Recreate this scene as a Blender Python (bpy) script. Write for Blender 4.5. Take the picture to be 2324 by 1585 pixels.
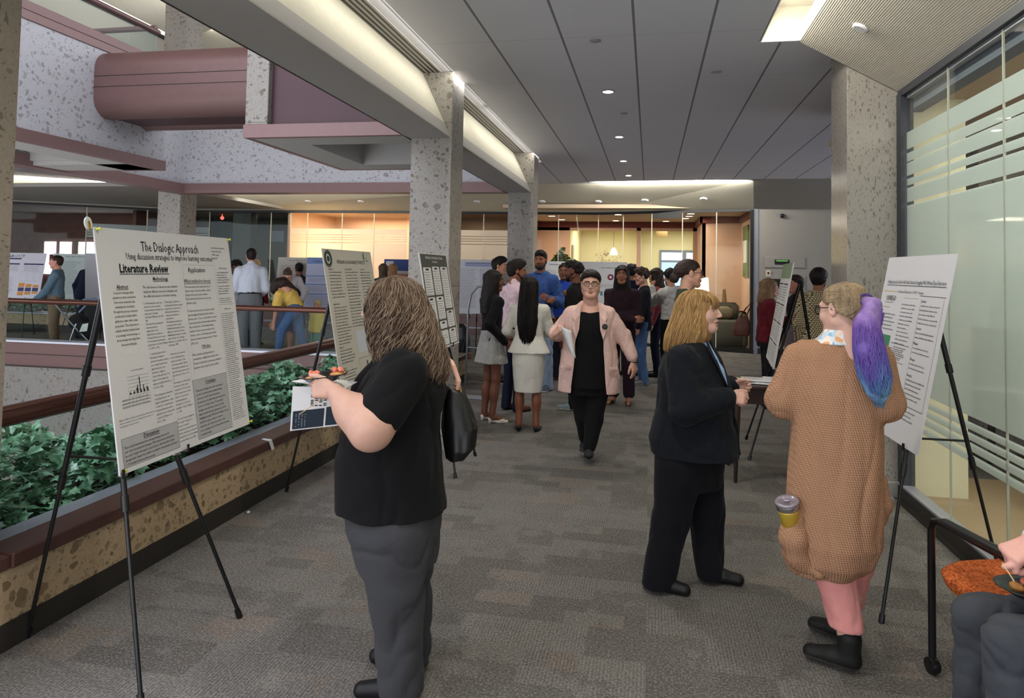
import bpy, math, random
import numpy as np
from mathutils import Vector, Matrix
random.seed(7); RNG = np.random.default_rng(11)
for o in list(bpy.data.objects): bpy.data.objects.remove(o, do_unlink=True)
SC = bpy.context.scene
COL = SC.collection
# ------------------------------------------------------------------ camera
def _n(v):
    v = np.array(v, float); return v/np.linalg.norm(v)
FPX = 1611.0; PX, PY = 1162.0, 548.0; EYE = 1.58
_Z = _n([.0185, 1, -.0413]); _Y = _n([(1475-PX)/FPX, -(620-PY)/FPX, -1]); _Y = _n(_Y-_Z*np.dot(_Z, _Y)); _X = np.cross(_Y, _Z)
cd = bpy.data.cameras.new('camera'); cam = bpy.data.objects.new('camera', cd); COL.objects.link(cam)
cam.matrix_world = Matrix([[*_X, 0], [*_Y, 0], [*_Z, EYE], [0, 0, 0, 1]])
cd.sensor_fit = 'HORIZONTAL'; cd.sensor_width = 36; cd.lens = 36*FPX/2324
cd.shift_x = 0.0; cd.shift_y = -(792.5-PY)/2324
cd.clip_start = .05; cd.clip_end = 200
SC.camera = cam
# ------------------------------------------------------------------ view, world, large lights
SC.view_settings.view_transform = 'Standard'; SC.view_settings.look = 'None'
SC.view_settings.exposure = 0.9; SC.view_settings.gamma = 1; SC.view_settings.use_curve_mapping = False
W = bpy.data.worlds.new('world'); SC.world = W; W.use_nodes = True
W.node_tree.nodes['Background'].inputs[0].default_value = (.90, .93, 1.0, 1)
W.node_tree.nodes['Background'].inputs[1].default_value = 1.55
def area(name, loc, size, power, color, target=None, rot=None, spread=None):
    l = bpy.data.lights.new(name, 'AREA'); l.shape = 'RECTANGLE'; l.size, l.size_y = size; l.energy = power; l.color = color
    if spread: l.spread = math.radians(spread)
    o = bpy.data.objects.new(name, l); COL.objects.link(o); o.location = loc
    if target is not None: o.rotation_euler = (Vector(target)-Vector(loc)).to_track_quat('-Z', 'Y').to_euler()
    elif rot: o.rotation_euler = rot
    return o
def point(name, loc, power, color, r=.08):
    l = bpy.data.lights.new(name, 'POINT'); l.energy = power; l.color = color; l.shadow_soft_size = r
    o = bpy.data.objects.new(name, l); COL.objects.link(o); o.location = loc; return o
def spot(name, loc, power, color, ang=110, r=.06, target=None):
    l = bpy.data.lights.new(name, 'SPOT'); l.energy = power; l.color = color; l.spot_size = math.radians(ang); l.spot_blend = .7; l.shadow_soft_size = r
    o = bpy.data.objects.new(name, l); COL.objects.link(o); o.location = loc
    if target is not None: o.rotation_euler = (Vector(target)-Vector(loc)).to_track_quat('-Z', 'Y').to_euler()
    return o
COOL = (.74, .79, 1.0); NEUT = (1.0, .96, .86); WARM = (1.0, .84, .68)
area('skylight', (-5.4, 6.0, 9.5), (5.5, 9.0), 1900, COOL, rot=(0, 0, 0))
area('skylight_front', (-5.4, -1.0, 8.5), (5.0, 5.0), 420, COOL, rot=(0, 0, 0))
# cove lamps along the slot beside the beam, along the right-hand cove and over the storefront
for i, y in enumerate((1.0, 5.0, 9.0)):
    area('beam_cove_lamp', (-1.72, y+.4, 3.338), (3.9, .03), 6.5, NEUT, target=(-2.05, y+.4, 2.80))
area('side_cove_lamp', (.845, 3.0, 3.44), (5.0, .03), 24, NEUT, target=(1.5, 3.0, 3.1))
# ------------------------------------------------------------------ node helpers and materials
def rgb(h, a=1.0):
    h = h.lstrip('#'); c = [int(h[i:i+2], 16)/255 for i in (0, 2, 4)]
    return tuple([(x/12.92 if x <= .04045 else ((x+.055)/1.055)**2.4) for x in c]+[a])
class NB:
    def __init__(s, name):
        s.m = bpy.data.materials.new(name); s.m.use_nodes = True; s.t = s.m.node_tree; s.t.nodes.clear()
    def n(s, typ, **kw):
        nd = s.t.nodes.new(typ)
        for k, v in kw.items():
            if k.startswith('i_'):
                key = k[2:]; key = int(key) if key.isdigit() else key.replace('_', ' ')
                nd.inputs[key].default_value = v
            else: setattr(nd, k, v)
        return nd
    def l(s, a, b): s.t.links.new(a, b)
    def math(s, op, a, b=None, c=None):
        nd = s.n('ShaderNodeMath', operation=op)
        for i, v in enumerate((a, b, c)):
            if v is None: continue
            if isinstance(v, (int, float)): nd.inputs[i].default_value = v
            else: s.l(v, nd.inputs[i])
        return nd.outputs[0]
    def mix(s, fac, a, b, typ='MIX'):
        nd = s.n('ShaderNodeMix', data_type='RGBA', blend_type=typ)
        for k, v in ((0, fac), (6, a), (7, b)):
            if isinstance(v, (int, float, tuple)): nd.inputs[k].default_value = v
            else: s.l(v, nd.inputs[k])
        return nd.outputs[2]
    def coord(s, kind='Object', scale=(1, 1, 1), rot=(0, 0, 0), loc=(0, 0, 0)):
        tc = s.n('ShaderNodeTexCoord'); mp = s.n('ShaderNodeMapping')
        mp.inputs['Scale'].default_value = scale; mp.inputs['Rotation'].default_value = rot; mp.inputs['Location'].default_value = loc
        s.l(tc.outputs[kind], mp.inputs[0]); return mp.outputs[0]
    def noise(s, vec, scale, detail=3, rough=.5, dist=0):
        nd = s.n('ShaderNodeTexNoise'); nd.inputs['Scale'].default_value = scale; nd.inputs['Detail'].default_value = detail
        nd.inputs['Roughness'].default_value = rough; nd.inputs['Distortion'].default_value = dist; s.l(vec, nd.inputs['Vector']); return nd
    def ramp(s, fac, stops):
        nd = s.n('ShaderNodeValToRGB'); cr = nd.color_ramp
        while len(cr.elements) < len(stops): cr.elements.new(.5)
        for e, (p, c) in zip(cr.elements, stops): e.position = p; e.color = c if len(c) == 4 else (*c, 1)
        s.l(fac, nd.inputs[0]); return nd.outputs[0]
    def finish(s, color, rough=.7, spec=.3, metal=0, bump=None, bstr=.2, bdist=.002, **kw):
        b = s.n('ShaderNodeBsdfPrincipled'); b.inputs['Roughness'].default_value = rough if not hasattr(rough, 'links') else .5
        if hasattr(rough, 'links'): s.l(rough, b.inputs['Roughness'])
        b.inputs['Specular IOR Level'].default_value = spec; b.inputs['Metallic'].default_value = metal
        if isinstance(color, tuple): b.inputs['Base Color'].default_value = color
        else: s.l(color, b.inputs['Base Color'])
        for k, v in kw.items(): b.inputs[k.replace('_', ' ')].default_value = v
        if bump is not None:
            bp = s.n('ShaderNodeBump'); bp.inputs['Strength'].default_value = bstr; bp.inputs['Distance'].default_value = bdist
            s.l(bump, bp.inputs['Height']); s.l(bp.outputs[0], b.inputs['Normal'])
        o = s.n('ShaderNodeOutputMaterial'); s.l(b.outputs[0], o.inputs[0]); return s.m
MC = {}
def plain(color, rough=.6, spec=.3, metal=0, var=.08, scale=30, bstr=.1, name=None, bdist=.002):
    """simple painted / moulded surface with a little procedural tone variation"""
    key = ('p', color, rough, spec, metal, var, scale, bstr)
    if key in MC: return MC[key]
    c = rgb(color) if isinstance(color, str) else color
    b = NB(name or 'surface_%d' % len(MC)); v = b.coord(); ns = b.noise(v, scale, 4)
    col = b.mix(ns.outputs[0], tuple([x*(1-var) for x in c[:3]]+[1]), tuple([min(1, x*(1+var)) for x in c[:3]]+[1]))
    MC[key] = b.finish(col, rough, spec, metal, ns.outputs[0], bstr, bdist); return MC[key]
def emit(color, strength, name='lamp_glow'):
    key = ('e', color, strength)
    if key in MC: return MC[key]
    b = NB(name); e = b.n('ShaderNodeEmission'); e.inputs[0].default_value = rgb(color); e.inputs[1].default_value = strength
    o = b.n('ShaderNodeOutputMaterial'); b.l(e.outputs[0], o.inputs[0]); MC[key] = b.m; return b.m
def fabric(color, rough=.9, weave=900, var=.12, wr=6.0, wstr=.35, sheen=.03, name='fabric', color2=None, cscale=3):
    key = ('f', color, rough, weave, var, wr, wstr, color2)
    if key in MC: return MC[key]
    c = rgb(color); b = NB(name); v = b.coord()
    n1 = b.noise(v, wr, 3, .55, .4); n2 = b.noise(v, weave, 2, .6); n3 = b.noise(v, cscale, 3, .6)
    c2 = rgb(color2) if color2 else tuple([min(1, x*(1+var)+.004) for x in c[:3]]+[1])
    col = b.mix(b.math('MULTIPLY', n2.outputs[0], 1.0), tuple([x*(1-var) for x in c[:3]]+[1]), c2)
    hgt = b.math('ADD', b.math('MULTIPLY', n1.outputs[0], 8.0), b.math('MULTIPLY', n2.outputs[0], .35))
    MC[key] = b.finish(col, rough, .15, 0, hgt, wstr, .004, Sheen_Weight=sheen); return MC[key]
def stone_mat(name, base, chips, scale=1.0, rough=.45, mortar=None, vis=.78, stretch=1.0):
    b = NB(name); v = b.coord(scale=(1, 1, stretch)); nz = b.noise(v, 9*scale, 2, .5)
    vm = b.n('ShaderNodeVectorMath', operation='ADD'); sc = b.n('ShaderNodeVectorMath', operation='SCALE'); sc.inputs['Scale'].default_value = .09/scale
    b.l(nz.outputs['Color'], sc.inputs[0]); b.l(v, vm.inputs[0]); b.l(sc.outputs[0], vm.inputs[1])
    fine = b.noise(v, 55*scale, 5, .65); col = b.mix(fine.outputs[0], rgb(base[0]), rgb(base[1]))
    for k, (s_, th, dens) in enumerate(((8, .30, .50), (19, .30, .30), (46, .30, .35))):
        vo = b.n('ShaderNodeTexVoronoi'); vo.inputs['Scale'].default_value = s_*scale; b.l(vm.outputs[0], vo.inputs['Vector'])
        sep = b.n('ShaderNodeSeparateColor'); b.l(vo.outputs['Color'], sep.inputs[0])
        sz = b.math('MULTIPLY', b.math('SUBTRACT', sep.outputs[0], dens), th*2.4)
        d = b.math('ADD', vo.outputs['Distance'], b.math('MULTIPLY', fine.outputs[0], .12))
        mask = b.math('LESS_THAN', b.math('SUBTRACT', d, .05), sz)
        cc = b.ramp(sep.outputs[1], [(i/(len(chips)-1), rgb(c)) for i, c in enumerate(chips)])
        cc2 = b.mix(b.math('MULTIPLY', fine.outputs[0], .5), cc, rgb(base[0]))
        col = b.mix(b.math('MULTIPLY', mask, vis if k < 2 else vis*.85), col, cc2)
    if mortar:
        sx = b.n('ShaderNodeSeparateXYZ'); b.l(v, sx.inputs[0])
        z = b.math('ABSOLUTE', b.math('SUBTRACT', b.math('FRACT', b.math('MULTIPLY', b.math('ADD', sx.outputs[2], mortar[1]), 1/mortar[0])), .5))
        col = b.mix(b.math('GREATER_THAN', z, .5-.0025/mortar[0]), col, rgb('#4a463f'))
    return b.finish(col, rough, .35, 0, fine.outputs[0], .06, .002)
M = {}
CH = ['#3a332c', '#6b5f52', '#54504c', '#8b7f6d', '#2f2c2a']
M['stone'] = stone_mat('aggregate_stone', ('#757069', '#a39e96'), CH, 1.3, .36, (1.46, .03), vis=.85)
M['stone_pol'] = stone_mat('aggregate_stone_polished', ('#7f7a72', '#a39d94'), ['#463d34', '#6b6053', '#544b42', '#887c6c', '#38312b'], 3.6, .20, (1.46, .03), vis=.7, stretch=.42)
M['stone_skylit'] = stone_mat('aggregate_stone_skylit', ('#a5a5aa', '#c1c1c8'), ['#56524f', '#777270', '#646263', '#9a968f', '#484749'], 1.15, .5, vis=.66)  # same stone, cool daylight of the well painted in as lavender-grey
M['stone_warmlit'] = stone_mat('aggregate_stone_warmlit', ('#957d5e', '#bca587'), ['#4a3a28', '#7a664a', '#5c4c38', '#9c8a68', '#3a2e22'], 1.3, .55, vis=.9)  # same stone with the warm light over the curb put into its colour
M['stone_col_warmlit'] = stone_mat('aggregate_stone_near_warmlit', ('#8d8070', '#b2a694'), ['#453a2e', '#6b604f', '#54493b', '#857a66', '#39322a'], 1.2, .5)  # same stone again, browned by warm light mixed into the base
M['stone_dark'] = stone_mat('aggregate_stone_lower', ('#6e6b68', '#8f8b86'), CH, .8, .6)
# carpet: staggered planks, each with its own tone and stripe direction
b = NB('carpet'); v = b.coord()
br = b.n('ShaderNodeTexBrick', offset=.5, squash=1.0); br.inputs['Scale'].default_value = 1; br.inputs['Brick Width'].default_value = .50
br.inputs['Row Height'].default_value = .25; br.inputs['Mortar Size'].default_value = 0; br.inputs['Color1'].default_value = (0, 0, 0, 1); br.inputs['Color2'].default_value = (1, 1, 1, 1)
b.l(v, br.inputs['Vector'])
br2 = b.n('ShaderNodeTexBrick', offset=.37); br2.inputs['Scale'].default_value = 1; br2.inputs['Brick Width'].default_value = .27; br2.inputs['Row Height'].default_value = .125
br2.inputs['Mortar Size'].default_value = 0; br2.inputs['Color1'].default_value = (0, 0, 0, 1); br2.inputs['Color2'].default_value = (1, 1, 1, 1); b.l(v, br2.inputs['Vector'])
tile = b.math('ADD', b.math('MULTIPLY', br.outputs['Color'], .6), b.math('MULTIPLY', br2.outputs['Color'], .4))
big = b.noise(v, .9, 3, .6); fine = b.noise(v, 260, 2, .7); mid = b.noise(v, 9, 4, .7)
sx = b.n('ShaderNodeSeparateXYZ'); b.l(v, sx.inputs[0])
def stripe(ax, f): return b.math('ADD', b.math('MULTIPLY', b.math('SINE', b.math('MULTIPLY', ax, f)), .5), .5)
st = b.n('ShaderNodeMix', data_type='FLOAT'); b.l(b.math('GREATER_THAN', br.outputs['Color'], .5), st.inputs[0])
b.l(stripe(sx.outputs[0], 620), st.inputs[2]); b.l(stripe(sx.outputs[0], 430), st.inputs[3])
stm = b.math('MULTIPLY', st.outputs[0], b.math('GREATER_THAN', b.math('ADD', tile, b.math('MULTIPLY', mid.outputs[0], .6)), .72))
base = b.ramp(tile, [(0, rgb('#67635f')), (.3, rgb('#6f6c68')), (.55, rgb('#777470')), (.8, rgb('#6b6763')), (1, rgb('#7d7a75'))])
base = b.mix(b.math('MULTIPLY', b.math('SUBTRACT', mid.outputs[0], .3), 1.0), b.mix(1.0, base, (.74, .73, .72, 1), 'MULTIPLY'), b.mix(1.0, base, (1.25, 1.24, 1.22, 1), 'MULTIPLY'))
col = b.mix(b.math('MULTIPLY', stm, .30), base, rgb('#a29e9a'))
col = b.mix(b.math('MULTIPLY', fine.outputs[0], .55), col, rgb('#3f3c39'))
warm = b.noise(v, 2.3, 3, .6)
col = b.mix(b.math('MULTIPLY', b.math('GREATER_THAN', b.math('MULTIPLY', warm.outputs[0], br2.outputs['Color']), .47), .13), col, rgb('#8a6a4c'))
spk = b.noise(v, 95, 3, .75); col = b.mix(b.math('MULTIPLY', b.math('GREATER_THAN', spk.outputs[0], .55), .30), col, rgb('#a5a19b')); col = b.mix(b.math('MULTIPLY', b.math('LESS_THAN', spk.outputs[0], .43), .40), col, rgb('#34312e'))
hh = b.math('ADD', b.math('MULTIPLY', st.outputs[0], .4), b.math('MULTIPLY', fine.outputs[0], 1.3))
M['carpet'] = b.finish(col, .95, .05, 0, hh, .5, .003)
# ceiling panels: long seams every 0.54 m, faint cross joints
b = NB('ceiling_panels'); v = b.coord(); sx = b.n('ShaderNodeSeparateXYZ'); b.l(v, sx.inputs[0])
def line(ax, pitch, off, w): return b.math('LESS_THAN', b.math('ABSOLUTE', b.math('SUBTRACT', b.math('FRACT', b.math('DIVIDE', b.math('ADD', ax, off), pitch)), .5)), w/pitch)
l1 = line(sx.outputs[0], .5425, 1.215+.271, .009); l2 = line(sx.outputs[1], 1.22, .2, .004)
fine = b.noise(v, 120, 3, .6)
col = b.mix(fine.outputs[0], rgb('#c6c6ce'), rgb('#dadae4'))
col = b.mix(b.math('MULTIPLY', l2, .25), col, rgb('#4c4c50')); col = b.mix(b.math('MULTIPLY', l1, .7), col, rgb('#3a3a3e'))
M['ceil'] = b.finish(col, .9, .1, 0, b.math('SUBTRACT', fine.outputs[0], b.math('MULTIPLY', l1, 8)), .3, .003)
# ribbed soffit covering
b = NB('ribbed_soffit'); v = b.coord(); sx = b.n('ShaderNodeSeparateXYZ'); b.l(v, sx.inputs[0]); fine = b.noise(v, 60, 4, .7)
rb = b.math('SINE', b.math('MULTIPLY', b.math('ADD', sx.outputs[2], b.math('MULTIPLY', fine.outputs[0], .0015)), 900))
col = b.mix(fine.outputs[0], rgb('#c2bdae'), rgb('#dcd7c9')); col = b.mix(b.math('MULTIPLY', b.math('ADD', rb, 1), .06), col, rgb('#6f6a5e'))
M['rib'] = b.finish(col, .9, .1, 0, rb, .28, .002)
b = NB('textured_wallcovering'); v = b.coord(scale=(1, 1, 3)); fine = b.noise(v, 90, 4, .75); f2 = b.noise(v, 14, 3, .6)
col = b.mix(b.math('MULTIPLY', b.math('ADD', fine.outputs[0], f2.outputs[0]), .5), rgb('#bcb7a6'), rgb('#d9d5c5'))
M['cream'] = b.finish(col, .9, .1, 0, fine.outputs[0], .35, .003)
b = NB('grey_wallcovering'); v = b.coord(scale=(1, 1, 2)); fine = b.noise(v, 80, 4, .8)
col = b.mix(fine.outputs[0], rgb('#84807a'), rgb('#a5a099'))
M['greywall'] = b.finish(col, .95, .1, 0, fine.outputs[0], .4, .003)
M['beam'] = plain('#a5a19d', .8, .2, 0, .05, 60, name='beam_soffit')
M['slab'] = plain('#aaa7a3', .85, .2, 0, .05, 40, name='slab_underside')
M['copper'] = plain('#6e5350', .42, .5, .25, .08, 14, .05, name='copper_brown_metal')
M['copper_lt'] = plain('#7e6361', .45, .5, .2, .06, 14, .05, name='copper_brown_cladding')
M['copper_dk'] = plain('#4b3338', .5, .4, .1, .1, 5, .05, name='dark_shaded_plum')  # dark brown cladding; on the parapet panel its darkness is painted shadow
M['rail'] = plain('#6b463a', .2, .6, .65, .08, 20, .03, name='bronze_handrail')
M['curbwood'] = plain('#50332c', .4, .45, .05, .12, 18, .08, name='brown_curb_cap')
M['ledge'] = plain('#9a9ca6', .35, .5, .3, .05, 20, .03, name='grey_ledge')
M['whiteledge'] = plain('#c9ccd8', .4, .4, 0, .04, 20, .03, name='pale_ledge')
M['dark'] = plain('#1c1b1c', .5, .4, 0, .1, 30, .05, name='dark_metal')
M['base_dark'] = plain('#2e2a26', .6, .3, 0, .15, 25, .1, name='baseboard_dark')
M['black'] = plain('#0b0b0d', .38, .5, 0, .1, 40, .03, name='black_enamel')
M['chrome'] = plain('#b9bbbd', .22, .6, .9, .04, 40, .02, name='bright_metal')
M['white'] = plain('#d9d9da', .6, .3, 0, .03, 30, .02, name='white_board')
M['soil'] = plain('#241c16', .95, .1, 0, .5, 60, 1.0, name='soil', bdist=.02)
M['tan'] = fabric('#a58f70', weave=300, name='tan_carpet', wstr=.1)
M['roomcream'] = plain('#d6cfb0', .8, .2, 0, .03, 20, .03, name='room_cream')
M['peach'] = plain('#c9a58c', .8, .2, 0, .05, 12, .03, name='peach_wall')
M['yellow'] = plain('#d6cba6', .8, .2, 0, .04, 12, .03, name='pale_yellow_wall')
M['maroon'] = plain('#6b2f28', .6, .3, 0, .12, 12, .05, name='maroon_panel')
M['roomceil'] = plain('#bda892', .85, .2, 0, .04, 20, .05, name='room_ceiling')
M['bluegrey'] = plain('#6f7480', .8, .2, 0, .08, 12, .05, name='blue_grey_wall')
def glass_mat(name, tint, refl=1.0, rough=.02):
    b = NB(name); tr = b.n('ShaderNodeBsdfTransparent'); tr.inputs[0].default_value = tint
    gl = b.n('ShaderNodeBsdfGlossy'); gl.inputs['Roughness'].default_value = rough; gl.inputs[0].default_value = (.9, .95, .93, 1)
    fr = b.n('ShaderNodeFresnel'); fr.inputs[0].default_value = 1.45
    ge = b.n('ShaderNodeNewGeometry'); mx = b.n('ShaderNodeMixShader'); b.l(b.math('MULTIPLY', b.math('MULTIPLY', fr.outputs[0], refl), b.math('SUBTRACT', 1.0, ge.outputs['Backfacing'])), mx.inputs[0]); b.l(tr.outputs[0], mx.inputs[1]); b.l(gl.outputs[0], mx.inputs[2])
    o = b.n('ShaderNodeOutputMaterial'); b.l(mx.outputs[0], o.inputs[0]); return b.m
M['glass'] = glass_mat('clear_glass', (.90, .93, .92, 1), .55)
M['glass_dark'] = glass_mat('smoky_glass', (.72, .76, .76, 1))
def frosted_mat(name, bands, tint, clear=(.92, .95, .93, 1), opac=.9):
    """etched film on glass: frosted between the clear heights listed in bands"""
    b = NB(name); v = b.coord(); sx = b.n('ShaderNodeSeparateXYZ'); b.l(v, sx.inputs[0]); z = sx.outputs[2]
    m = None
    for (z0, z1) in bands:
        k = b.math('MULTIPLY', b.math('GREATER_THAN', z, z0), b.math('LESS_THAN', z, z1)); m = k if m is None else b.math('MAXIMUM', m, k)
    tr = b.n('ShaderNodeBsdfTransparent'); tr.inputs[0].default_value = clear
    tl = b.n('ShaderNodeBsdfTranslucent'); tl.inputs[0].default_value = tint
    df = b.n('ShaderNodeBsdfDiffuse'); df.inputs[0].default_value = tint
    gl = b.n('ShaderNodeBsdfGlossy'); gl.inputs['Roughness'].default_value = .03
    m1 = b.n('ShaderNodeMixShader'); m1.inputs[0].default_value = .42; b.l(tl.outputs[0], m1.inputs[1]); b.l(df.outputs[0], m1.inputs[2])
    m2 = b.n('ShaderNodeMixShader'); m2.inputs[0].default_value = opac; b.l(tr.outputs[0], m2.inputs[1]); b.l(m1.outputs[0], m2.inputs[2])
    m3 = b.n('ShaderNodeMixShader'); b.l(m, m3.inputs[0]); b.l(tr.outputs[0], m3.inputs[1]); b.l(m2.outputs[0], m3.inputs[2])
    fr = b.n('ShaderNodeFresnel'); fr.inputs[0].default_value = 1.4
    ge = b.n('ShaderNodeNewGeometry'); m4 = b.n('ShaderNodeMixShader'); b.l(b.math('MULTIPLY', fr.outputs[0], b.math('SUBTRACT', 1.0, ge.outputs['Backfacing'])), m4.inputs[0]); b.l(m3.outputs[0], m4.inputs[1]); b.l(gl.outputs[0], m4.inputs[2])
    o = b.n('ShaderNodeOutputMaterial'); b.l(m4.outputs[0], o.inputs[0]); return b.m
# ------------------------------------------------------------------ object helpers
def mesh_obj(name, verts, faces, mats, parent=None, smooth=False, midx=None):
    me = bpy.data.meshes.new(name)
    verts = np.asarray(verts, dtype=np.float32)
    if isinstance(faces, np.ndarray):
        nf, k = faces.shape; me.vertices.add(len(verts)); me.vertices.foreach_set('co', verts.ravel())
        me.loops.add(nf*k); me.loops.foreach_set('vertex_index', faces.astype(np.int32).ravel())
        me.polygons.add(nf); me.polygons.foreach_set('loop_start', np.arange(0, nf*k, k, dtype=np.int32))
        me.update(calc_edges=True); me.validate()
    else:
        me.from_pydata([tuple(float(c) for c in p) for p in verts], [], faces); me.update()
    if not isinstance(mats, (list, tuple)): mats = [mats]
    for m in mats: me.materials.append(m)
    if midx is not None: me.polygons.foreach_set('material_index', np.asarray(midx, dtype=np.int32))
    if smooth: me.polygons.foreach_set('use_smooth', np.ones(len(me.polygons), dtype=bool))
    o = bpy.data.objects.new(name, me); COL.objects.link(o)
    if parent is not None: o.parent = parent
    return o
class MB:
    def __init__(s): s.v = []; s.f = []; s.mi = []; s.cur = 0
    def add(s, vs, fs):
        n = len(s.v); s.v += [tuple(p) for p in vs]; s.f += [tuple(i+n for i in f) for f in fs]; s.mi += [s.cur]*len(fs); return s
    def mat(s, i): s.cur = i; return s
    def box(s, x0, y0, z0, x1, y1, z1, bev=0):
        if x1 < x0: x0, x1 = x1, x0
        if y1 < y0: y0, y1 = y1, y0
        if z1 < z0: z0, z1 = z1, z0
        if bev:
            e = min(bev, (x1-x0)/2.01, (y1-y0)/2.01, (z1-z0)/2.01); vs = []; 
            for z, q in ((z0, e), (z0+e, 0), (z1-e, 0), (z1, e)):
                a, b_, c, d = x0+q, y0+q, x1-q, y1-q
                vs += [(a+e, b_, z), (c-e, b_, z), (c, b_+e, z), (c, d-e, z), (c-e, d, z), (a+e, d, z), (a, d-e, z), (a, b_+e, z)]
            fs = [tuple(range(7, -1, -1)), tuple(range(24, 32))]
            for k in range(3):
                for i in range(8): j = (i+1) % 8; fs.append((k*8+i, k*8+j, k*8+8+j, k*8+8+i))
            return s.add(vs, fs)
        vs = [(x0, y0, z0), (x1, y0, z0), (x1, y1, z0), (x0, y1, z0), (x0, y0, z1), (x1, y0, z1), (x1, y1, z1), (x0, y1, z1)]
        return s.add(vs, [(0, 3, 2, 1), (4, 5, 6, 7), (0, 1, 5, 4), (1, 2, 6, 5), (2, 3, 7, 6), (3, 0, 4, 7)])
    def quad(s, a, b, c, d): return s.add([a, b, c, d], [(0, 1, 2, 3)])
    def slab(s, pts, t):
        """planar polygon pts extruded by vector t"""
        n = len(pts); vs = [tuple(p) for p in pts]+[tuple(p[i]+t[i] for i in range(3)) for p in pts]
        return s.add(vs, [tuple(range(n-1, -1, -1)), tuple(range(n, 2*n))]+[(i, (i+1) % n, n+(i+1) % n, n+i) for i in range(n)])
    def tube(s, pts, r, n=10, closed=False, flat=None):
        pts = [Vector(p) for p in pts]; N = len(pts); rs = r if isinstance(r, (list, tuple)) else [r]*N; base = len(s.v); up = Vector((0, 0, 1)); pu = None
        for i, p in enumerate(pts):
            if closed: t = pts[(i+1) % N]-pts[i-1]
            else: t = pts[min(i+1, N-1)]-pts[max(i-1, 0)]
            if t.length < 1e-9: t = Vector((0, 0, 1))
            t.normalize()
            if pu is None: a = t.cross(up); a = t.cross(Vector((1, 0, 0))) if a.length < .05 else a
            else: a = pu-t*pu.dot(t)
            a.normalize(); pu = a; bb = t.cross(a)
            for k in range(n):
                an = 2*math.pi*k/n; s.v.append(tuple(p+(a*math.cos(an)+bb*math.sin(an)*(flat or 1))*rs[i]))
        for i in range(N if closed else N-1):
            j = (i+1) % N
            for k in range(n):
                s.f.append((base+i*n+k, base+i*n+(k+1) % n, base+j*n+(k+1) % n, base+j*n+k)); s.mi.append(s.cur)
        if not closed:
            s.f.append(tuple(base+k for k in range(n-1, -1, -1))); s.f.append(tuple(base+(N-1)*n+k for k in range(n))); s.mi += [s.cur]*2
        return s
    def lathe(s, prof, c=(0, 0, 0), n=20, axis='z', M4=None):
        base = len(s.v)
        for r, z in prof:
            for k in range(n):
                a = 2*math.pi*k/n; p = (r*math.cos(a), r*math.sin(a), z)
                if axis == 'y': p = (p[0], p[2], p[1])
                if axis == 'x': p = (p[2], p[0], p[1])
                p = Vector(p)+Vector(c)
                if M4 is not None: p = M4 @ p
                s.v.append(tuple(p))
        for i in range(len(prof)-1):
            for k in range(n): s.f.append((base+i*n+k, base+i*n+(k+1) % n, base+(i+1)*n+(k+1) % n, base+(i+1)*n+k)); s.mi.append(s.cur)
        if prof[0][0] > 1e-6: s.f.append(tuple(base+k for k in range(n-1, -1, -1))); s.mi.append(s.cur)
        if prof[-1][0] > 1e-6: s.f.append(tuple(base+(len(prof)-1)*n+k for k in range(n))); s.mi.append(s.cur)
        return s
    def ball(s, c, r, n=12, m=8):
        rr = r if isinstance(r, (tuple, list)) else (r, r, r); base = len(s.v)
        for i in range(m+1):
            th = math.pi*i/m
            for k in range(n):
                a = 2*math.pi*k/n; s.v.append((c[0]+rr[0]*math.sin(th)*math.cos(a), c[1]+rr[1]*math.sin(th)*math.sin(a), c[2]+rr[2]*math.cos(th)))
        for i in range(m):
            for k in range(n): s.f.append((base+i*n+k, base+(i+1)*n+k, base+(i+1)*n+(k+1) % n, base+i*n+(k+1) % n)); s.mi.append(s.cur)
        return s
    def xf(s, M4, start=0):
        s.v[start:] = [tuple(M4 @ Vector(p)) for p in s.v[start:]]; return s
    def build(s, name, mats, parent=None, smooth=False):
        return mesh_obj(name, s.v, s.f, mats, parent, smooth, s.mi)
def smooth_angle(o, deg=40):
    for p in o.data.polygons: p.use_smooth = True
    try: o.data.set_sharp_from_angle(angle=math.radians(deg))
    except Exception: pass
    return o
def tag(o, label=None, cat=None, group=None, kind=None):
    if label: o['label'] = label
    if cat: o['category'] = cat
    if group: o['group'] = group
    if kind: o['kind'] = kind
    return o
def empty(name, loc=(0, 0, 0), rz=0, label=None, cat=None, group=None):
    o = bpy.data.objects.new(name, None); o.empty_display_size = .1; COL.objects.link(o); o.location = loc; o.rotation_euler = (0, 0, rz)
    return tag(o, label, cat, group)
def struct(name, mb, mats, parent=None, smooth=False):
    o = mb.build(name, mats, parent, smooth)
    if parent is None: o['kind'] = 'structure'
    return o
def copy_tree(o, parent=None):
    c = o.copy(); COL.objects.link(c)
    if parent is not None: c.parent = parent
    for ch in o.children: copy_tree(ch, c)
    return c
def text_mesh(lines, mat, name, parent, thick=0.0):
    """lines: (string, x, y, size, align, xscale) on the local XY plane; returns ONE mesh object of lettering"""
    V = []; F = []
    for (s_, x, y, size, al, xs) in lines:
        cu = bpy.data.curves.new('t', 'FONT'); cu.body = s_; cu.size = size; cu.align_x = al; cu.resolution_u = 2; cu.fill_mode = 'FRONT'
        to = bpy.data.objects.new('t', cu); COL.objects.link(to)
        me = bpy.data.meshes.new_from_object(to)
        n = len(V)
        V += [(p.co.x*xs+x, p.co.y+y, 0) for p in me.vertices]; F += [tuple(i+n for i in p.vertices) for p in me.polygons]
        bpy.data.objects.remove(to, do_unlink=True); bpy.data.curves.remove(cu); bpy.data.meshes.remove(me)
    return mesh_obj(name, V, F, mat, parent)
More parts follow.
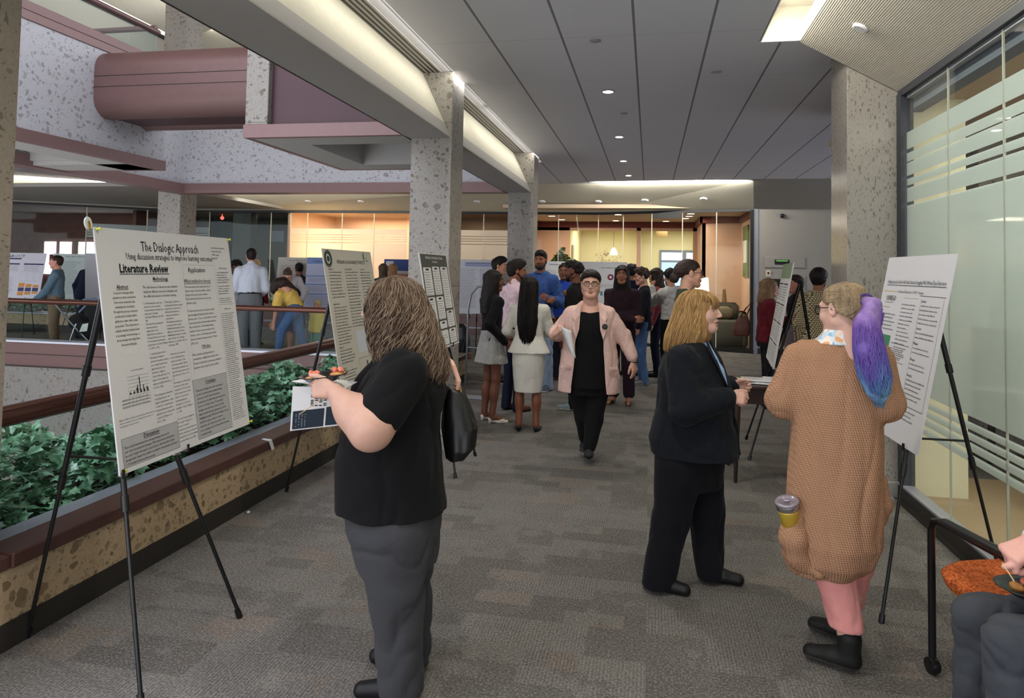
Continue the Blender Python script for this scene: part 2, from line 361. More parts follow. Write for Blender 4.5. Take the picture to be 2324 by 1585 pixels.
# ================================================================== THE SETTING
# floors
m = MB(); m.box(-2.56, -4, -.3, 1.8, 10.2, 0); m.box(-3.4, -4, -.3, -2.56, 2.46, 0); m.box(-34, 10.2, -.3, 9, 23.6, 0); m.box(-34, -4, -.3, -13.1, 10.2, 0); m.box(1.8, 6.3, -.3, 9, 10.2, 0)
struct('floor', m, M['carpet'])
m = MB(); m.box(1.8, -4, -.3, 7, 6.3, .002); struct('floor_meeting_room', m, M['tan'])
m = MB(); m.box(-13, -4, -4.3, -2.6, 10.2, -4.0); struct('floor_lower_level', m, plain('#d6d3cc', .5, .3, 0, .05, 3, .02, name='pale_bounce_floor'))  # unseen lower floor, made pale so it bounces skylight onto the ceiling
# ceilings
m = MB(); m.box(-1.86, -4, 3.35, .80, 10.8, 3.5); m.box(.80, 5.62, 3.35, 9, 10.8, 3.5); m.box(-14, 10.8, 3.35, 9, 14.1, 3.5)
m.box(-14, 10.35, 3.35, -2.1, 10.8, 3.5)
struct('ceiling', m, M['ceil'])
# linear diffuser beside the beam
m = MB(); m.box(-2.05, -4, 3.36, -1.85, 10.8, 3.5)
for k in range(4): m.mat(1).box(-2.015+k*.042, -4, 3.345, -1.995+k*.042, 10.8, 3.362)
m.mat(2)
for k in range(5): m.box(-2.037+k*.042, -4, 3.343, -2.017+k*.042, 10.8, 3.362)
struct('trim_1', m, [M['dark'], M['dark'], M['beam']])
# beam with raked fascia
def prism_y(mb, poly, y0, y1):
    n = len(poly); vs = [(x, y0, z) for x, z in poly]+[(x, y1, z) for x, z in poly]
    mb.add(vs, [tuple(range(n)), tuple(range(2*n-1, n-1, -1))]+[(i, n+i, n+(i+1) % n, (i+1) % n) for i in range(n)])
    return mb
m = MB(); prism_y(m, [(-2.13, 2.75), (-1.752, 2.75), (-1.752, 2.76), (-2.04, 3.36), (-2.04, 4.4), (-2.13, 4.4)], -4, 10.8)
struct('beam', m, M['beam'])
m = MB(); m.quad((-1.75, -4, 2.752), (-1.75, 10.8, 2.752), (-2.03, 10.8, 3.352), (-2.03, -4, 3.352)); struct('beam_fascia', m, M['cream'])
m = MB(); m.box(-2.15, -4, 2.752, -2.13, 10.8, 4.4); struct('beam_edge', m, M['base_dark'])
# stone columns
for (x0, y0, x1, y1, z1) in ((-2.12, 6.05, -1.742, 6.44, 3.35), (-2.10, 10.40, -1.71, 10.8, 3.35), (1.43, 5.62, 1.81, 6.1, 3.35)):
    m = MB(); m.box(x0, y0, -.02, x1, y1, z1, .006); struct('stone_column', m, M['stone_pol'] if x0 > 0 else M['stone'])
m = MB(); m.box(-3.25, 1.8, -.02, -2.565, 2.46, 5.2, .006); struct('stone_column', m, M['stone_col_warmlit'])
m = MB(); m.box(-8.04, 10.42, -.02, -7.62, 10.85, 8, .006); struct('stone_column', m, M['stone'])
# small stone plinth at right column
m = MB(); m.box(1.40, 5.58, 0, 1.84, 6.13, .12, .01); struct('column_plinth', m, M['stone_dark'])
m = MB(); m.box(1.36, 5.54, 0, 1.72, 5.58, .012); struct('trim_2', m, M['ledge'])
# curb under the glass balustrade
m = MB(); m.box(-2.74, 2.45, .10, -2.553, 9.9, .33); struct('wall_curb', m, M['stone_warmlit'])
m = MB(); m.box(-2.70, 2.45, 0, -2.546, 9.9, .112); struct('baseboard_left', m, M['base_dark'])
m = MB(); m.box(-2.70, 2.50, .33, -2.528, 9.9, .392, .006); m.box(-2.70, 2.42, .33, -2.54, 2.5, .385, .004); struct('curb_cap', m, M['curbwood'])
m = MB(); m.box(-2.86, 2.45, .30, -2.712, 9.9, .37, .004); struct('curb_ledge', m, M['ledge'])
m = MB(); m.box(-2.712, 2.45, .30, -2.70, 9.9, .385); struct('trim_3', m, M['dark'])
m = MB(); m.box(-3.78, 2.2, -.9, -3.72, 9.9, .26); m.box(-3.78, 2.2, -.9, -2.7, 9.9, -.85); struct('planter_trough', m, M['copper'])
m = MB(); m.box(-3.72, 2.3, -.3, -2.86, 9.9, .27); struct('planter_soil', m, M['soil'])
# far balcony edge and lower walls
m = MB(); m.box(-13, 10.19, -.16, -2.75, 10.3, .235); struct('fascia_far', m, M['copper'])
m = MB(); m.box(-13, 10.175, .035, -2.75, 10.2, .045); m.box(-13, 10.17, -.175, -2.75, 10.2, -.155); struct('trim_4', m, M['base_dark'])
m = MB(); m.box(-13, 10.12, .235, -2.75, 10.42, .265); struct('ledge_far', m, M['whiteledge'])
m = MB(); m.box(-13, 10.194, -4, -2.6, 10.3, -.15); m.box(-13.1, -4, -4, -13, 10.2, 0); struct('wall_lower', m, M['stone_dark'])
m = MB(); m.box(-6.0, 9.75, -4, -4.6, 10.2, -.22); struct('wall_lower_panel', m, M['copper_dk'])
m = MB(); m.box(-6.19, 10.1, -.30, -4.2, 10.19, -.02); struct('trim_5', m, M['copper'])
# level-two edges: far side, left side, left block, right block
m = MB(); m.box(-7.62, 10.14, 2.73, -2.13, 10.4, 2.88); m.box(-7.62, 3, 2.73, -7.36, 10.14, 2.88); struct('slab_edge_far', m, M['copper_lt'])
m = MB(); m.box(-7.6, 10.18, 2.88, -2.13, 10.36, 3.95); m.box(-7.6, 3, 2.88, -7.4, 10.18, 3.95); struct('parapet_far', m, M['stone_skylit'])
m = MB(); m.box(-16, 3, 3.36, -7.6, 10.35, 3.7); m.box(-14, 10.8, 3.5, -2.13, 16, 3.7); struct('slab_level_two', m, M['slab'])
m = MB(); m.box(-6.06, 1.0, 2.75, -5.97, 7.86, 2.87); m.box(-7.4, 7.78, 2.752, -6.05, 7.86, 2.87); struct('slab_edge_left', m, M['copper_lt'])
m = MB(); m.box(-6.2, 1.0, 2.872, -5.99, 7.84, 3.94); m.box(-7.4, 7.7, 2.872, -6.19, 7.84, 3.94); struct('parapet_left', m, M['stone_skylit'])
m = MB(); m.box(-6.24, 1.0, 3.94, -5.975, 7.86, 4.03, .004); m.box(-6.22, 1.0, 4.036, -5.985, 7.84, 4.13, .004); struct('parapet_cap_left', m, M['copper_lt'])
m = MB(); m.box(-6.5, 1, 2.752, -6.06, 7.78, 2.80); m.box(-7.4, 7.3, 2.752, -6.06, 7.78, 2.80); m.box(-7.4, 1, 3.1, -6.06, 7.78, 3.2); m.box(-6.55, 1, 2.80, -6.5, 7.3, 3.1); m.box(-7.4, 7.25, 2.80, -6.5, 7.3, 3.1)
struct('slab_underside_left', m, M['slab'])
X0, X1, Y0, Y1 = -3.67, -2.13, 5.86, 7.97
m = MB(); m.box(X0, Y0, 2.75, X1, Y0+.06, 2.87); m.box(X0, Y0+.06, 2.75, X0+.06, Y1-.06, 2.87); m.box(X0, Y1-.06, 2.75, X1, Y1, 2.87); struct('slab_edge_right', m, M['copper_lt'])
m = MB(); m.box(X0+.06, Y0+.06, 2.752, X1, Y0+.42, 2.79); m.box(X0+.06, Y1-.42, 2.752, X1, Y1-.06, 2.79); m.box(X0+.06, Y0+.42, 2.752, X0+.46, Y1-.42, 2.79)
m.box(X0+.46, Y0+.38, 2.79, X1, Y0+.42, 3.05); m.box(X0+.46, Y1-.42, 2.79, X1, Y1-.38, 3.05); m.box(X0+.42, Y0+.42, 2.79, X0+.46, Y1-.42, 3.05)
struct('slab_underside_right', m, M['slab'])
m = MB(); m.box(X0+.1, Y0+.1, 3.05, X1, Y1-.1, 3.12); struct('ceiling_recess_right', m, M['ceil'])
m = MB(); m.box(-3.45, 5.93, 2.87, -2.13, 6.0, 4.4); struct('parapet_panel', m, M['copper_dk'])
m = MB(); m.box(-3.655, 5.862, 2.87, -3.43, 6.2, 4.6, .004); struct('parapet_pillar', m, M['stone'])
# rounded copper parapets of the bridge
def stadium(yc, zc, hy, hz, n=10):
    r = min(hy, hz); p = []
    for k in range(4):
        cy = (hy-r)*(1 if k in (0, 3) else -1); cz = (hz-r)*(1 if k in (0, 1) else -1)
        for i in range(n+1):
            a = math.pi/2*(k+i/n); p.append((yc+cy+r*math.cos(a), zc+cz+r*math.sin(a)))
    return p
m = MB()
for yc in (6.88, 7.52):
    pr_ = stadium(yc, 3.56, .215, .37); n = len(pr_)
    m.add([(-6.0, y, z) for y, z in pr_]+[(-3.5, y, z) for y, z in pr_], [(i, (i+1) % n, n+(i+1) % n, n+i) for i in range(n)]+[tuple(range(n))])
o = struct('bridge_parapet', m, M['copper']); smooth_angle(o, 40)
m = MB(); m.box(-6, 6.9, 3.22, -3.5, 7.5, 3.4); struct('bridge_deck', m, M['copper_dk'])
m = MB()
for z in (3.62, 3.50): m.box(-6, 6.660, z, -3.5, 6.668, z+.005)
struct('trim_6', m, M['base_dark'])
m = MB(); m.box(-17.5, 13.9, 0, -9.5, 14.0, .40); struct('wall_planter_far_left', m, M['stone_warmlit'])
m = MB(); m.box(-17.5, 13.88, 0, -9.5, 13.9, .16); struct('baseboard_far_left', m, M['base_dark'])
m = MB(); m.box(-17.5, 13.86, .40, -9.5, 14.32, .43); m.box(-8.2, 13.95, .40, -3.0, 14.5, .43); struct('ledge_far_planters', m, M['ledge'])
m = MB(); m.box(-8.2, 14.0, 0, -3.0, 14.4, .28); struct('wall_planter_far_right', m, M['stone_dark'])
m = MB(); m.box(-8.2, 13.98, .28, -3.0, 14.4, .40); m.box(-8.2, 14.1, .43, -3.0, 14.5, .60); m.box(-8.2, 14.09, .605, -3.0, 14.5, .78); struct('planter_panelling', m, M['copper'])
# level-two storefront, ceiling and glass balustrade seen above
m = MB(); m.box(-16, 2, 7.03, -2.2, 14.2, 7.2); struct('ceiling_level_two', m, M['roomceil'])
m = MB(); m.quad((-16, 14.2, 7.03), (-2.2, 14.2, 7.03), (-2.2, 15.7, 6.6), (-16, 15.7, 6.6)); m.quad((-9.4, 2, 7.03), (-9.4, 14.2, 7.03), (-10.6, 14.2, 6.6), (-10.6, 2, 6.6)); struct('soffit_level_two', m, M['cream'])
m = MB(); m.box(-16, 15.7, 3.7, -2.2, 15.8, 6.56); m.box(-10.7, 2, 3.7, -10.6, 15.7, 6.56); struct('wall_level_two', m, M['greywall'])
m = MB(); m.box(-16, 15.66, 6.54, -2.2, 15.72, 6.6); m.box(-10.62, 2, 6.54, -10.56, 15.7, 6.6); struct('trim_7', m, M['dark'])
m = MB(); m.tube([(-9.6, 10.6, 6.2), (-9.6, 13.0, 6.2)], .03, 8); m.tube([(-9.6, 7.0, 6.2), (-9.6, 9.4, 6.2)], .03, 8); struct('trim_16', m, emit('#f4f8ff', 6))
area('level_two_lamp', (-9.25, 9, 6.98), (8, .05), 40, NEUT, target=(-10.2, 9, 6.75))
area('level_two_cove_lamp', (-6, 14.25, 6.97), (8, .05), 34, NEUT, target=(-6, 15.2, 6.75))
def balustrade(p0, p1, ztop, zbot, name, label, pitch=1.3, r=.045, ph=.5, glass='glass', rmat='rail'):
    """handrail (thing) with its glass infill as children"""
    p0 = Vector(p0); p1 = Vector(p1); d = p1-p0; L = d.length; d.normalize()
    e = empty(name, (p0.x, p0.y, zbot), 0, label, 'railing')
    inv = Matrix.Translation((-p0.x, -p0.y, -zbot))
    mm = MB(); mm.tube([(p0.x, p0.y, ztop), (p1.x, p1.y, ztop)], r, 16); mm.xf(inv); o = mm.build('handrail', M[rmat], e); smooth_angle(o, 50)
    nrm = Vector((-d.y, d.x, 0)); x = 0; ks = [0.0]; q = ph
    while q < L-.1: ks.append(q); q += pitch
    ks.append(L)
    for a, b_ in zip(ks[:-1], ks[1:]):
        g = MB(); s0 = p0+d*(a+.006); s1 = p0+d*(b_-.006); t = nrm*.010
        g.slab([(s0.x, s0.y, zbot), (s1.x, s1.y, zbot), (s1.x, s1.y, ztop-.02), (s0.x, s0.y, ztop-.02)], (t.x, t.y, 0)); g.xf(inv); g.build('glass_panel', M[glass], e)
    return e
balustrade((-2.72, 2.47, 0), (-2.72, 9.9, 0), .912, .38, 'balustrade', 'bronze tube handrail over clear glass above the planter curb, nearest railing', 1.75, .046, .28)
balustrade((-13, 10.22, 0), (-2.8, 10.22, 0), .915, .265, 'balustrade', 'bronze handrail over clear glass across the far side of the open well', 1.75, .045, .9)
balustrade((-16.4, 14.25, 0), (-9.6, 14.25, 0), .93, .43, 'balustrade', 'distant bronze handrail behind the person in the denim jacket', 2.2, .05, .9)
balustrade((-6.1, 2.5, 0), (-6.1, 7.8, 0), 4.49, 4.13, 'balustrade', 'upper level copper handrail over glass running along the stone parapet', .9, .035, .4, rmat='copper')
balustrade((-6.15, 7.82, 0), (-9.0, 7.82, 0), 4.56, 4.13, 'balustrade', 'upper level copper handrail crossing behind the parapet corner', 1.2, .035, .4, rmat='copper')
# right-hand soffit, cove and glass wall
m = MB(); m.slab([(1.09, -4, 3.345), (1.8, -4, 2.93), (1.8, 5.6, 2.93), (1.09, 5.6, 3.345)], (0, 0, .12)); struct('soffit_right', m, M['rib'])
m = MB(); m.box(.80, -4, 3.62, 1.5, 5.6, 3.7); m.box(.74, -4, 3.5, .80, 5.6, 3.7); m.box(.8, 5.6, 3.385, 1.5, 5.66, 3.7); struct('cove_right', m, M['cream'])
m = MB(); m.box(.796, 5.575, 3.348, 1.12, 5.6, 3.385); m.box(.796, -4, 3.35, .81, 5.6, 3.40); struct('trim_8', m, M['white'])
m = MB(); m.box(.812, -3, 3.41, .835, 5.5, 3.49); e_ = m.build('cove_lamp_strip', emit('#fff7e6', 4)); tag(e_, 'glowing white lamp strip in the ceiling cove at upper right', 'light')
M['frost_r'] = frosted_mat('etched_film_right', [(2.49, 2.58), (2.435, 2.475), (2.33, 2.395), (2.255, 2.31), (2.135, 2.225), (.80, 2.10), (.735, .765), (.67, .705), (.615, .65), (.535, .585), (.49, .515)], (.80, .86, .83, 1), opac=.80)
M['frost_r'] = frosted_mat('etched_film_right', [(2.50, 2.62), (2.41, 2.47), (2.31, 2.40), (2.24, 2.285), (2.12, 2.22), (.80, 2.095), (.725, .765), (.665, .705), (.605, .65), (.54, .585)], (.60, .68, .64, 1), opac=.84)
seams = [5.5, 4.78, 4.08, 3.38, 2.68, 1.98, 1.28, .58, -.12, -.82, -1.52, -2.22]
for i, (a, b_) in enumerate(zip(seams[1:], seams[:-1])):
    m = MB(); m.box(1.797, a+.004, .115, 1.803, b_-.004, 2.90); struct('window_%d' % (i+1), m, M['frost_r'])
m = MB()
for a in seams[1:-1]: m.box(1.794, a-.003, .115, 1.806, a+.003, 2.89)
struct('trim_9', m, plain('#a8a898', .5, .3, name='silicone_seam'))
m = MB(); m.box(1.755, -4, .012, 1.85, 5.6, .10); m.box(1.73, 5.5, 0, 1.755, -4, .02); struct('baseboard_right', m, M['base_dark'])
m = MB(); m.box(1.762, -4, .10, 1.845, 5.6, .114); struct('trim_10', m, M['ledge'])
m = MB(); m.box(1.77, -4, 2.895, 1.85, 5.6, 2.95); m.box(1.765, 5.52, .1, 1.85, 5.61, 2.92); struct('window_frame_right', m, plain('#33353b', .5, .4, .1, name='dark_aluminium'))
m = MB(); m.box(1.80, -4, 2.87, 1.84, 5.5, 2.897); struct('trim_11', m, M['ledge'])
# meeting room behind the glass
m = MB(); m.box(1.81, 5.7, 0, 2.26, 6.35, 3.2); struct('wall_meeting_pier', m, M['roomcream'])
m = MB(); m.box(2.2, 8.2, 0, 7, 8.3, 3.4); m.box(6.9, -4, 0, 7, 8.3, 3.4); struct('wall_meeting_room', m, M['bluegrey'])
m = MB(); m.box(2.3, 8.1, .0, 6.9, 8.2, .12); struct('baseboard_meeting', m, M['white'])
m = MB(); m.box(2.3, -4, 2.95, 7, 8.2, 3.05); m.box(1.84, -4, 2.90, 2.3, 5.7, 2.93); m.box(1.9, 5.7, 3.0, 2.4, 8.2, 3.05); struct('ceiling_meeting_room', m, M['roomceil'])
m = MB(); m.box(3.0, 7.3, 0, 3.7, 7.9, 2.95); struct('stone_column', m, M['stone'])
m = MB(); m.box(1.852, -4, 2.80, 1.95, 5.65, 2.90); struct('blind_track', m, M['bluegrey'])
for (x, y) in ((2.9, 6.6), (2.1, 4.75), (4.2, 5.2)):
    t = empty('ceiling_light', (x, y, 2.945), 0, None, 'light', 'meeting room downlights'); t['label'] = 'round recessed downlight in the meeting room ceiling behind the etched glass'
    m = MB(); m.lathe([(.085, 0), (.085, -.008), (.06, -.01), (.06, 0)], n=20); m.build('trim_ring', M['white'], t)
    m = MB(); m.lathe([(.0, -.004), (.058, -.004)], n=20); m.build('lens', emit('#fff2d8', 6 if x < 3 else 3), t)
m = MB(); m.box(3.2, 2.2, 2.93, 3.8, 3.4, 2.95); t = m.build('ceiling_panel_light', emit('#fffdf4', 7)); tag(t, 'bright rectangular ceiling light at the top right corner', 'light')
area('meeting_room_lamp', (3.3, 3.2, 2.88), (2.2, 4.5), 58, (1, .96, .88), rot=(0, 0, 0))
# ------------------------------------------------------------------ far storefront
SF = [(-16.5, 11.6), (-11.2, 15.6), (-1.15, 16.05), (2.06, 15.05)]; ST = [(-15.2, 10.8), (-10.6, 14.1), (-1.1, 14.15), (1.85, 13.62)]
m = MB()
for i in range(3):
    a, b_ = SF[i], SF[i+1]; c, d = ST[i], ST[i+1]
    m.quad((a[0], a[1], 2.92), (b_[0], b_[1], 2.92), (d[0], d[1], 3.352), (c[0], c[1], 3.352))
struct('soffit_far', m, M['cream'])
m = MB(); m.quad((2.06, 15.05, 2.92), (9, 15.05, 2.92), (9, 13.62, 3.352), (1.85, 13.62, 3.352)); struct('soffit_far_right', m, M['greywall'])
m = MB(); m.box(2.14, 15.05, .10, 9, 15.2, 2.93); struct('wall_far', m, M['greywall'])
m = MB(); m.box(2.14, 15.02, 0, 9, 15.2, .11); struct('baseboard_far', m, M['base_dark'])
m = MB(); m.box(2.05, 15.03, 0, 2.145, 15.2, 2.92); struct('door_frame_far', m, M['ledge'])
m = MB(); m.box(-14, 14.1, 3.36, 9, 16.2, 3.5); struct('wall_far_return', m, M['greywall'])
for (a, b_), (c, d), pw in ((SF[0:2], ST[0:2], 60), (SF[1:3], ST[1:3], 110), (SF[2:4], ST[2:4], 60)):
    mx, my = (c[0]+d[0])/2, (c[1]+d[1])/2; L_ = math.dist(c, d); nx, ny = (d[1]-c[1])/L_, -(d[0]-c[0])/L_
    area('storefront_cove_lamp', (mx+nx*.10, my+ny*.10, 3.338), (L_*.97, .05), pw, NEUT, target=((a[0]+b_[0])/2*.55+mx*.45, (a[1]+b_[1])/2*.55+my*.45, 3.02))
def sfy(x):
    for i in range(3):
        if SF[i][0] <= x <= SF[i+1][0]: t = (x-SF[i][0])/(SF[i+1][0]-SF[i][0]); return SF[i][1]+t*(SF[i+1][1]-SF[i][1])
stripes = [(2.49, 2.505), (2.40, 2.48), (2.33, 2.385), (2.28, 2.315), (.55, 2.20), (2.21, 2.265)]
M['frost_w'] = frosted_mat('etched_film_warm', [(2.36, 2.50), (2.30, 2.345), (2.25, 2.285), (.5, 2.16), (2.18, 2.235)], (.86, .80, .70, 1), opac=.72)
M['frost_g'] = frosted_mat('etched_film_grey', [(2.36, 2.50), (2.30, 2.345), (2.25, 2.285), (2.18, 2.235)], (.55, .62, .62, 1), opac=.75)
panes = [(-16.4, -14.3, 'glass'), (-14.3, -12.9, 'glass'), (-12.9, -11.9, 'frost_g'), (-11.9, -10.6, 'frost_g'), (-10.6, -9.0, 'glass_dark'), (-9.0, -8.56, 'glass_dark'), (-8.5, -8.07, 'frost_w'), (-8.07, -7.2, 'frost_w'), (-7.2, -6.41, 'frost_w'), (-6.41, -5.6, 'frost_w'),
         (-5.4, -4.7, 'frost_g'), (-4.7, -3.78, 'frost_w'), (-3.78, -3.15, 'frost_w'), (-3.1, -2.05, 'glass'), (-2.05, -1.18, 'glass'), (-1.15, -.59, 'glass'), (-.59, .03, 'glass'), (.03, .67, 'glass'), (.67, 1.35, 'glass'), (1.35, 2.04, 'glass')]
for i, (a, b_, mt) in enumerate(panes):
    m = MB(); m.slab([(a+.006, sfy(a), .05), (b_-.006, sfy(b_), .05), (b_-.006, sfy(b_), 2.9), (a+.006, sfy(a), 2.9)], (0, .012, 0)); struct('window_%d' % (i+21), m, M[mt])
m = MB()
for (a, b_, mt) in panes: m.box(a-.008, sfy(a)-.006, .05, a+.008, sfy(a)+.018, 2.9)
struct('trim_12', m, plain('#d5cdb8', .5, .4, name='pane_edge'))
m = MB()
for i in range(3):
    a, b_ = SF[i], SF[i+1]
    m.slab([(a[0], a[1]-.03, 2.875), (b_[0], b_[1]-.03, 2.875), (b_[0], b_[1]-.03, 2.925), (a[0], a[1]-.03, 2.925)], (0, .07, 0))
    m.slab([(a[0], a[1]-.03, 0), (b_[0], b_[1]-.03, 0), (b_[0], b_[1]-.03, .07), (a[0], a[1]-.03, .07)], (0, .08, 0))
struct('window_frame_far', m, M['dark'])
m = MB(); m.box(1.99, 15.0, 0, 2.05, 15.1, 2.9); struct('trim_13', m, M['dark'])
m = MB(); m.slab([(.05, sfy(.05)-.05, 2.77), (.66, sfy(.66)-.05, 2.77), (.66, sfy(.66)-.05, 2.87), (.05, sfy(.05)-.05, 2.87)], (0, .05, 0)); m.ball((.12, sfy(.12)-.055, 2.82), .012)
tag(m.build('door_closer', M['dark']), 'long black door closer box at the top of the glass entrance', 'door closer')
# lobby behind the right part
m = MB(); m.box(-3.2, 16.2, 0, -3.1, 19.5, 3.0); m.box(-3.1, 19.5, 0, -2.18, 19.6, 3.0); m.box(-.36, 19.5, 0, -.25, 19.6, 3.0); m.box(1.12, 19.5, 0, 1.3, 19.6, 3.0); m.box(-3.1, 19.5, 2.72, 1.3, 19.6, 3.0)
m.box(1.22, 17.5, 0, 2.2, 17.6, 3.0); m.box(1.22, 17.5, 0, 1.3, 19.5, 3.0); m.box(2.12, 15.25, 0, 2.2, 17.5, 3.0)
struct('wall_lobby', m, M['peach'])
m = MB(); m.box(-3.2, 15.3, 2.96, 2.2, 19.6, 3.04); struct('ceiling_lobby', m, M['roomceil'])
m = MB(); m.box(-3.1, 19.44, 2.80, 1.22, 19.5, 2.95); m.box(1.16, 17.44, 2.80, 1.22, 19.5, 2.95); m.box(1.16, 17.44, 2.80, 2.12, 17.5, 2.95); m.box(2.06, 15.3, 2.80, 2.12, 17.5, 2.95); m.box(-3.1, 16.2, 2.80, -3.04, 19.5, 2.95); struct('trim_14', m, M['maroon'])
m = MB(); m.box(-2.9, 23, 0, 3, 23.1, 3.1); m.box(-2.3, 19.6, 0, -2.2, 23, 3.1); m.box(-.33, 19.6, 0, -.28, 23, 3.1); m.box(2.9, 19.6, 0, 3, 23, 3.1); struct('wall_back_rooms', m, M['yellow'])
m = MB(); m.box(-2.4, 19.6, 2.93, 3, 23, 3.0); struct('ceiling_back_rooms', m, plain('#e2d9bd', .8, name='back_room_ceiling'))
m = MB(); m.box(-2.15, 22.5, 0, -.4, 22.6, 1.86); struct('wall_maroon', m, M['maroon'])
m = MB()
for i in range(7): m.box(-.15, 20.2+i*.35, 2.90, 1.3, 20.27+i*.35, 2.925)
struct('ceiling_slats', m, emit('#ffedc4', 1.5))
m = MB(); m.box(.30, 22.93, 1.1, 1.9, 23.0, 2.32); struct('window_41', m, M['bluegrey'])
m = MB(); m.mat(0).box(.36, 22.91, 2.0, .98, 22.94, 2.24); m.box(1.12, 22.91, 2.0, 1.8, 22.94, 2.24); m.mat(1).box(.36, 22.91, 1.2, .98, 22.94, 1.93); m.box(1.12, 22.91, 1.2, 1.8, 22.94, 1.93); struct('window_42', m, [emit('#dfeaff', 1.6), emit('#a9c4f2', 1.2)])
area('back_room_lamp', (-1.2, 21.2, 2.9), (1.2, 1.2), 45, (1, .92, .75), rot=(0, 0, 0)); area('back_room_lamp', (1.0, 21.2, 2.88), (1.6, 1.6), 50, (1, .93, .76), rot=(0, 0, 0))
k = 0
for (x, y) in ((-2.4, 17.4), (-2.3, 18.6), (-.75, 16.9), (-.9, 18.9), (.9, 16.6), (.9, 17.3), (.85, 18.0), (.4, 19.0)):
    t = empty('ceiling_light', (x, y, 2.955), 0, 'round recessed downlight glowing in the peach lobby ceiling', 'light', 'lobby downlights')
    m = MB(); m.lathe([(.10, 0), (.10, -.006), (.085, -.01), (.085, 0)], n=16); m.build('trim_ring', M['white'], t)
    m = MB(); m.lathe([(0, -.008), (.082, -.008)], n=16); m.build('lens', emit('#ffeecb', 9), t)
area('lobby_lamp', (-1.6, 18.0, 2.9), (1.6, 1.6), 42, WARM, rot=(0, 0, 0)); area('lobby_lamp', (.7, 16.9, 2.9), (1.0, 1.0), 24, WARM, rot=(0, 0, 0))
# warm frosted room, taupe room, grey room, window room
m = MB(); m.box(-8.6, 18.3, 0, -5.5, 18.4, 3.0); m.box(-8.62, 15.8, 0, -8.54, 18.4, 3.0); m.box(-5.55, 15.95, 0, -5.45, 18.4, 3.0); struct('wall_warm_room', m, M['peach'])
m = MB(); m.box(-8.6, 15.8, 2.95, -5.5, 18.4, 3.02); struct('ceiling_warm_room', m, M['roomceil'])
area('warm_room_lamp', (-7.0, 17.4, 2.9), (1.8, 1.2), 42, (1, .82, .6), rot=(0, 0, 0)); point('warm_room_desk_lamp', (-7.7, 16.35, 1.95), 26, (1, .62, .28), .1)
m = MB(); m.box(-5.45, 18.3, 0, -3.2, 18.4, 3.0); m.box(-5.5, 15.9, 2.95, -3.2, 18.4, 3.02); struct('wall_taupe_room', m, plain('#7d6a5a', .8, name='taupe_wall'))
area('taupe_room_lamp', (-4.3, 17.2, 2.9), (1, 1), 14, WARM, rot=(0, 0, 0))
m = MB(); m.box(-13.0, 18.6, 0, -8.62, 18.7, 3.0); struct('wall_grey_room', m, plain('#56544f', .85, name='grey_room_wall'))
m = MB(); m.box(-10.4, 16.3, 0, -9.9, 16.6, 2.95); m.box(-9.2, 17.0, 0, -8.7, 17.5, 2.95); struct('pier_grey_room', m, M['greywall'])
m = MB(); m.box(-26, 11, 2.95, -8.6, 18.7, 3.02); struct('ceiling_grey_room', m, M['greywall'])
area('grey_room_lamp', (-10.6, 17.2, 2.9), (1.6, 1.2), 12, NEUT, rot=(0, 0, 0)); area('grey_room_lamp', (-14.0, 15.6, 2.9), (1.6, 1.2), 10, NEUT, rot=(0, 0, 0))
m = MB(); m.box(-26, 17.0, 0, -13.0, 17.1, 3.0); m.box(-26, 11.0, 0, -25.9, 17, 3.0); m.box(-13.05, 16.0, 0, -12.95, 18.6, 3.0); struct('wall_brick', m, plain('#5b4038', .85, .1, 0, .3, 5, name='brick_wall'))
m = MB()
for (a, c) in ((-16.6, -16.25), (-16.1, -15.75), (-15.5, -14.6), (-14.3, -13.95), (-13.6, -13.25)): m.box(a, 16.95, 1.25, c, 16.99, 2.15)
struct('window_43', m, emit('#f1e9f5', 2.3))
m = MB(); m.box(-16.4, 16.93, 1.5, -15.0, 16.95, 1.8); struct('trim_15', m, plain('#7c5348', .8, name='brick_lintel'))
# small fittings of the setting
for (x, y) in ((-.42, 6.92), (-.41, 9.27), (-.43, 11.3), (-.40, 13.0)):
    t = empty('ceiling_light', (x, y, 3.35), 0, 'small round downlight glowing in the grey panel ceiling over the walkway', 'light', 'downlights along the walkway ceiling')
    m = MB(); m.lathe([(.065, 0), (.065, -.005), (.05, -.008), (.05, 0)], n=20); m.build('trim_ring', M['chrome'], t)
    m = MB(); m.lathe([(0, -.004), (.048, -.004)], n=20); m.build('lens', emit('#fffaf0', 22), t)
    spot('walkway_downlight', (x, y, 3.32), 50, NEUT, 110)
for y in (4.6, 2.2, -.2, -2.4): spot('walkway_downlight', (-.42, y, 3.32), 50, NEUT, 130)
for (x, y) in ((-.43, 5.37), (-.3, 7.9), (.55, 6.35)):
    m = MB(); m.lathe([(.045, 0), (.045, -.006), (.03, -.014), (0, -.016)], c=(x, y, 3.35), n=16); tag(m.build('sprinkler_cover', M['ledge']), 'small round grey sprinkler cover flush in the panel ceiling', 'sprinkler cover', 'ceiling sprinkler covers')
n_ = 0
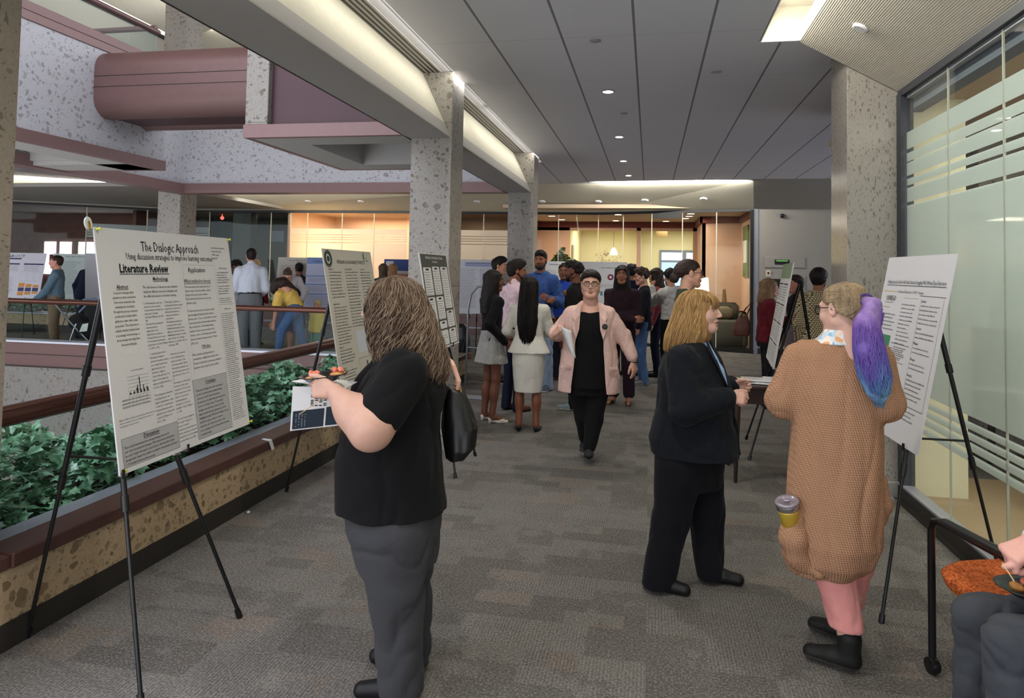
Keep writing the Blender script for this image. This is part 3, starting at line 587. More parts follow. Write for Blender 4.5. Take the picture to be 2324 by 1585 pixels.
for (x, t_) in ((-15.2, 0), (-13.2, 0), (-9.4, 1), (-7.9, 1), (-6.6, 1), (-5.3, 1), (-3.85, 1), (-2.37, 1), (-1.12, 1), (-.1, 1), (1.1, 1)):
    # discs on the raked far soffit
    f_ = .42; i = 0 if x < -11 else (1 if x < -1.15 else 2); tt = (x-SF[i][0])/(SF[i+1][0]-SF[i][0])
    a = Vector((SF[i][0]+tt*(SF[i+1][0]-SF[i][0]), SF[i][1]+tt*(SF[i+1][1]-SF[i][1]), 2.92)); c = Vector((ST[i][0]+tt*(ST[i+1][0]-ST[i][0]), ST[i][1]+tt*(ST[i+1][1]-ST[i][1]), 3.35))
    p = a.lerp(c, f_); u = (c-a).normalized(); s_ = Vector((SF[i+1][0]-SF[i][0], SF[i+1][1]-SF[i][1], 0)).normalized(); nn = s_.cross(u).normalized()
    if nn.z > 0: nn = -nn
    mt = Matrix.Translation(p) @ nn.to_track_quat('Z', 'Y').to_matrix().to_4x4()
    m = MB(); m.lathe([(.075, 0), (.075, .02), (.062, .03), (0, .03)], n=20, M4=mt); tag(m.build('sprinkler_disc', M['white']), 'round white sprinkler disc on the lit soffit above the far glass fronts', 'sprinkler disc', 'discs along the far soffit')
for (y, lab) in ((4.9, 'round pale disc low on the ribbed soffit beside the light cove'), (4.05, 'round pale disc at the top edge of the photo on the ribbed soffit')):
    p = Vector((1.33, y, 3.345-(1.33-1.09)*.415/.71)); nn = Vector((-.415, 0, -.71)).normalized()
    m = MB(); m.lathe([(.05, 0), (.05, .012), (.042, .018), (0, .018)], n=20, M4=Matrix.Translation(p) @ nn.to_track_quat('Z', 'Y').to_matrix().to_4x4()); tag(m.build('sprinkler_disc', M['white']), lab, 'sprinkler disc')
# ================================================================== ORGANIC SURFACES: signed-distance bodies meshed with surface nets
def _cap(P, a, b, ra, rb):
    a = np.array(a, float); b = np.array(b, float); ba = b-a; L = ba@ba+1e-12
    q = P-a; h = np.clip((q@ba)/L, 0, 1); return np.sqrt(((q-h[..., None]*ba)**2).sum(-1))-(ra+(rb-ra)*h)
def _ell(P, c, r, R):
    q = P-np.array(c, float)
    if R is not None: q = q@R
    r = np.array(r, float); k0 = np.sqrt(((q/r)**2).sum(-1)); k1 = np.sqrt(((q/(r*r))**2).sum(-1))+1e-9
    return k0*(k0-1)/k1
def rot(ax=0, ay=0, az=0):
    return np.array(Matrix.Rotation(math.radians(az), 3, 'Z') @ Matrix.Rotation(math.radians(ay), 3, 'Y') @ Matrix.Rotation(math.radians(ax), 3, 'X'))
class Sdf:
    """list of solids blended together; every op is (kind, bbox, fn, k)"""
    def __init__(s): s.ops = []
    def _p(s, kind, lo, hi, fn, k): s.ops.append((kind, np.array(lo, float), np.array(hi, float), fn, k)); return s
    def cap(s, a, b, ra, rb=None, k=.02, kind='add'):
        rb = ra if rb is None else rb; r = max(ra, rb); return s._p(kind, np.minimum(a, b)-r, np.maximum(a, b)+r, lambda P: _cap(P, a, b, ra, rb), k)
    def chain(s, pts, rs, k=.02, kind='add'):
        for i in range(len(pts)-1): s.cap(pts[i], pts[i+1], rs[i], rs[i+1], k, kind)
        return s
    def ell(s, c, r, R=None, k=.02, kind='add'):
        m = max(r) if R is not None else np.array(r, float); return s._p(kind, np.array(c)-m, np.array(c)+m, lambda P: _ell(P, c, r, R), k)
    def loft(s, tab, R=None, k=.03, kind='add', e=2.0, o=(0, 0, 0)):
        """tab rows z, a, b, cx, cy: elliptic sections; R rotates local->frame about z"""
        t = np.array(tab, float); t = t[np.argsort(t[:, 0])]; o = np.array(o, float)
        mx = np.abs(t[:, 3]).max()+np.abs(t[:, 4]).max()+max(t[:, 1].max(), t[:, 2].max())
        def fn(P):
            q = P-o
            if R is not None: q = q@R
            z = q[..., 2]; a = np.interp(z, t[:, 0], t[:, 1]); b_ = np.interp(z, t[:, 0], t[:, 2])
            x = q[..., 0]-np.interp(z, t[:, 0], t[:, 3]); y = q[..., 1]-np.interp(z, t[:, 0], t[:, 4])
            kk = ((np.abs(x)/a)**e+(np.abs(y)/b_)**e)**(1/e)
            d = (kk-1)*np.minimum(a, b_)
            return np.maximum(d, np.maximum(z-t[-1, 0], t[0, 0]-z))
        return s._p(kind, o+np.array([-mx, -mx, t[0, 0]]), o+np.array([mx, mx, t[-1, 0]]), fn, k)
    def half(s, n, d, k=.01):
        """keep points with n.p <= d"""
        n = np.array(n, float); s.ops.append(('int', None, None, lambda P: P@n-d, k)); return s
    def custom(s, fn, lo, hi, k=.01, kind='sub'): return s._p(kind, lo, hi, fn, k)
    def mesh(s, h, pad=None):
        adds = [o for o in s.ops if o[0] == 'add']; lo = np.min([o[1] for o in adds], 0)-2.2*h; hi = np.max([o[2] for o in adds], 0)+2.2*h
        n = np.ceil((hi-lo)/h).astype(int)+1
        F = np.full(n, 9.0, np.float32); ax = [lo[i]+h*np.arange(n[i]) for i in range(3)]
        for kind, a, b, fn, k in s.ops:
            if a is None: sl = [slice(0, n[i]) for i in range(3)]
            else:
                i0 = np.clip(np.floor((a-k*1.2-2*h-lo)/h).astype(int), 0, n); i1 = np.clip(np.ceil((b+k*1.2+2*h-lo)/h).astype(int)+1, 0, n)
                if (i1 <= i0).any(): continue
                sl = [slice(i0[i], i1[i]) for i in range(3)]
            P = np.stack(np.meshgrid(*[ax[i][sl[i]] for i in range(3)], indexing='ij'), -1)
            d = fn(P).astype(np.float32); G = F[tuple(sl)]; k = max(k, 1e-4)
            if kind == 'add': hh = np.clip(.5+.5*(G-d)/k, 0, 1); G = G*(1-hh)+d*hh-k*hh*(1-hh)
            else:
                if kind == 'sub': d = -d
                hh = np.clip(.5-.5*(G-d)/k, 0, 1); G = G*(1-hh)+d*hh+k*hh*(1-hh)
            F[tuple(sl)] = G
        return surfnet(F, lo, h)
def surfnet(F, lo, h):
    I = F < 0; nx, ny, nz = F.shape
    corners = [(i, j, k) for i in (0, 1) for j in (0, 1) for k in (0, 1)]
    def sub(A, c): return A[c[0]:nx-1+c[0], c[1]:ny-1+c[1], c[2]:nz-1+c[2]]
    cnt = sum(sub(I, c).astype(np.int8) for c in corners); act = (cnt > 0) & (cnt < 8)
    idx = np.full(act.shape, -1, np.int64); ids = np.argwhere(act); idx[act] = np.arange(len(ids))
    acc = np.zeros((len(ids), 3)); w = np.zeros(len(ids))
    vals = {c: F[ids[:, 0]+c[0], ids[:, 1]+c[1], ids[:, 2]+c[2]] for c in corners}
    for c in corners:
        for axx in range(3):
            if c[axx] == 1: continue
            d = list(c); d[axx] = 1; d = tuple(d); a, b = vals[c], vals[d]; msk = (a < 0) != (b < 0)
            t = np.where(msk, a/(a-b+1e-12), 0); p = np.zeros((len(ids), 3)); p += np.array(c); p[:, axx] += t
            acc += p*msk[:, None]; w += msk
    V = lo+h*(ids+acc/w[:, None])
    quads = []
    for axx in range(3):
        u, v = [(1, 2), (2, 0), (0, 1)][axx]
        A = np.moveaxis(I, (axx, u, v), (0, 1, 2)); X = np.moveaxis(idx, (axx, u, v), (0, 1, 2))
        a = A[:-1, 1:-1, 1:-1]; b = A[1:, 1:-1, 1:-1]; e = a != b; q = np.argwhere(e)
        if len(q) == 0: continue
        i, j, k = q[:, 0], q[:, 1]+1, q[:, 2]+1
        Q = np.stack([X[i, j-1, k-1], X[i, j, k-1], X[i, j, k], X[i, j-1, k]], 1)
        flip = ~a[q[:, 0], q[:, 1], q[:, 2]]; Q[flip] = Q[flip][:, ::-1]; quads.append(Q)
    Q = np.concatenate(quads); Q = Q[(Q >= 0).all(1)]
    return V, Q
def vnormals(V, Q):
    n = np.cross(V[Q[:, 2]]-V[Q[:, 0]], V[Q[:, 3]]-V[Q[:, 1]]); N = np.zeros_like(V)
    for k in range(4): np.add.at(N, Q[:, k], n)
    return N/(np.linalg.norm(N, axis=1, keepdims=True)+1e-12)
def relax(V, Q, it=1, f=.5):
    for _ in range(it):
        S = np.zeros_like(V); c = np.zeros(len(V))
        for a, b in ((0, 1), (1, 2), (2, 3), (3, 0)):
            np.add.at(S, Q[:, a], V[Q[:, b]]); np.add.at(S, Q[:, b], V[Q[:, a]]); np.add.at(c, Q[:, a], 1); np.add.at(c, Q[:, b], 1)
        V = V*(1-f)+f*S/np.maximum(c, 1)[:, None]
    return V
_rw = np.random.default_rng(5); _wv = _rw.normal(size=(24, 3)); _wv /= np.linalg.norm(_wv, axis=1, keepdims=True); _wp = _rw.uniform(0, 6.28, 24)
def wob(P, f, seed=0, stretch=(1, 1, 1)):
    """cheap smooth pseudo-noise in about -1..1"""
    q = P*np.array(stretch)*f; r = 0
    for i in range(6):
        j = (i*3+seed*5) % 24; r = r+np.sin(q@_wv[j]*(1+.37*i)+_wp[j]+1.3*np.sin(q@_wv[(j+7) % 24]*.8+_wp[(j+3) % 24]))/(1+.25*i)
    return r/3.6
def folds(V, Q, amp, f, seed=0, stretch=(1, 1, .35), region=None):
    N = vnormals(V, Q); d = wob(V, f, seed, stretch)*amp*.38
    V2 = V+.02*np.stack([wob(V, 9, seed+3), wob(V, 9, seed+4), wob(V, 9, seed+5)], 1)
    for q_, sg in ((f*.9, 1), (f*1.7, .55)):
        r_ = 1-np.abs(wob(V2, q_, seed+1, stretch)); d = d-amp*1.3*sg*np.clip((r_-.62)/.38, 0, 1)**1.6
    if region is not None: d = d*region(V)
    return V+N*d[:, None]
# ------------------------------------------------------------------ colours of people
def skin_mat(c):
    key = ('skin', c)
    if key in MC: return MC[key]
    b = NB('skin'); v = b.coord(); n = b.noise(v, 38, 4, .6); n2 = b.noise(v, 6, 2, .5); cc = rgb(c)
    col = b.mix(n.outputs[0], tuple([x*.86 for x in cc[:3]]+[1]), tuple([min(1, x*1.1) for x in cc[:3]]+[1]))
    col = b.mix(b.math('MULTIPLY', n2.outputs[0], .25), col, (min(1, cc[0]*1.15), cc[1]*.78, cc[2]*.72, 1))
    MC[key] = b.finish(col, .5, .35, 0, n.outputs[0], .08, .001, Subsurface_Weight=.12, Subsurface_Scale=.01); return MC[key]
def hair_mat(c1, c2=None, rough=.42, sc=(60, 60, 4)):
    key = ('hair', c1, c2, sc)
    if key in MC: return MC[key]
    b = NB('hair'); v = b.coord(scale=sc); n = b.noise(v, 1.6, 4, .7, .6); n2 = b.noise(b.coord(scale=(8, 8, 3)), 1.2, 3, .6)
    a = rgb(c1); d = rgb(c2) if c2 else tuple([min(1, x*1.9+.01) for x in a[:3]]+[1])
    fq = b.n('ShaderNodeMath', operation='MULTIPLY', use_clamp=True); fq.inputs[1].default_value = 2.9; b.l(b.math('SUBTRACT', b.math('MULTIPLY', b.math('ADD', n.outputs[0], n2.outputs[0]), .5), .33), fq.inputs[0]); col = b.mix(fq.outputs[0], a, d)
    MC[key] = b.finish(col, rough+.1, .22, 0, n.outputs[0], .9, .004); return MC[key]
def lipcol(c): x = rgb(c); return (min(1, x[0]*.92), x[1]*.62, x[2]*.66, 1)
def lip_mat(c):
    key = ('lip', c)
    if key not in MC: b = NB('lips'); n = b.noise(b.coord(), 80, 2); l = lipcol(c); MC[key] = b.finish(b.mix(n.outputs[0], tuple([x*.85 for x in l[:3]]+[1]), l), .4, .4)
    return MC[key]
# ------------------------------------------------------------------ heads (canonical frame: +y face, +z up, centre between the ears)
_HC = {}
def head_geo(h=.004, jaw=1.0, open_=0.0, full=0.0):
    key = (h, jaw, open_, full)
    if key in _HC: return _HC[key]
    s = Sdf(); j = jaw; f = full
    s.ell((0, -.015, .033), (.074, .094, .083), k=.01)
    s.ell((0, .030, -.025), (.060*j+f*.006, .062, .080), k=.035); s.ell((0, .066, -.094), (.024*j+f*.01, .020, .020), k=.03)
    for x in (-1, 1):
        s.cap((x*.050*j, .0, -.052), (x*.020*j, .060, -.095), .022+f*.008, .017+f*.006, k=.03)
        s.ell((x*.038, .060, -.028), (.024+f*.006, .022, .024+f*.004), k=.02)
        s.cap((x*.012, .088, .026), (x*.047, .070, .024), .0095, .008, k=.014)
    s.cap((0, .086, .018), (0, .108, -.022), .0075, .0105, k=.010)
    s.ell((0, .108, -.027), (.0095, .009, .0085), k=.006)
    for x in (-1, 1):
        s.ell((x*.0125, .099, -.030), (.0075, .009, .0065), k=.006)
        s.ell((x*.031, .098, .004), (.019, .0155, .0115), kind='sub', k=.012)
        s.cap((x*.017, .0800, .0092), (x*.046, .0735, .0078), .0052, .0044, k=.004)
        s.cap((x*.018, .0790, -.0055), (x*.045, .0730, -.0048), .0046, .0038, k=.005)
        s.ell((x*.0775, -.010, .000), (.009, .018, .031), R=rot(0, 0, x*-22), k=.006)
        s.ell((x*.086, -.006, .002), (.006, .010, .019), R=rot(0, 0, x*-22), kind='sub', k=.005)
        s.cap((x*.012, .093, -.052), (x*.026, .083, -.060), .0045, .003, k=.006)
    s.ell((0, .0915, -.0550), (.0225, .0085, .0036), k=.004); s.ell((0, .0895, -.0650-open_*.012), (.019, .009, .0050), k=.005)
    for x in (-1, 1): s.ell((x*.0235, .0840, -.0575), (.005, .006, .004), k=.006)
    s.cap((-.024, .088, -.0585), (0, .096, -.0600), .0017, .0017, kind='sub', k=.0025); s.cap((.024, .088, -.0585), (0, .096, -.0600), .0017, .0017, kind='sub', k=.0025)
    if open_: s.ell((0, .098, -.0605-open_*.005), (.014, .012, .003+.006*open_), kind='sub', k=.004)
    s.ell((0, .082, -.079), (.016, .006, .004), kind='sub', k=.01)
    s.cap((0, -.022, -.05), (0, -.040, -.20), .051+f*.010, .060+f*.012, k=.028)
    V, Q = s.mesh(h); V = relax(V, Q, 1, .35)
    c = V[Q].mean(1); mi = np.zeros(len(Q), int)
    lips = (c[:, 1] > .084) & (((c[:, 0]/.0240)**2+((c[:, 2]+.0602+open_*.006)/(.0088+.006*open_))**2) < 1); mi[lips] = 1
    br = (c[:, 1] > .055) & (np.abs(c[:, 2]-.0275+.10*np.abs(np.abs(c[:, 0])-.03)) < .0042) & (np.abs(c[:, 0]) > .011) & (np.abs(c[:, 0]) < .052); mi[br] = 2
    _HC[key] = (V, Q, mi); return _HC[key]
_EC = {}
def eye_geo(look=(0, 0)):
    m = MB()
    for x in (-1, 1):
        c = (x*.0315, .0700, .0022); r = .0118; n0 = len(m.v); m.mat(3).ball(c, r, 14, 10)
        d = Vector((look[0]+x*.06, 1, look[1])).normalized(); up = d.to_track_quat('Z', 'Y').to_matrix().to_4x4()
        T = Matrix.Translation(Vector(c)) @ up
        m.mat(4).lathe([(0, r*1.03), (.0048, r*.955), (.0056, r*.905)], n=12, M4=T)
    return m
def hair_geo(style, h=.005, seed=0):
    """returns V,Q in head frame"""
    s = Sdf(); st = style['kind']; L = style.get('len', .3); vol = style.get('vol', 0); hl = style.get('line', .066); slope = style.get('slope', .86 if st in ('short', 'curly') else .62)
    cap_r = (.080+vol, .101+vol, .083+vol)
    def facecut(w=.064, top=.055, low=-.4):
        s.ell((0, .105, -.02), (w, .075, top+.03), kind='sub', k=.012); s.cap((0, .125, -.05), (0, .14, low), w*.98, w*1.05, kind='sub', k=.015)
    if style.get('rows'):
        s.loft(style['rows'], k=.03); w_ = style.get('fw', .05); s.ell((style.get('fx', 0), .12, -.02), (w_, .085, style.get('ft', .05)+.03), kind='sub', k=.012); s.cap((style.get('fx', 0), .14, -.05), (style.get('fx', 0), .17, -.5), w_, w_*1.05, kind='sub', k=.015)
    elif st in ('short', 'bun', 'pony', 'curly', 'afro'):
        if st == 'afro': s.ell((0, -.02, .05), (.12+vol, .12+vol, .115+vol), k=.02)
        else: s.ell((0, -.020, .040), cap_r, k=.02)
        if st in ('short', 'curly') and style.get('top'): t = style['top']; s.ell((0, .02, .085), (.068, .085, .03+t), k=.03)
        n = np.array([0, slope, -1.0]); s.half(n, -(hl-slope*.09), k=.02)          # keep z > line + slope*(y-.09)
        s.ell((0, .10, .0), (.062, .05, hl+.004), kind='sub', k=.015)
        for x in (-1, 1): s.ell((x*.088, .0, -.01), (.02, .026, .04), kind='sub', k=.01)
        if st == 'short': s.ell((0, -.055, -.02), (.066, .055, .055), k=.03)
        if st == 'bun': s.ell((0, -.10, .01), (.062, .05, .055), k=.03); s.ell(style.get('bun', (0, -.145, .02)), (.048, .040, .045), k=.012)
        if st == 'pony': s.ell((0, -.06, 0), (.062, .055, .06), k=.03)
    else:
        w = style.get('w', .10); fl = style.get('flare', .03); back = style.get('back', -.03)
        s.ell((0, -.020, .040), cap_r, k=.02)
        rows = [(-L, w+fl*.6, .065+fl*.5, 0, back-.045), (-L*.7, w+fl, .085+fl*.5, 0, back-.03), (-L*.35, w+fl*.7, .098, 0, back-.012), (-.02, w, .105, 0, back+.01), (.06, .080, .095, 0, -.02)]
        s.loft(rows, k=.04); facecut(style.get('fw', .060), style.get('ft', .05), -L-.1)
        if style.get('bangs'): s.cap((-.045, .083, .062), (.045, .083, .062), .016, .016, k=.02); s.cap((-.045, .088, .045), (.045, .088, .045), .010, k=.015)
    V, Q = s.mesh(h); V = relax(V, Q, 1, .4); N = vnormals(V, Q)
    if st in ('curly', 'afro'): d = .010*wob(V, 75, seed)+.006*wob(V, 150, seed+1)
    else:
        ang = np.arctan2(V[:, 0], -V[:, 1]+.02); cv = style.get('curl', 0)
        st_ = (1, 1, .22) if st in ('long',) or style.get('rows') else (1, .45, .8)
        d = .0034*wob(V, 190, seed+4, st_)+.0030*wob(V, 90, seed+1, st_)+.003*wob(V, 34, seed, st_)+cv*.007*wob(V, 62, seed+2)
    return V+N*d[:, None], Q
def strands(name, rows, mat, parent, toH, n=500, r=.0022, seed=3, wave=.012, wf=55, skip=None, zend=None, lift=.004, segs=26, gather=0):
    """locks of hair laid over a loft surface from the crown to the tips (one mesh)"""
    rg = np.random.default_rng(seed); t = np.array(rows, float); t = t[np.argsort(-t[:, 0])]; zt, zb = t[0, 0], t[-1, 0]
    Vs, Fs = [], []; cnt = 0
    for i in range(n):
        th = rg.uniform(-math.pi, math.pi); z0 = zt-(zt-zb)*rg.uniform(0, .55)**1.6*.9-.002; z1 = zb+rg.uniform(-.02, .06)
        if zend is not None: z1 = min(z1+0, z0-.06)
        if z1 > z0-.05: z1 = z0-.05
        k = np.linspace(0, 1, segs); z = z0+(z1-z0)*k
        a = np.interp(-z, -t[:, 0], t[:, 1]); b = np.interp(-z, -t[:, 0], t[:, 2]); cx = np.interp(-z, -t[:, 0], t[:, 3]); cy = np.interp(-z, -t[:, 0], t[:, 4])
        ph = rg.uniform(0, 6.28); wv = wave*rg.uniform(.5, 1.3); f = wf*rg.uniform(.7, 1.3); out = lift+rg.uniform(-.002, .007)
        tt = th+wv*np.sin(z*f+ph)/np.maximum(a, .03)*np.clip(k*3, 0, 1); rr = out+wv*.45*np.cos(z*f+ph)*np.clip(k*3, 0, 1)
        x = cx+(a+rr)*np.sin(tt); y = cy-(b+rr)*np.cos(tt); P = np.stack([x, y, z], 1)
        if skip is not None:
            bad = skip(P)
            if bad.any():
                j = int(np.argmax(bad))
                if j < 6:
                    # start below the gap when the lock hides behind the face opening
                    ok = np.where(~bad)[0]; ok = ok[ok > j]
                    if len(ok) < 8: continue
                    P = P[ok[0]:]; 
                    if skip(P).any(): continue
                else: P = P[:j]
        if len(P) < 5: continue
        m = len(P); T = np.gradient(P, axis=0); T /= np.linalg.norm(T, axis=1, keepdims=True)+1e-9
        N = np.stack([np.sin(th)*np.ones(m), -np.cos(th)*np.ones(m), np.zeros(m)], 1); N -= T*(N*T).sum(1)[:, None]; N /= np.linalg.norm(N, axis=1, keepdims=True)+1e-9; Bn = np.cross(T, N)
        rad = r*rg.uniform(.6, 1.5)*np.sin(np.linspace(.5, 3.0, m))**.6
        ring = np.stack([P+(N*math.cos(q)*.8+Bn*math.sin(q)*1.5)*rad[:, None] for q in (0, 2.094, 4.189)], 1).reshape(-1, 3)
        Vs.append(ring); idx = np.arange(m-1)*3
        for q in range(3): Fs.append(np.stack([idx+q, idx+(q+1) % 3, idx+3+(q+1) % 3, idx+3+q], 1)+cnt)
        cnt += len(ring)
    V = toH(np.concatenate(Vs)); return mesh_obj(name, V, np.concatenate(Fs), mat, parent, True)
# ------------------------------------------------------------------ hands (wrist at origin, fingers +y, back of hand +z, thumb towards +x)
_GC = {}
def hand_geo(curl=(.35, .35, .3), h=.005, spread=.05, thumb=(.55, .75, -.25), pinch=0):
    key = (tuple(curl), h, spread, tuple(thumb), pinch)
    if key in _GC: return _GC[key]
    s = Sdf(); xs = (.027, .009, -.010, -.027); ln = (.070, .079, .073, .057)
    s.cap((0, -.03, 0), (0, .01, 0), .024, .024, k=.02)
    for i, x in enumerate(xs):
        s.cap((x*.55, .008, 0), (x, .082-abs(i-1)*.004, 0), .0145, .0112, k=.012)
        a = 0; p = np.array([x, .084-abs(i-1)*.004, 0.0]); sp = spread*(x/.03)
        c = [q*(1+.15*(i-1)) for q in curl] if not pinch else [q*(1.0 if i == 0 else 1.35) for q in curl]
        for seg, (f, r0, r1) in enumerate(((.46, .0098, .0088), (.30, .0088, .0080), (.24, .0080, .0070))):
            a += c[seg]; d = np.array([math.sin(sp)*math.cos(a), math.cos(sp)*math.cos(a), -math.sin(a)]); q = p+d*ln[i]*f
            s.cap(p, q, r0, r1, k=.004 if seg else .007); p = q
    t = np.array(thumb, float); t /= np.linalg.norm(t); p0 = np.array([.018, .020, -.004]); p1 = p0+t*.040
    t2 = t+np.array([-.25, .35, -.05]); t2 /= np.linalg.norm(t2); p2 = p1+t2*.031; t3 = t2+np.array([-.3, .2, -.05]); t3 /= np.linalg.norm(t3)
    s.cap(p0, p1, .0165, .0120, k=.014); s.cap(p1, p2, .0115, .0104, k=.006); s.cap(p2, p2+t3*.024, .0102, .0085, k=.004)
    V, Q = s.mesh(h); V = relax(V, Q, 1, .3); _GC[key] = (V, Q); return _GC[key]
def frame(y, z):
    y = np.array(y, float); y /= np.linalg.norm(y); z = np.array(z, float); z = z-y*(z@y); z /= np.linalg.norm(z); x = np.cross(y, z); return np.stack([x, y, z], 1)
def join_geo(parts):
    Vs, Fs, Ms = [], [], []; n = 0
    for V, Q, mi in parts:
        Vs.append(np.asarray(V, float)); Fs.append(np.asarray(Q)+n); Ms.append(np.full(len(Q), mi) if np.isscalar(mi) else np.asarray(mi)); n += len(V)
    return np.concatenate(Vs), Fs, Ms
def geo_object(name, parts, mats, parent):
    """parts: list of (V, faces array (n,4) or list, material index)"""
    quads = [(V, np.asarray(Q), mi) for V, Q, mi in parts if isinstance(Q, np.ndarray)]; other = [p for p in parts if not isinstance(p[1], np.ndarray)]
    V, Fs, Ms = join_geo(quads); F = np.concatenate(Fs); mi = np.concatenate(Ms)
    if not other: return mesh_obj(name, V, F, mats, parent, True, mi)
    n = len(V); fl = [tuple(int(i) for i in f) for f in F]; mi = list(mi)
    for (v2, f2, m2) in other: V = np.concatenate([V, v2]); fl += [tuple(i+n for i in f) for f in f2]; mi += list(m2); n = len(V)
    return mesh_obj(name, V, fl, mats, parent, True, mi)
EYEW = plain('#a79f98', .25, .5, name='eye_white'); IRIS = plain('#1d120c', .15, .6, name='iris')
# ------------------------------------------------------------------ the person builder
def person(loc, label, H=1.68, face=180, w=1.0, skin='#c79a80', hair=None, top=None, bottom=None, shoes=None, J=None, head=(0, 0, 0), vox=.012, hv=.006,
           group=None, glasses=None, hands=('relax', 'relax'), jaw=1.0, lean=(0, 0), shw=1.0, brow='#2a1c14', full=0, mouth=0, lowz=None, look=(0, 0), extra=None, dep=1.0, beard=None, headoff=(0, 0, 0)):
    """face: heading in degrees in the view frame of the spot (0 away, 90 picture left, 180 to the viewer, -90 picture right)."""
    s = H/1.7; root = empty('person', (loc[0], loc[1], loc[2] if len(loc) > 2 else 0), -math.atan2(loc[0], loc[1]), label, 'person', group)
    fr = math.radians(face); R = np.array([[math.cos(fr), -math.sin(fr), 0], [math.sin(fr), math.cos(fr), 0], [0, 0, 1.0]])
    def B(x, y, z): return R@np.array([x*s, y*s, z*s])
    ly, lx = lean
    def LN(x, y, z): k = max(0, z-.95); return B(x+lx*k, y+ly*k, z)
    D = dict(headc=LN(0, .02, 1.583), neck=LN(0, -.02, 1.43), chest=LN(0, 0, 1.25), pelvis=B(0, 0, .95))
    for sd, x in (('L', -1), ('R', 1)):
        D['sh'+sd] = LN(x*.165*shw, -.01, 1.345); D['el'+sd] = LN(x*(.205*shw+.02*(w-1)), -.04, 1.09); D['wr'+sd] = LN(x*(.215*shw+.03*(w-1)), .05, .845)
        D['hip'+sd] = B(x*.088*min(w, 1.2), 0, .90); D['kn'+sd] = B(x*.095, .015, .49); D['an'+sd] = B(x*.095, -.03, .085)
    for k, v in (J or {}).items(): D[k] = np.array(v, float)
    D['headc'] = D['headc']+np.array(headoff, float)
    hm = Matrix.Rotation(fr, 4, 'Z') @ Matrix.Rotation(math.radians(head[0]), 4, 'Z') @ Matrix.Rotation(math.radians(head[1]), 4, 'X') @ Matrix.Rotation(math.radians(head[2]), 4, 'Y')
    HR = np.array(hm.to_3x3()); hs = s**.6*1.0; hc = D['headc']
    def toH(V): return (V*hs)@HR.T+hc
    sk = skin_mat(skin); parts = []
    # body core, kept inside the clothes
    c = Sdf(); tw = .90*w
    def TB(rows, infl=0): return [(z*s, (a*tw+infl)*s, (b_*tw*dep+infl)*s, lx*max(0, z-.95)*s, (cy+ly*max(0, z-.95))*s) for z, a, b_, cy in rows]
    core = [(.80, .14, .10, -.01), (.90, .155, .11, -.01), (1.0, .14, .10, -.01), (1.1, .125, .092, 0), (1.2, .138, .098, 0), (1.3, .150, .098, 0), (1.38, .120, .075, -.01), (1.43, .07, .06, -.015)]
    if not (extra and extra.get('nocore')): c.loft(TB(core), R=R, k=.04)
    for sd in 'LR':
        c.chain([D['sh'+sd], D['el'+sd], D['wr'+sd]], [.047*s*(.7+.3*w), .038*s*(.75+.25*w), .026*s*(.8+.2*w)], k=.03)
        tr = bottom and bottom['kind'] != 'skirt' and not (extra and extra.get('legs'))
        if tr: c.chain([D['hip'+sd], D['kn'+sd], D['an'+sd]], [.055*s, .034*s, .030*s], k=.02)
        else: c.chain([D['hip'+sd], D['kn'+sd], D['an'+sd]], [.074*s*w**.5, .048*s, .036*s], k=.03); c.ell((D['kn'+sd]*.62+D['an'+sd]*.38)-R@np.array([0, .012*s, 0]), (.050*s, .050*s, .10*s), k=.03)
    for sd in 'LR': c.cap(D['neck']*.92+D['sh'+sd]*.08-np.array([0, 0, .01*s]), D['sh'+sd]-np.array([0, 0, .004]), .040*s, .040*s, k=.04)
    c.cap(D['neck']+np.array([0, 0, -.05]), hc+HR@np.array([0, -.03, -.07])*hs, .056*s, .050*s, k=.03)
    V, Q = c.mesh(max(vox, .009)); parts.append((V, Q, 0))
    hV, hQ, hmi = head_geo(hv, jaw, mouth, full)
    parts.append((toH(hV), hQ, hmi))
    for i, sd in enumerate('LR'):
        hp = hands[i]
        if hp is None: continue
        if isinstance(hp, str): hp = dict(pose=hp)
        d = D['wr'+sd]-D['el'+sd]; d = hp.get('dir', d/np.linalg.norm(d)); back = hp.get('back', R@np.array([(-1 if sd == 'L' else 1), .2, 0.1]))
        poses = dict(relax=(.35, .35, .25), hold=(.9, .8, .5), fist=(1.35, 1.4, .9), flat=(.1, .1, .08), pinch=(.8, .7, .35))
        gV, gQ = hand_geo(poses[hp.get('pose', 'relax')], hp.get('h', max(.0045, vox*.5)), thumb=hp.get('thumb', (.55, .75, -.3)), pinch=1 if hp.get('pose') == 'pinch' else 0)
        gV = gV.copy(); gQ2 = gQ
        mir = (sd == 'R') != bool(hp.get('flip', False))
        # palm faces the body: thumb forward. left hand: mirror so the thumb lands on the proper side
        FM = frame(d, back)
        if mir: gV[:, 0] *= -1; gQ2 = gQ[:, ::-1]
        parts.append(((gV*s*hp.get('s', 1.0))@FM.T+D['wr'+sd], gQ2, 0))
    eg = eye_geo(look); parts.append((toH(np.array(eg.v)), eg.f, eg.mi))
    body = geo_object('body', parts, [sk, lip_mat(skin), hair_mat(brow), EYEW, IRIS], root)
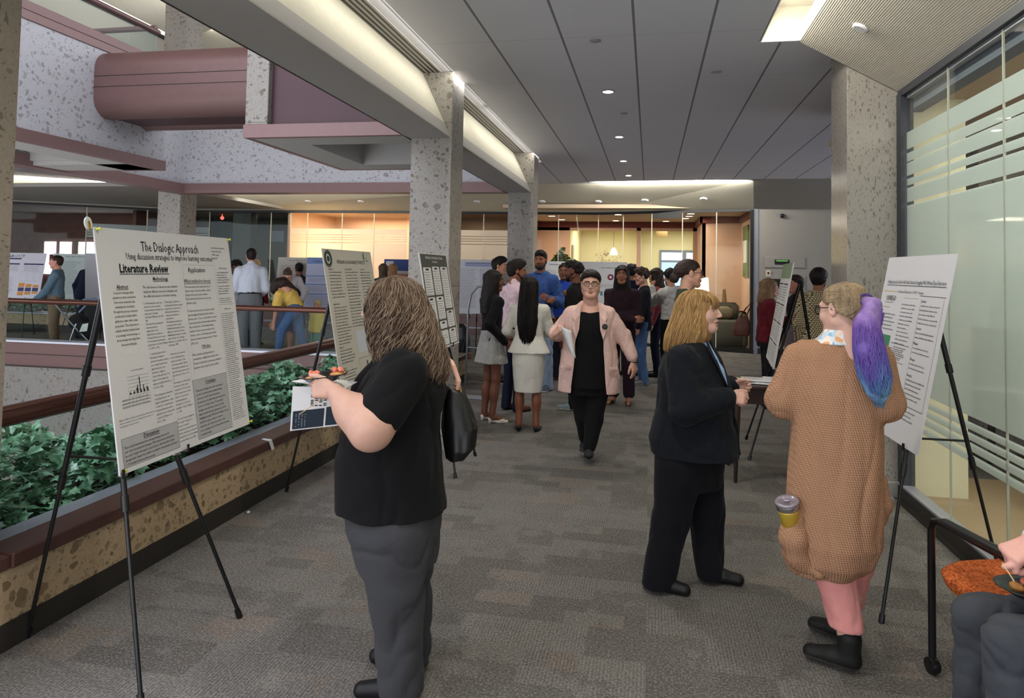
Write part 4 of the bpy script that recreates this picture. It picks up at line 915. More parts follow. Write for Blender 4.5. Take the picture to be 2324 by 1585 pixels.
    # clothes
    if top:
        g = Sdf(); e = top.get('ease', .012); z0 = top.get('hem', .88)
        if 'caps' in top:
            for a_, b_, r1, r2 in top['caps']: g.cap(a_, b_, r1, r2, k=.05)
        elif 'tab' in top: g.loft([(z*s, a*s, b_*s, cx*s, cy*s) for z, a, b_, cx, cy in top['tab']], R=R, k=.03, e=top.get('e', 2.2))
        else:
            fl = top.get('flare', 0)
            rows = [(z0, .158+fl, .112+fl*.6, -.01)]+[r for r in [(.90, .160, .115, -.01), (1.0, .146, .108, -.01), (1.1, .138, .104, 0), (1.2, .150, .112, .004), (1.3, .160, .108, 0), (1.37, .145, .085, -.01)] if r[0] > z0+.02]+[(1.425, .085, .066, -.015), (1.45, .062, .058, -.018)]
            g.loft(TB(rows, e/s), R=R, k=.03)
        if 'caps' not in top:
            for sd in 'LR': g.cap(D['neck']*.80+D['sh'+sd]*.20-np.array([0, 0, .030*s]), D['sh'+sd]-np.array([0, 0, .004]), (.036+e)*s, (.040+e)*s, k=.05)
        sl = top.get('sleeve', 1.0); sw = top.get('sw', 1.0)*(.75+.25*w)
        for sd in 'LR':
            a, b_, c_ = D['sh'+sd], D['el'+sd], D['wr'+sd]; ra, rb, rc_ = [(x*sw+e)*s for x in (.047, .042, .031)]
            if top.get('rsl'): ra, rb, rc_ = top['rsl']
            if sl <= .5: q = a+(b_-a)*sl*2; g.cap(a, q, ra, ra+(rb-ra)*sl*2*.3, k=.03)
            else:
                q = b_+(c_-b_)*(sl-.5)*2; g.cap(a, b_, ra, rb, k=.03); g.cap(b_, q, rb, rb+(rc_-rb)*(sl-.5)*2, k=.03)
                dd = (c_-b_)/np.linalg.norm(c_-b_); g.half(dd, 9) if False else None
        g.cap(D['neck']+np.array([0, 0, -.02*s]), D['neck']+np.array([0, 0, top.get('collar', .0)*s]), (.058+e*.5)*s*w**.3, (.050+e*.3)*s*w**.3, k=.03) if top.get('collar', 0) else None
        if top.get('vneck'):
            vz, vw = top['vneck']; p0 = R@np.array([0, .18*s*w, vz*s]); p1 = R@np.array([0, .10*s, 1.47*s]); g.cap(p0, p1, .004, vw*s, k=.008, kind='sub')
        if top.get('open'):
            ow0, ow1 = top['open']; zt = 1.50*s; zb = ((min(q_[0] for q_ in top['tab']) if 'tab' in top else z0)-.05)*s
            def fo(P, R=R, ow0=ow0, ow1=ow1, zt=zt, zb=zb):
                q = P@R; t = np.clip((q[..., 2]-zb)/(zt-zb), 0, 1); wd = (ow0*(1-t)+ow1*t)*s; return np.maximum(np.abs(q[..., 0])-wd, .02-q[..., 1])
            g.custom(fo, (-.6, -.6, zb), (.6, .6, zt), k=.01)
        V, Q = g.mesh(top.get('vox', vox)); V = relax(V, Q, 1, .4)
        V = folds(V, Q, top.get('fold', .004)*s, top.get('ff', 26), top.get('seed', 1), top.get('fst', (1, 1, .6)))
        o = mesh_obj(top.get('name', 'shirt'), V, Q, top['mat'], root, True)
        if top.get('under'):
            u = top['under']; g = Sdf(); zz = u.get('hem', z0)
            rows = [(max(zz, .86), .150, .108, -.008)]+[r for r in [(1.0, .140, .106, -.008), (1.1, .134, .104, 0), (1.2, .146, .112, .004), (1.3, .150, .106, 0), (1.37, .13, .085, -.01)] if r[0] > max(zz, .86)+.02]+[(u.get('neck', 1.42), .09, .066, -.01)]
            rows2 = TB(rows, e/s*.45)
            g.loft(rows2, R=R, k=.02); V, Q = g.mesh(vox); V = relax(V, Q, 1, .4); V = folds(V, Q, .002, 30, 3); mesh_obj('shirt' if top.get('name') != 'shirt' else 'undershirt', V, Q, u['mat'], root, True)
    if bottom:
        g = Sdf(); kd = bottom['kind']; z1 = bottom.get('waist', 1.02)
        if kd == 'pants':
            r = [x*s for x in bottom.get('r', (.088, .066, .058))]; wz = w**.7
            g.loft([(z*s, (a*tw+.014)*s, (b_*tw*dep+.014)*s, 0, -.01*s) for z, a, b_ in ((.80, .150, .112), (.90, .162, .118), (z1, .148, .108))], R=R, k=.03)
            for sd in 'LR':
                ank = D['an'+sd]+np.array([0, 0, bottom.get('cuff', -.045)]); g.chain([D['hip'+sd], D['kn'+sd], ank], [r[0]*wz, r[1]*wz, r[2]*wz**.5], k=.025)
            g.half((0, 0, -1), -.012-(loc[2]*0 if len(loc) > 2 else 0), k=.005)
            nm = bottom.get('name', 'trousers')
        elif kd == 'skirt':
            g.loft([(z*s, a*s, b_*s, 0, 0) for z, a, b_ in bottom['rows']], R=R, k=.02); nm = 'skirt'
        elif kd == 'custom':
            bottom['fn'](g, D, R, s); nm = bottom.get('name', 'trousers')
        V, Q = g.mesh(bottom.get('vox', vox)); V = relax(V, Q, 1, .4)
        V = folds(V, Q, bottom.get('fold', .005)*s, bottom.get('ff', 20), 2, bottom.get('fst', (1, 1, .35)))
        mesh_obj(nm, V, Q, bottom['mat'], root, True)
        if bottom.get('belt'):
            g = Sdf(); g.loft([((z1-.035)*s, (.150*tw+.022)*s, (.110*tw*dep+.022)*s, 0, -.01*s), (z1*s, (.148*tw+.022)*s, (.108*tw*dep+.022)*s, 0, -.01*s)], R=R, k=.004); V, Q = g.mesh(.008); mesh_obj('belt', V, Q, M['black'], root, True)
    if shoes:
        for i, sd in enumerate('LR'):
            sh = shoes.get(sd, shoes)
            if sh is None: continue
            a = D['an'+sd].copy(); yaw = sh.get('yaw', (-8 if sd == 'L' else 8)); fd = R@np.array([math.sin(math.radians(yaw)), math.cos(math.radians(yaw)), 0]); fl = .25*s*sh.get('s', 1)
            gz = a[2]-.085*s if sh.get('lift', True) else 0; gz = max(gz, 0) if sh.get('lift', True) is True else gz
            pit = math.radians(sh.get('pitch', 0)); heel = a-fd*.045*s; heel[2] = gz; typ = sh.get('kind', 'flat')
            side = np.cross(fd, [0, 0, 1.0])
            g = Sdf(); hh = .045*s if typ == 'heel' else 0
            def Pp(f, z, x=0): return heel+(fd*math.cos(pit)+np.array([0, 0, math.sin(pit)]))*f*fl+np.array([0, 0, z*s])+side*x*s+np.array([0, 0, hh*(1-min(1, f/.6))])
            g.chain([Pp(.12, .036), Pp(.45, .036), Pp(.80, .026)], [.034*s, .038*s, .034*s], k=.02)
            if typ == 'boot': g.cap(Pp(.18, .05), Pp(.16, .13), .046*s, .050*s, k=.03)
            elif typ in ('flat', 'sneaker'): g.cap(Pp(.16, .05), Pp(.20, .068), .036*s, .036*s, k=.02)
            if typ == 'heel': g.ops = []; g.chain([Pp(.10, .014), Pp(.5, .014), Pp(.85, .012)], [.024*s, .028*s, .030*s], k=.02); g.cap(Pp(.08, .0)-np.array([0, 0, hh]), Pp(.08, .01), .010*s, .016*s, k=.01); g.ell(Pp(.62, .036), (.038*s,)*3, k=.01); g.ell(Pp(.62, .05), (.030*s,)*3, k=.006, kind='sub')
            g.half((0, 0, -1), -(gz+.001), k=.004)
            V, Q = g.mesh(min(.007, vox)); V = relax(V, Q, 1, .4); mats = [sh['mat'], sh.get('sole', sh['mat'])]
            mi = (V[Q].mean(1)[:, 2] < gz+.022*s+(V[Q].mean(1)-heel)@fd*math.tan(pit)).astype(int)
            mesh_obj('shoe', V, Q, mats, root, True, mi)
            if typ == 'heel':  # bare foot inside
                g = Sdf(); g.chain([a-np.array([0, 0, .02]), Pp(.25, .045), Pp(.6, .030), Pp(.92, .022)], [.032*s, .032*s, .028*s, .020*s], k=.02); V, Q = g.mesh(.008); mesh_obj('foot', V, Q, sk, root, True)
    if hair:
        V, Q = hair_geo(hair, hair.get('h', hv), hair.get('seed', 0)); mesh_obj('hair', toH(V), Q, hair['mat'], root, True)
    if beard:
        g = Sdf(); g.ell((0, .062, -.088), (.042, .036, .036), k=.02)
        for x in (-1, 1): g.cap((x*.062, .0, -.03), (x*.035, .055, -.085), .017, .02, k=.02)
        g.cap((-.022, .098, -.047), (.022, .098, -.047), .006, .006, k=.006); g.ell((0, .10, -.060), (.019, .02, .010), kind='sub', k=.005)
        V, Q = g.mesh(.005); V = V+vnormals(V, Q)*(.0015*wob(V, 200))[:, None]; mesh_obj('beard', toH(V), Q, hair_mat(beard), root, True)
    if glasses:
        m = MB()
        for x in (-1, 1):
            pts = []
            for i in range(16):
                a = 2*math.pi*i/16; px_ = x*.0325+.0245*math.copysign(abs(math.cos(a))**.75, math.cos(a)); pz = .002+.0185*math.copysign(abs(math.sin(a))**.8, math.sin(a)); pts.append((px_, .101-.22*abs(px_)**1.3, pz))
            m.mat(0).tube(pts, glasses.get('r', .0026), 6, closed=True)
            m.mat(1).add(pts, [tuple(range(16))])
            m.mat(0).tube([(x*.057, .092, .010), (x*.075, .070, .010), (x*.080, .0, .008), (x*.079, -.01, -.004)], .0022, 6)
        m.tube([(-.009, .101, .006), (0, .103, .009), (.009, .101, .006)], .0022, 6)
        V = toH(np.array(m.v)); mesh_obj('glasses', V, m.f, [glasses['mat'], M['glass']], root, False, m.mi)
    return root, D, R, toH
# ================================================================== PEOPLE
def F(c, **k): return fabric(c, **k)
BLK = hair_mat('#0d0a09', '#1f1815'); DKB = hair_mat('#1e1410', '#3b2a20')
shoe_blk = plain('#121113', .5, .3, name='black_leather'); white_sole = plain('#d6d4cf', .6, name='white_sole')
glass_blk = plain('#101014', .3, .5, name='black_frame')
def P_black_tee():
    s = 1.55/1.7; rows_h = [(.124, .012, .012, 0, -.02), (.112, .050, .056, 0, -.02), (.085, .080, .088, 0, -.022), (.04, .101, .112, 0, -.022), (-.03, .112, .128, 0, -.030), (-.12, .122, .138, 0, -.046), (-.20, .132, .142, 0, -.068), (-.27, .128, .125, 0, -.096), (-.305, .105, .090, 0, -.115)]
    hm = hair_mat('#2a1f18', '#6f5947', .5, (40, 40, 9))
    body_tab = [(z/s, a/s, b/s, 0, cy/s) for z, a, b, cy in [(.665, .222, .212, .058), (.75, .214, .208, .070), (.86, .208, .204, .075), (.95, .202, .190, .068), (1.03, .198, .180, .052), (1.12, .190, .168, .030), (1.19, .180, .140, .02), (1.24, .150, .11, .02), (1.285, .085, .075, .03), (1.31, .055, .055, .035)]]
    def pants(g, D, R, s_):
        g.loft([(.46, .17, .15, 0, .03), (.60, .198, .180, 0, .050), (.74, .200, .185, 0, .055)], R=R, k=.04)
        g.chain([(-.045, -.080, .60), (-.030, -.080, .40), (-.002, -.070, .0)], [.126, .104, .082], k=.03)
        g.chain([(-.03, .08, .60), (.01, .10, .40), (.03, .12, .0)], [.125, .098, .080], k=.03); g.half((0, 0, -1), -.015)
    r, D, R, toH = person((-.90, 2.62), 'person with long wavy brown hair in a black T-shirt and grey trousers holding a plate', H=1.55, face=72, w=1.25, skin='#c39d8b', extra=dict(nocore=True),
        head=(14, -4, 0), vox=.0075, hv=.0035, full=.8,
        J=dict(headc=(-.082, .01, 1.432), neck=(-.055, 0, 1.285), shL=(-.025, -.175, 1.205), elL=(-.135, -.255, 1.015), wrL=(-.262, -.180, 1.140), shR=(-.045, .165, 1.205), elR=(-.20, .21, 1.00), wrR=(-.30, .06, 1.10), anL=(.0, -.07, .08), anR=(.03, .12, .08), hipL=(-.04, -.09, .70), knL=(-.03, -.085, .40), hipR=(-.03, .09, .70), knR=(.01, .10, .40)),
        top=dict(mat=F('#0c0c0e', name='black_jersey', weave=1100, wstr=.25), tab=body_tab, sleeve=.33, rsl=(.092, .115, .06), fold=.007, ff=15, fst=(1, 1, .5), e=2.1, ease=.01),
        bottom=dict(kind='custom', fn=pants, mat=F('#3b3b3e', name='grey_twill', weave=700, wstr=.4), fold=.012, ff=11, fst=(1, 1, .8)),
        shoes=dict(kind='flat', mat=shoe_blk, s=1.05), hands=(dict(pose='hold', dir=(-.85, .25, .12), back=(-.25, -.85, .15), h=.004, thumb=(.5, .8, .1)), dict(pose='hold', dir=(-.7, -.3, .2), back=(.1, .9, .0), flip=False, h=.006)),
        hair=dict(kind='long', rows=rows_h, fw=.040, ft=.035, fx=.02, mat=hm, h=.006, curl=1), glasses=dict(mat=glass_blk, r=.0034))
    # fuller bare arm below the short sleeve
    g = Sdf(); sh, el, wr = D['shL'], D['elL'], D['wrL']; g.chain([sh*.40+el*.60, el+np.array([.006, 0, .014]), el*.5+wr*.5, wr], [.076, .070, .050, .031], k=.05)
    V, Q = g.mesh(.006); V = relax(V, Q, 1, .4); mesh_obj('bare_arm', V, Q, skin_mat('#c39d8b'), r, True)
    strands('hair_locks', rows_h, hm, r, toH, n=1500, r=.0021, wave=.013, wf=62, skip=lambda P: (P[:, 1] > .045) & (np.abs(P[:, 0]-.02) < .062) & (P[:, 2] < .055), segs=40)
    strands('hair_locks', rows_h, hair_mat('#584638', '#97826e', .45, (40, 40, 9)), r, toH, n=420, r=.0017, seed=9, wave=.015, wf=60, lift=.008, skip=lambda P: (P[:, 1] > .045) & (np.abs(P[:, 0]-.02) < .062) & (P[:, 2] < .055), segs=40)
    return r, D
def P_navy_suit():
    s = 1.51/1.7; hm = hair_mat('#65462a', '#b58d5a', .45, (55, 55, 5))
    rows_h = [(.118, .012, .012, 0, -.02), (.106, .048, .056, 0, -.018), (.082, .074, .088, 0, -.016), (.04, .089, .106, 0, -.020), (-.03, .096, .112, 0, -.032), (-.09, .104, .118, 0, -.048), (-.14, .114, .122, 0, -.060), (-.19, .116, .112, 0, -.078), (-.215, .112, .10, 0, -.09)]
    tab = [(z/s, a/s, b/s, 0, cy/s) for z, a, b, cy in [(.66, .235, .225, .018), (.74, .232, .228, .004), (.82, .220, .215, .008), (.90, .212, .196, .012), (1.0, .206, .182, .002), (1.08, .198, .170, -.008), (1.15, .180, .145, -.012), (1.20, .145, .11, -.012), (1.235, .09, .08, -.0), (1.26, .06, .06, .0)]]
    def pants(g, D, R, s_):
        g.loft([(.50, .17, .155, 0, -.005), (.60, .195, .175, 0, -.01), (.74, .19, .17, 0, -.01)], R=R, k=.05)
        g.chain([(-.06, -.085, .62), (-.10, -.10, .36), (-.165, -.12, .0)], [.125, .095, .082], k=.03)
        g.chain([(.04, .08, .62), (.075, .07, .36), (.095, .06, .0)], [.125, .092, .076], k=.03); g.half((0, 0, -1), -.02)
    r, D, R, toH = person((.222, 3.80), 'person with a blonde bob in a dark navy suit, in profile beside the table', H=1.51, face=-97, w=1.2, skin='#c8a190', head=(-8, 0, 0), vox=.0075, hv=.0035, full=.9, mouth=.6, extra=dict(nocore=True),
        J=dict(headc=(.036, 0, 1.392), neck=(.0, 0, 1.235), shR=(-.045, -.165, 1.15), elR=(-.035, -.245, .925), wrR=(.165, -.190, .985), shL=(-.04, .165, 1.16), elL=(.02, .22, .94), wrL=(.20, .10, 1.0), anR=(-.165, -.12, .08), anL=(.095, .06, .08), hipR=(-.06, -.085, .66), knR=(-.10, -.10, .36), hipL=(.04, .08, .66), knL=(.075, .07, .36)),
        top=dict(name='jacket', mat=F('#0f1218', name='navy_wool', weave=900, wstr=.3), tab=tab, sleeve=.97, rsl=(.085, .076, .055), fold=.0065, ff=17, e=2.2, ease=.01, open=(.030, .066)),
        bottom=dict(kind='custom', fn=pants, mat=F('#0a0b11', name='dark_trouser', weave=700), fold=.008, ff=13),
        shoes=dict(kind='flat', mat=shoe_blk, R=dict(kind='flat', mat=shoe_blk, yaw=4), L=dict(kind='flat', mat=shoe_blk, yaw=-4)),
        hands=(dict(pose='hold', dir=(.9, -.2, 0), back=(.2, .9, .1), h=.005), dict(pose='hold', dir=(.95, .05, .02), back=(0, -.8, .4), h=.004)),
        hair=dict(kind='long', rows=rows_h, fw=.088, ft=.022, mat=hm, h=.006))
    g = Sdf(); g.loft([(.93, .16, .165, 0, .03), (1.1, .15, .145, 0, .01), (1.2, .06, .085, 0, .012), (1.24, .05, .065, 0, .01)], R=R, k=.02); g.half((0, 0, -1), -.90); V, Q = g.mesh(.009); V = folds(V, Q, .003, 30, 3); mesh_obj('shirt', V, Q, F('#8fb0dd', name='light_blue_shirt'), r, True)
    for x in (-1, 1):   # lapels lying on the jacket front
        m = MB(); pts = [(x*.050, .070, 1.245), (x*.115, .088, 1.20), (x*.125, .128, 1.13), (x*.050, .186, .99), (x*.026, .182, .985), (x*.034, .135, 1.10)]
        m.slab([tuple(R@np.array(p)) for p in pts], tuple(R@np.array([x*.004, .008, 0])))
        m.build('lapel', F('#0f1218', name='navy_wool', weave=900, wstr=.3), r)
    sk = lambda P: (P[:, 1] > .028) & (np.abs(P[:, 0]) < .12) & (P[:, 2] < .048)
    strands('hair_locks', rows_h, hm, r, toH, n=1200, r=.0019, wave=.004, wf=30, lift=.003, skip=sk)
    strands('hair_locks', rows_h, hair_mat('#8f6d42', '#cfa970', .45, (55, 55, 5)), r, toH, n=420, r=.0016, seed=8, wave=.005, wf=28, lift=.006, skip=sk)
    m = MB()  # fringe
    rg = random.Random(4)
    for i in range(130):
        x = -.062+.124*rg.random(); z1 = .010+.018*rg.random(); pts = [(x*.75, .045, .104-abs(x)*.2), (x*.95, .078, .080-abs(x)*.25), (x*1.02, .094-.45*abs(x)**1.4, .05), (x*1.08, .098-.5*abs(x)**1.3, z1)]
        m.tube([tuple(toH(np.array([p]))[0]) for p in pts], [.003, .0046, .0044, .0014], 5)
    m.build('fringe', hm, r, True)
    return r, D
def P_cardigan():
    s = 1.56/1.7; knit = 'knit'
    b = NB('camel_knit'); v = b.coord(); sx = b.n('ShaderNodeSeparateXYZ'); b.l(v, sx.inputs[0]); nz = b.noise(v, 10, 2)
    ang = b.math('ARCTAN2', sx.outputs[0], sx.outputs[1]); row = b.math('MULTIPLY', sx.outputs[2], 700); odd = b.math('MULTIPLY', b.math('FLOOR', b.math('DIVIDE', row, 6.2832)), 1.57)
    cols_ = b.math('SINE', b.math('ADD', b.math('MULTIPLY', b.math('ADD', sx.outputs[0], b.math('MULTIPLY', sx.outputs[1], .6)), 560), odd)); rw = b.math('SINE', b.math('ADD', row, b.math('MULTIPLY', nz.outputs[0], 2)))
    hgt = b.math('ADD', b.math('MULTIPLY', rw, .45), b.math('MULTIPLY', cols_, .9)); fac = b.math('ADD', b.math('MULTIPLY', hgt, .16), .5)
    kn = b.finish(b.mix(fac, rgb('#86634b'), rgb('#b68c6f')), .95, .1, 0, hgt, .45, .004)
    tab = [(z/s, a/s, b_/s, cx/s, cy/s) for z, a, b_, cx, cy in [(.36, .135, .125, -.045, .0), (.42, .178, .16, -.03, 0), (.50, .194, .17, -.012, .0), (.62, .190, .165, -.003, 0), (.75, .187, .16, 0, 0), (.88, .182, .155, .006, 0), (.98, .180, .15, .008, 0), (1.10, .180, .145, .010, 0), (1.18, .178, .132, .012, 0), (1.25, .158, .11, .016, .0), (1.30, .115, .085, .022, .0), (1.335, .065, .06, .028, .005)]]
    def pants(g, D, R, s_):
        g.chain([(-.02, -.02, .62), (.0, -.03, .38), (.045, -.04, .165)], [.10, .080, .064], k=.02); g.chain([(.08, .06, .62), (.072, .12, .38), (.055, .19, .19)], [.10, .080, .066], k=.02)
        g.half((0, 0, -1), -.165)
    r, D, R, toH = person((.757, 3.17), 'person with a purple and blue ponytail in a long camel knit cardigan and pink trousers', H=1.56, face=0, w=1.1, skin='#cba594', head=(52, -6, 0), vox=.0075, hv=.0035, full=.5, extra=dict(legs=True, nocore=True),
        J=dict(headc=(.030, .0, 1.445), neck=(.035, 0, 1.30), shL=(-.130, 0, 1.235), elL=(-.198, -.03, 1.055), wrL=(-.10, .215, 1.06), shR=(.150, 0, 1.245), elR=(.190, -.02, 1.075), wrR=(.10, .22, 1.09), anL=(.050, -.04, .09), anR=(.055, .20, .09), hipL=(.0, -.02, .70), knL=(.01, -.03, .38), hipR=(.08, .04, .70), knR=(.075, .12, .38)),
        top=dict(name='cardigan', mat=kn, tab=tab, sleeve=.95, rsl=(.078, .072, .055), fold=.009, ff=17, fst=(1, 1, .16), e=2.3, ease=.01),
        bottom=dict(kind='custom', fn=pants, mat=F('#d08a85', name='pink_trouser', weave=700), fold=.004, ff=22),
        shoes=dict(kind='boot', mat=plain('#151514', .6, .25, name='black_suede'), sole=plain('#1f1e1c', .7, name='black_rubber'), s=1.0, L=dict(kind='boot', mat=plain('#151514', .6, .25, name='black_suede'), sole=plain('#3a3733', .7, name='boot_rubber'), yaw=-80), R=dict(kind='boot', mat=plain('#151514', .6, .25, name='black_suede'), sole=plain('#3a3733', .7, name='boot_rubber'), yaw=-72)),
        hands=(dict(pose='hold', dir=(.5, .8, .1), back=(-.3, .1, .9), h=.007), dict(pose='hold', dir=(-.5, .8, .1), back=(.3, .1, .9), h=.007)),
        glasses=dict(mat=glass_blk, r=.0034))
    # slicked hair
    hm = hair_mat('#17110e', '#a8906f', .38, (46, 46, 9)); rows_h = [(.118, .012, .012, 0, -.02), (.108, .045, .055, 0, -.02), (.085, .072, .088, 0, -.018), (.04, .0845, .102, 0, -.018), (-.02, .084, .100, 0, -.026), (-.075, .062, .072, 0, -.045), (-.10, .045, .05, 0, -.05)]
    g = Sdf(); g.loft(rows_h, k=.03); g.half(np.array([0, .62, -1.0]), -(.060-.62*.09), k=.01); g.ell((0, .105, 0), (.062, .06, .066), kind='sub', k=.01)
    for x in (-1, 1): g.ell((x*.092, .008, -.012), (.022, .034, .044), kind='sub', k=.01)
    V, Q = g.mesh(.005); N = vnormals(V, Q); tie = np.array([.0, -.115, .035]); q = V-tie; an = np.arctan2(q[:, 2], q[:, 0]); V = V+N*(.0022*np.sin(an*46+.6*np.sin(an*17)))[:, None]
    mesh_obj('hair', toH(V), Q, hm, r, True)
    # ponytail in the view frame: purple at the tie, blue towards the tips
    top_ = toH(np.array([[0, -.118, .035]]))[0]; path = [top_, top_+np.array([.022, -.035, -.02]), np.array([.112, -.175, 1.40]), np.array([.122, -.185, 1.30]), np.array([.140, -.18, 1.20]), np.array([.150, -.178, 1.14]), np.array([.156, -.17, 1.105])]
    rad = [.016, .024, .036, .045, .047, .034, .012]
    b = NB('purple_blue_hair'); v = b.coord(); sx = b.n('ShaderNodeSeparateXYZ'); b.l(v, sx.inputs[0]); nn = b.noise(b.coord(scale=(70, 70, 6)), 1.5, 4, .7, .5); n2 = b.noise(b.coord(scale=(14, 14, 4)), 1.5, 3)
    t = b.math('ADD', b.math('DIVIDE', b.math('SUBTRACT', sx.outputs[2], 1.08), .42), b.math('MULTIPLY', b.math('SUBTRACT', n2.outputs[0], .5), .9))
    base = b.ramp(t, [(0, rgb('#6f9cbc')), (.22, rgb('#5f7fb6')), (.42, rgb('#6353a6')), (.75, rgb('#6f4fa2')), (1, rgb('#8f74b0'))])
    pm = b.finish(b.mix(b.math('MULTIPLY', nn.outputs[0], .9), b.mix(1.0, base, (.55, .55, .6, 1), 'MULTIPLY'), b.mix(1.0, base, (1.5, 1.45, 1.4, 1), 'MULTIPLY')), .4, .4, 0, nn.outputs[0], .8, .003)
    g = Sdf(); g.chain(path, rad, k=.03); V, Q = g.mesh(.006); N = vnormals(V, Q); mesh_obj('ponytail', V+N*(.009*wob(V, 60, 2, (1, 1, .18)))[:, None], Q, pm, r, True)
    Pp_ = np.array(path); zz = Pp_[:, 2]; rg = np.random.default_rng(2); m = MB()
    for i in range(900):
        th = rg.uniform(0, 6.28); k = np.linspace(0, 1, 26)*rg.uniform(.82, 1.03); kk = np.clip(k, 0, 1)*(len(path)-1); cpt = np.stack([np.interp(kk, range(len(path)), Pp_[:, j]) for j in range(3)], 1); rr = np.interp(kk, range(len(path)), rad)
        ph = rg.uniform(0, 6.28); a2 = th+.13*np.sin(cpt[:, 2]*50+ph+th*2); ex = rg.uniform(.95, 1.32); off = np.stack([np.cos(a2)*rr*ex, np.sin(a2)*rr*ex, -np.clip(k-.9, 0, 1)*.25*rg.uniform(0, 1)], 1)
        m.tube([tuple(p) for p in cpt+off], [max(.0006, .0022*math.sin(.4+2.6*x)) for x in np.linspace(0, 1, 26)], 3)
    m.build('ponytail_locks', pm, r, True)
    m = MB(); m.tube([tuple(top_+np.array([.024*math.cos(a), -.015+.006*math.sin(a), .022*math.sin(a)])) for a in np.linspace(0, 6.28, 17)[:-1]], .005, 6, closed=True); m.build('hair_tie', plain('#4a3570', .7, name='purple_band'), r, True)
    # floral collar
    g = Sdf(); g.loft([(1.300, .118, .100, .020, .01), (1.325, .088, .082, .024, .005), (1.362, .066, .066, .030, -.005)], k=.01)
    V, Q = g.mesh(.006)
    b = NB('floral_collar'); v = b.coord(); vo = b.n('ShaderNodeTexVoronoi'); vo.inputs['Scale'].default_value = 45; b.l(v, vo.inputs[0]); sp = b.n('ShaderNodeSeparateColor'); b.l(vo.outputs['Color'], sp.inputs[0])
    mesh_obj('collar', V, Q, b.finish(b.ramp(sp.outputs[0], [(0, rgb('#7fb0cf')), (.35, rgb('#e6e2da')), (.6, rgb('#86b7d6')), (.8, rgb('#d99a62')), (1, rgb('#e8e6e0'))]), .8), r, True)
    # sagging pocket carrying the tumbler
    g = Sdf(); g.chain([(-.150, -.105, .60), (-.150, -.125, .52), (-.140, -.12, .46)], [.050, .056, .050], k=.02); g.cap((-.13, -.10, .42), (-.06, -.12, .40), .035, .03, k=.05); V, Q = g.mesh(.0075); V = folds(V, Q, .003, 25, 4); mesh_obj('pocket', V, Q, kn, r, True)
    g = Sdf(); g.chain([(.165, .02, .76), (.175, .03, .66), (.165, .03, .60)], [.03, .036, .03], k=.02); V, Q = g.mesh(.008); mesh_obj('pocket', V, Q, kn, r, True)
    # heel strip of leg above the boots
    t = empty('travel_tumbler', (0, 0, 0), 0, 'yellow travel tumbler with a clear lid sticking out of the cardigan pocket', 'tumbler')
    t.location = r.location; t.rotation_euler = r.rotation_euler
    T = Matrix.Translation((-.158, -.118, .545)) @ Matrix.Rotation(math.radians(-8), 4, 'Y') @ Matrix.Rotation(math.radians(14), 4, 'X')
    m = MB(); m.lathe([(.034, 0), (.040, .09), (.0425, .10)], n=28, M4=T); m.build('cup', plain('#c9a83e', .35, .5, .3, name='yellow_steel'), t, True)
    m = MB(); m.lathe([(.0425, .10), (.044, .101), (.045, .118), (.046, .126), (.0, .126)], n=28, M4=T); m.build('rim', M['chrome'], t, True)
    m = MB(); m.lathe([(.0475, .124), (.0475, .132), (.044, .136), (.030, .134), (.028, .131), (0, .131)], n=28, M4=T); n0 = len(m.v); m.box(-.012, -.008, .131, .012, .008, .139, .002); m.xf(T, n0); m.build('lid', plain('#8f8690', .15, .6, .3, name='smoky_lid'), t, True)
    return r, D
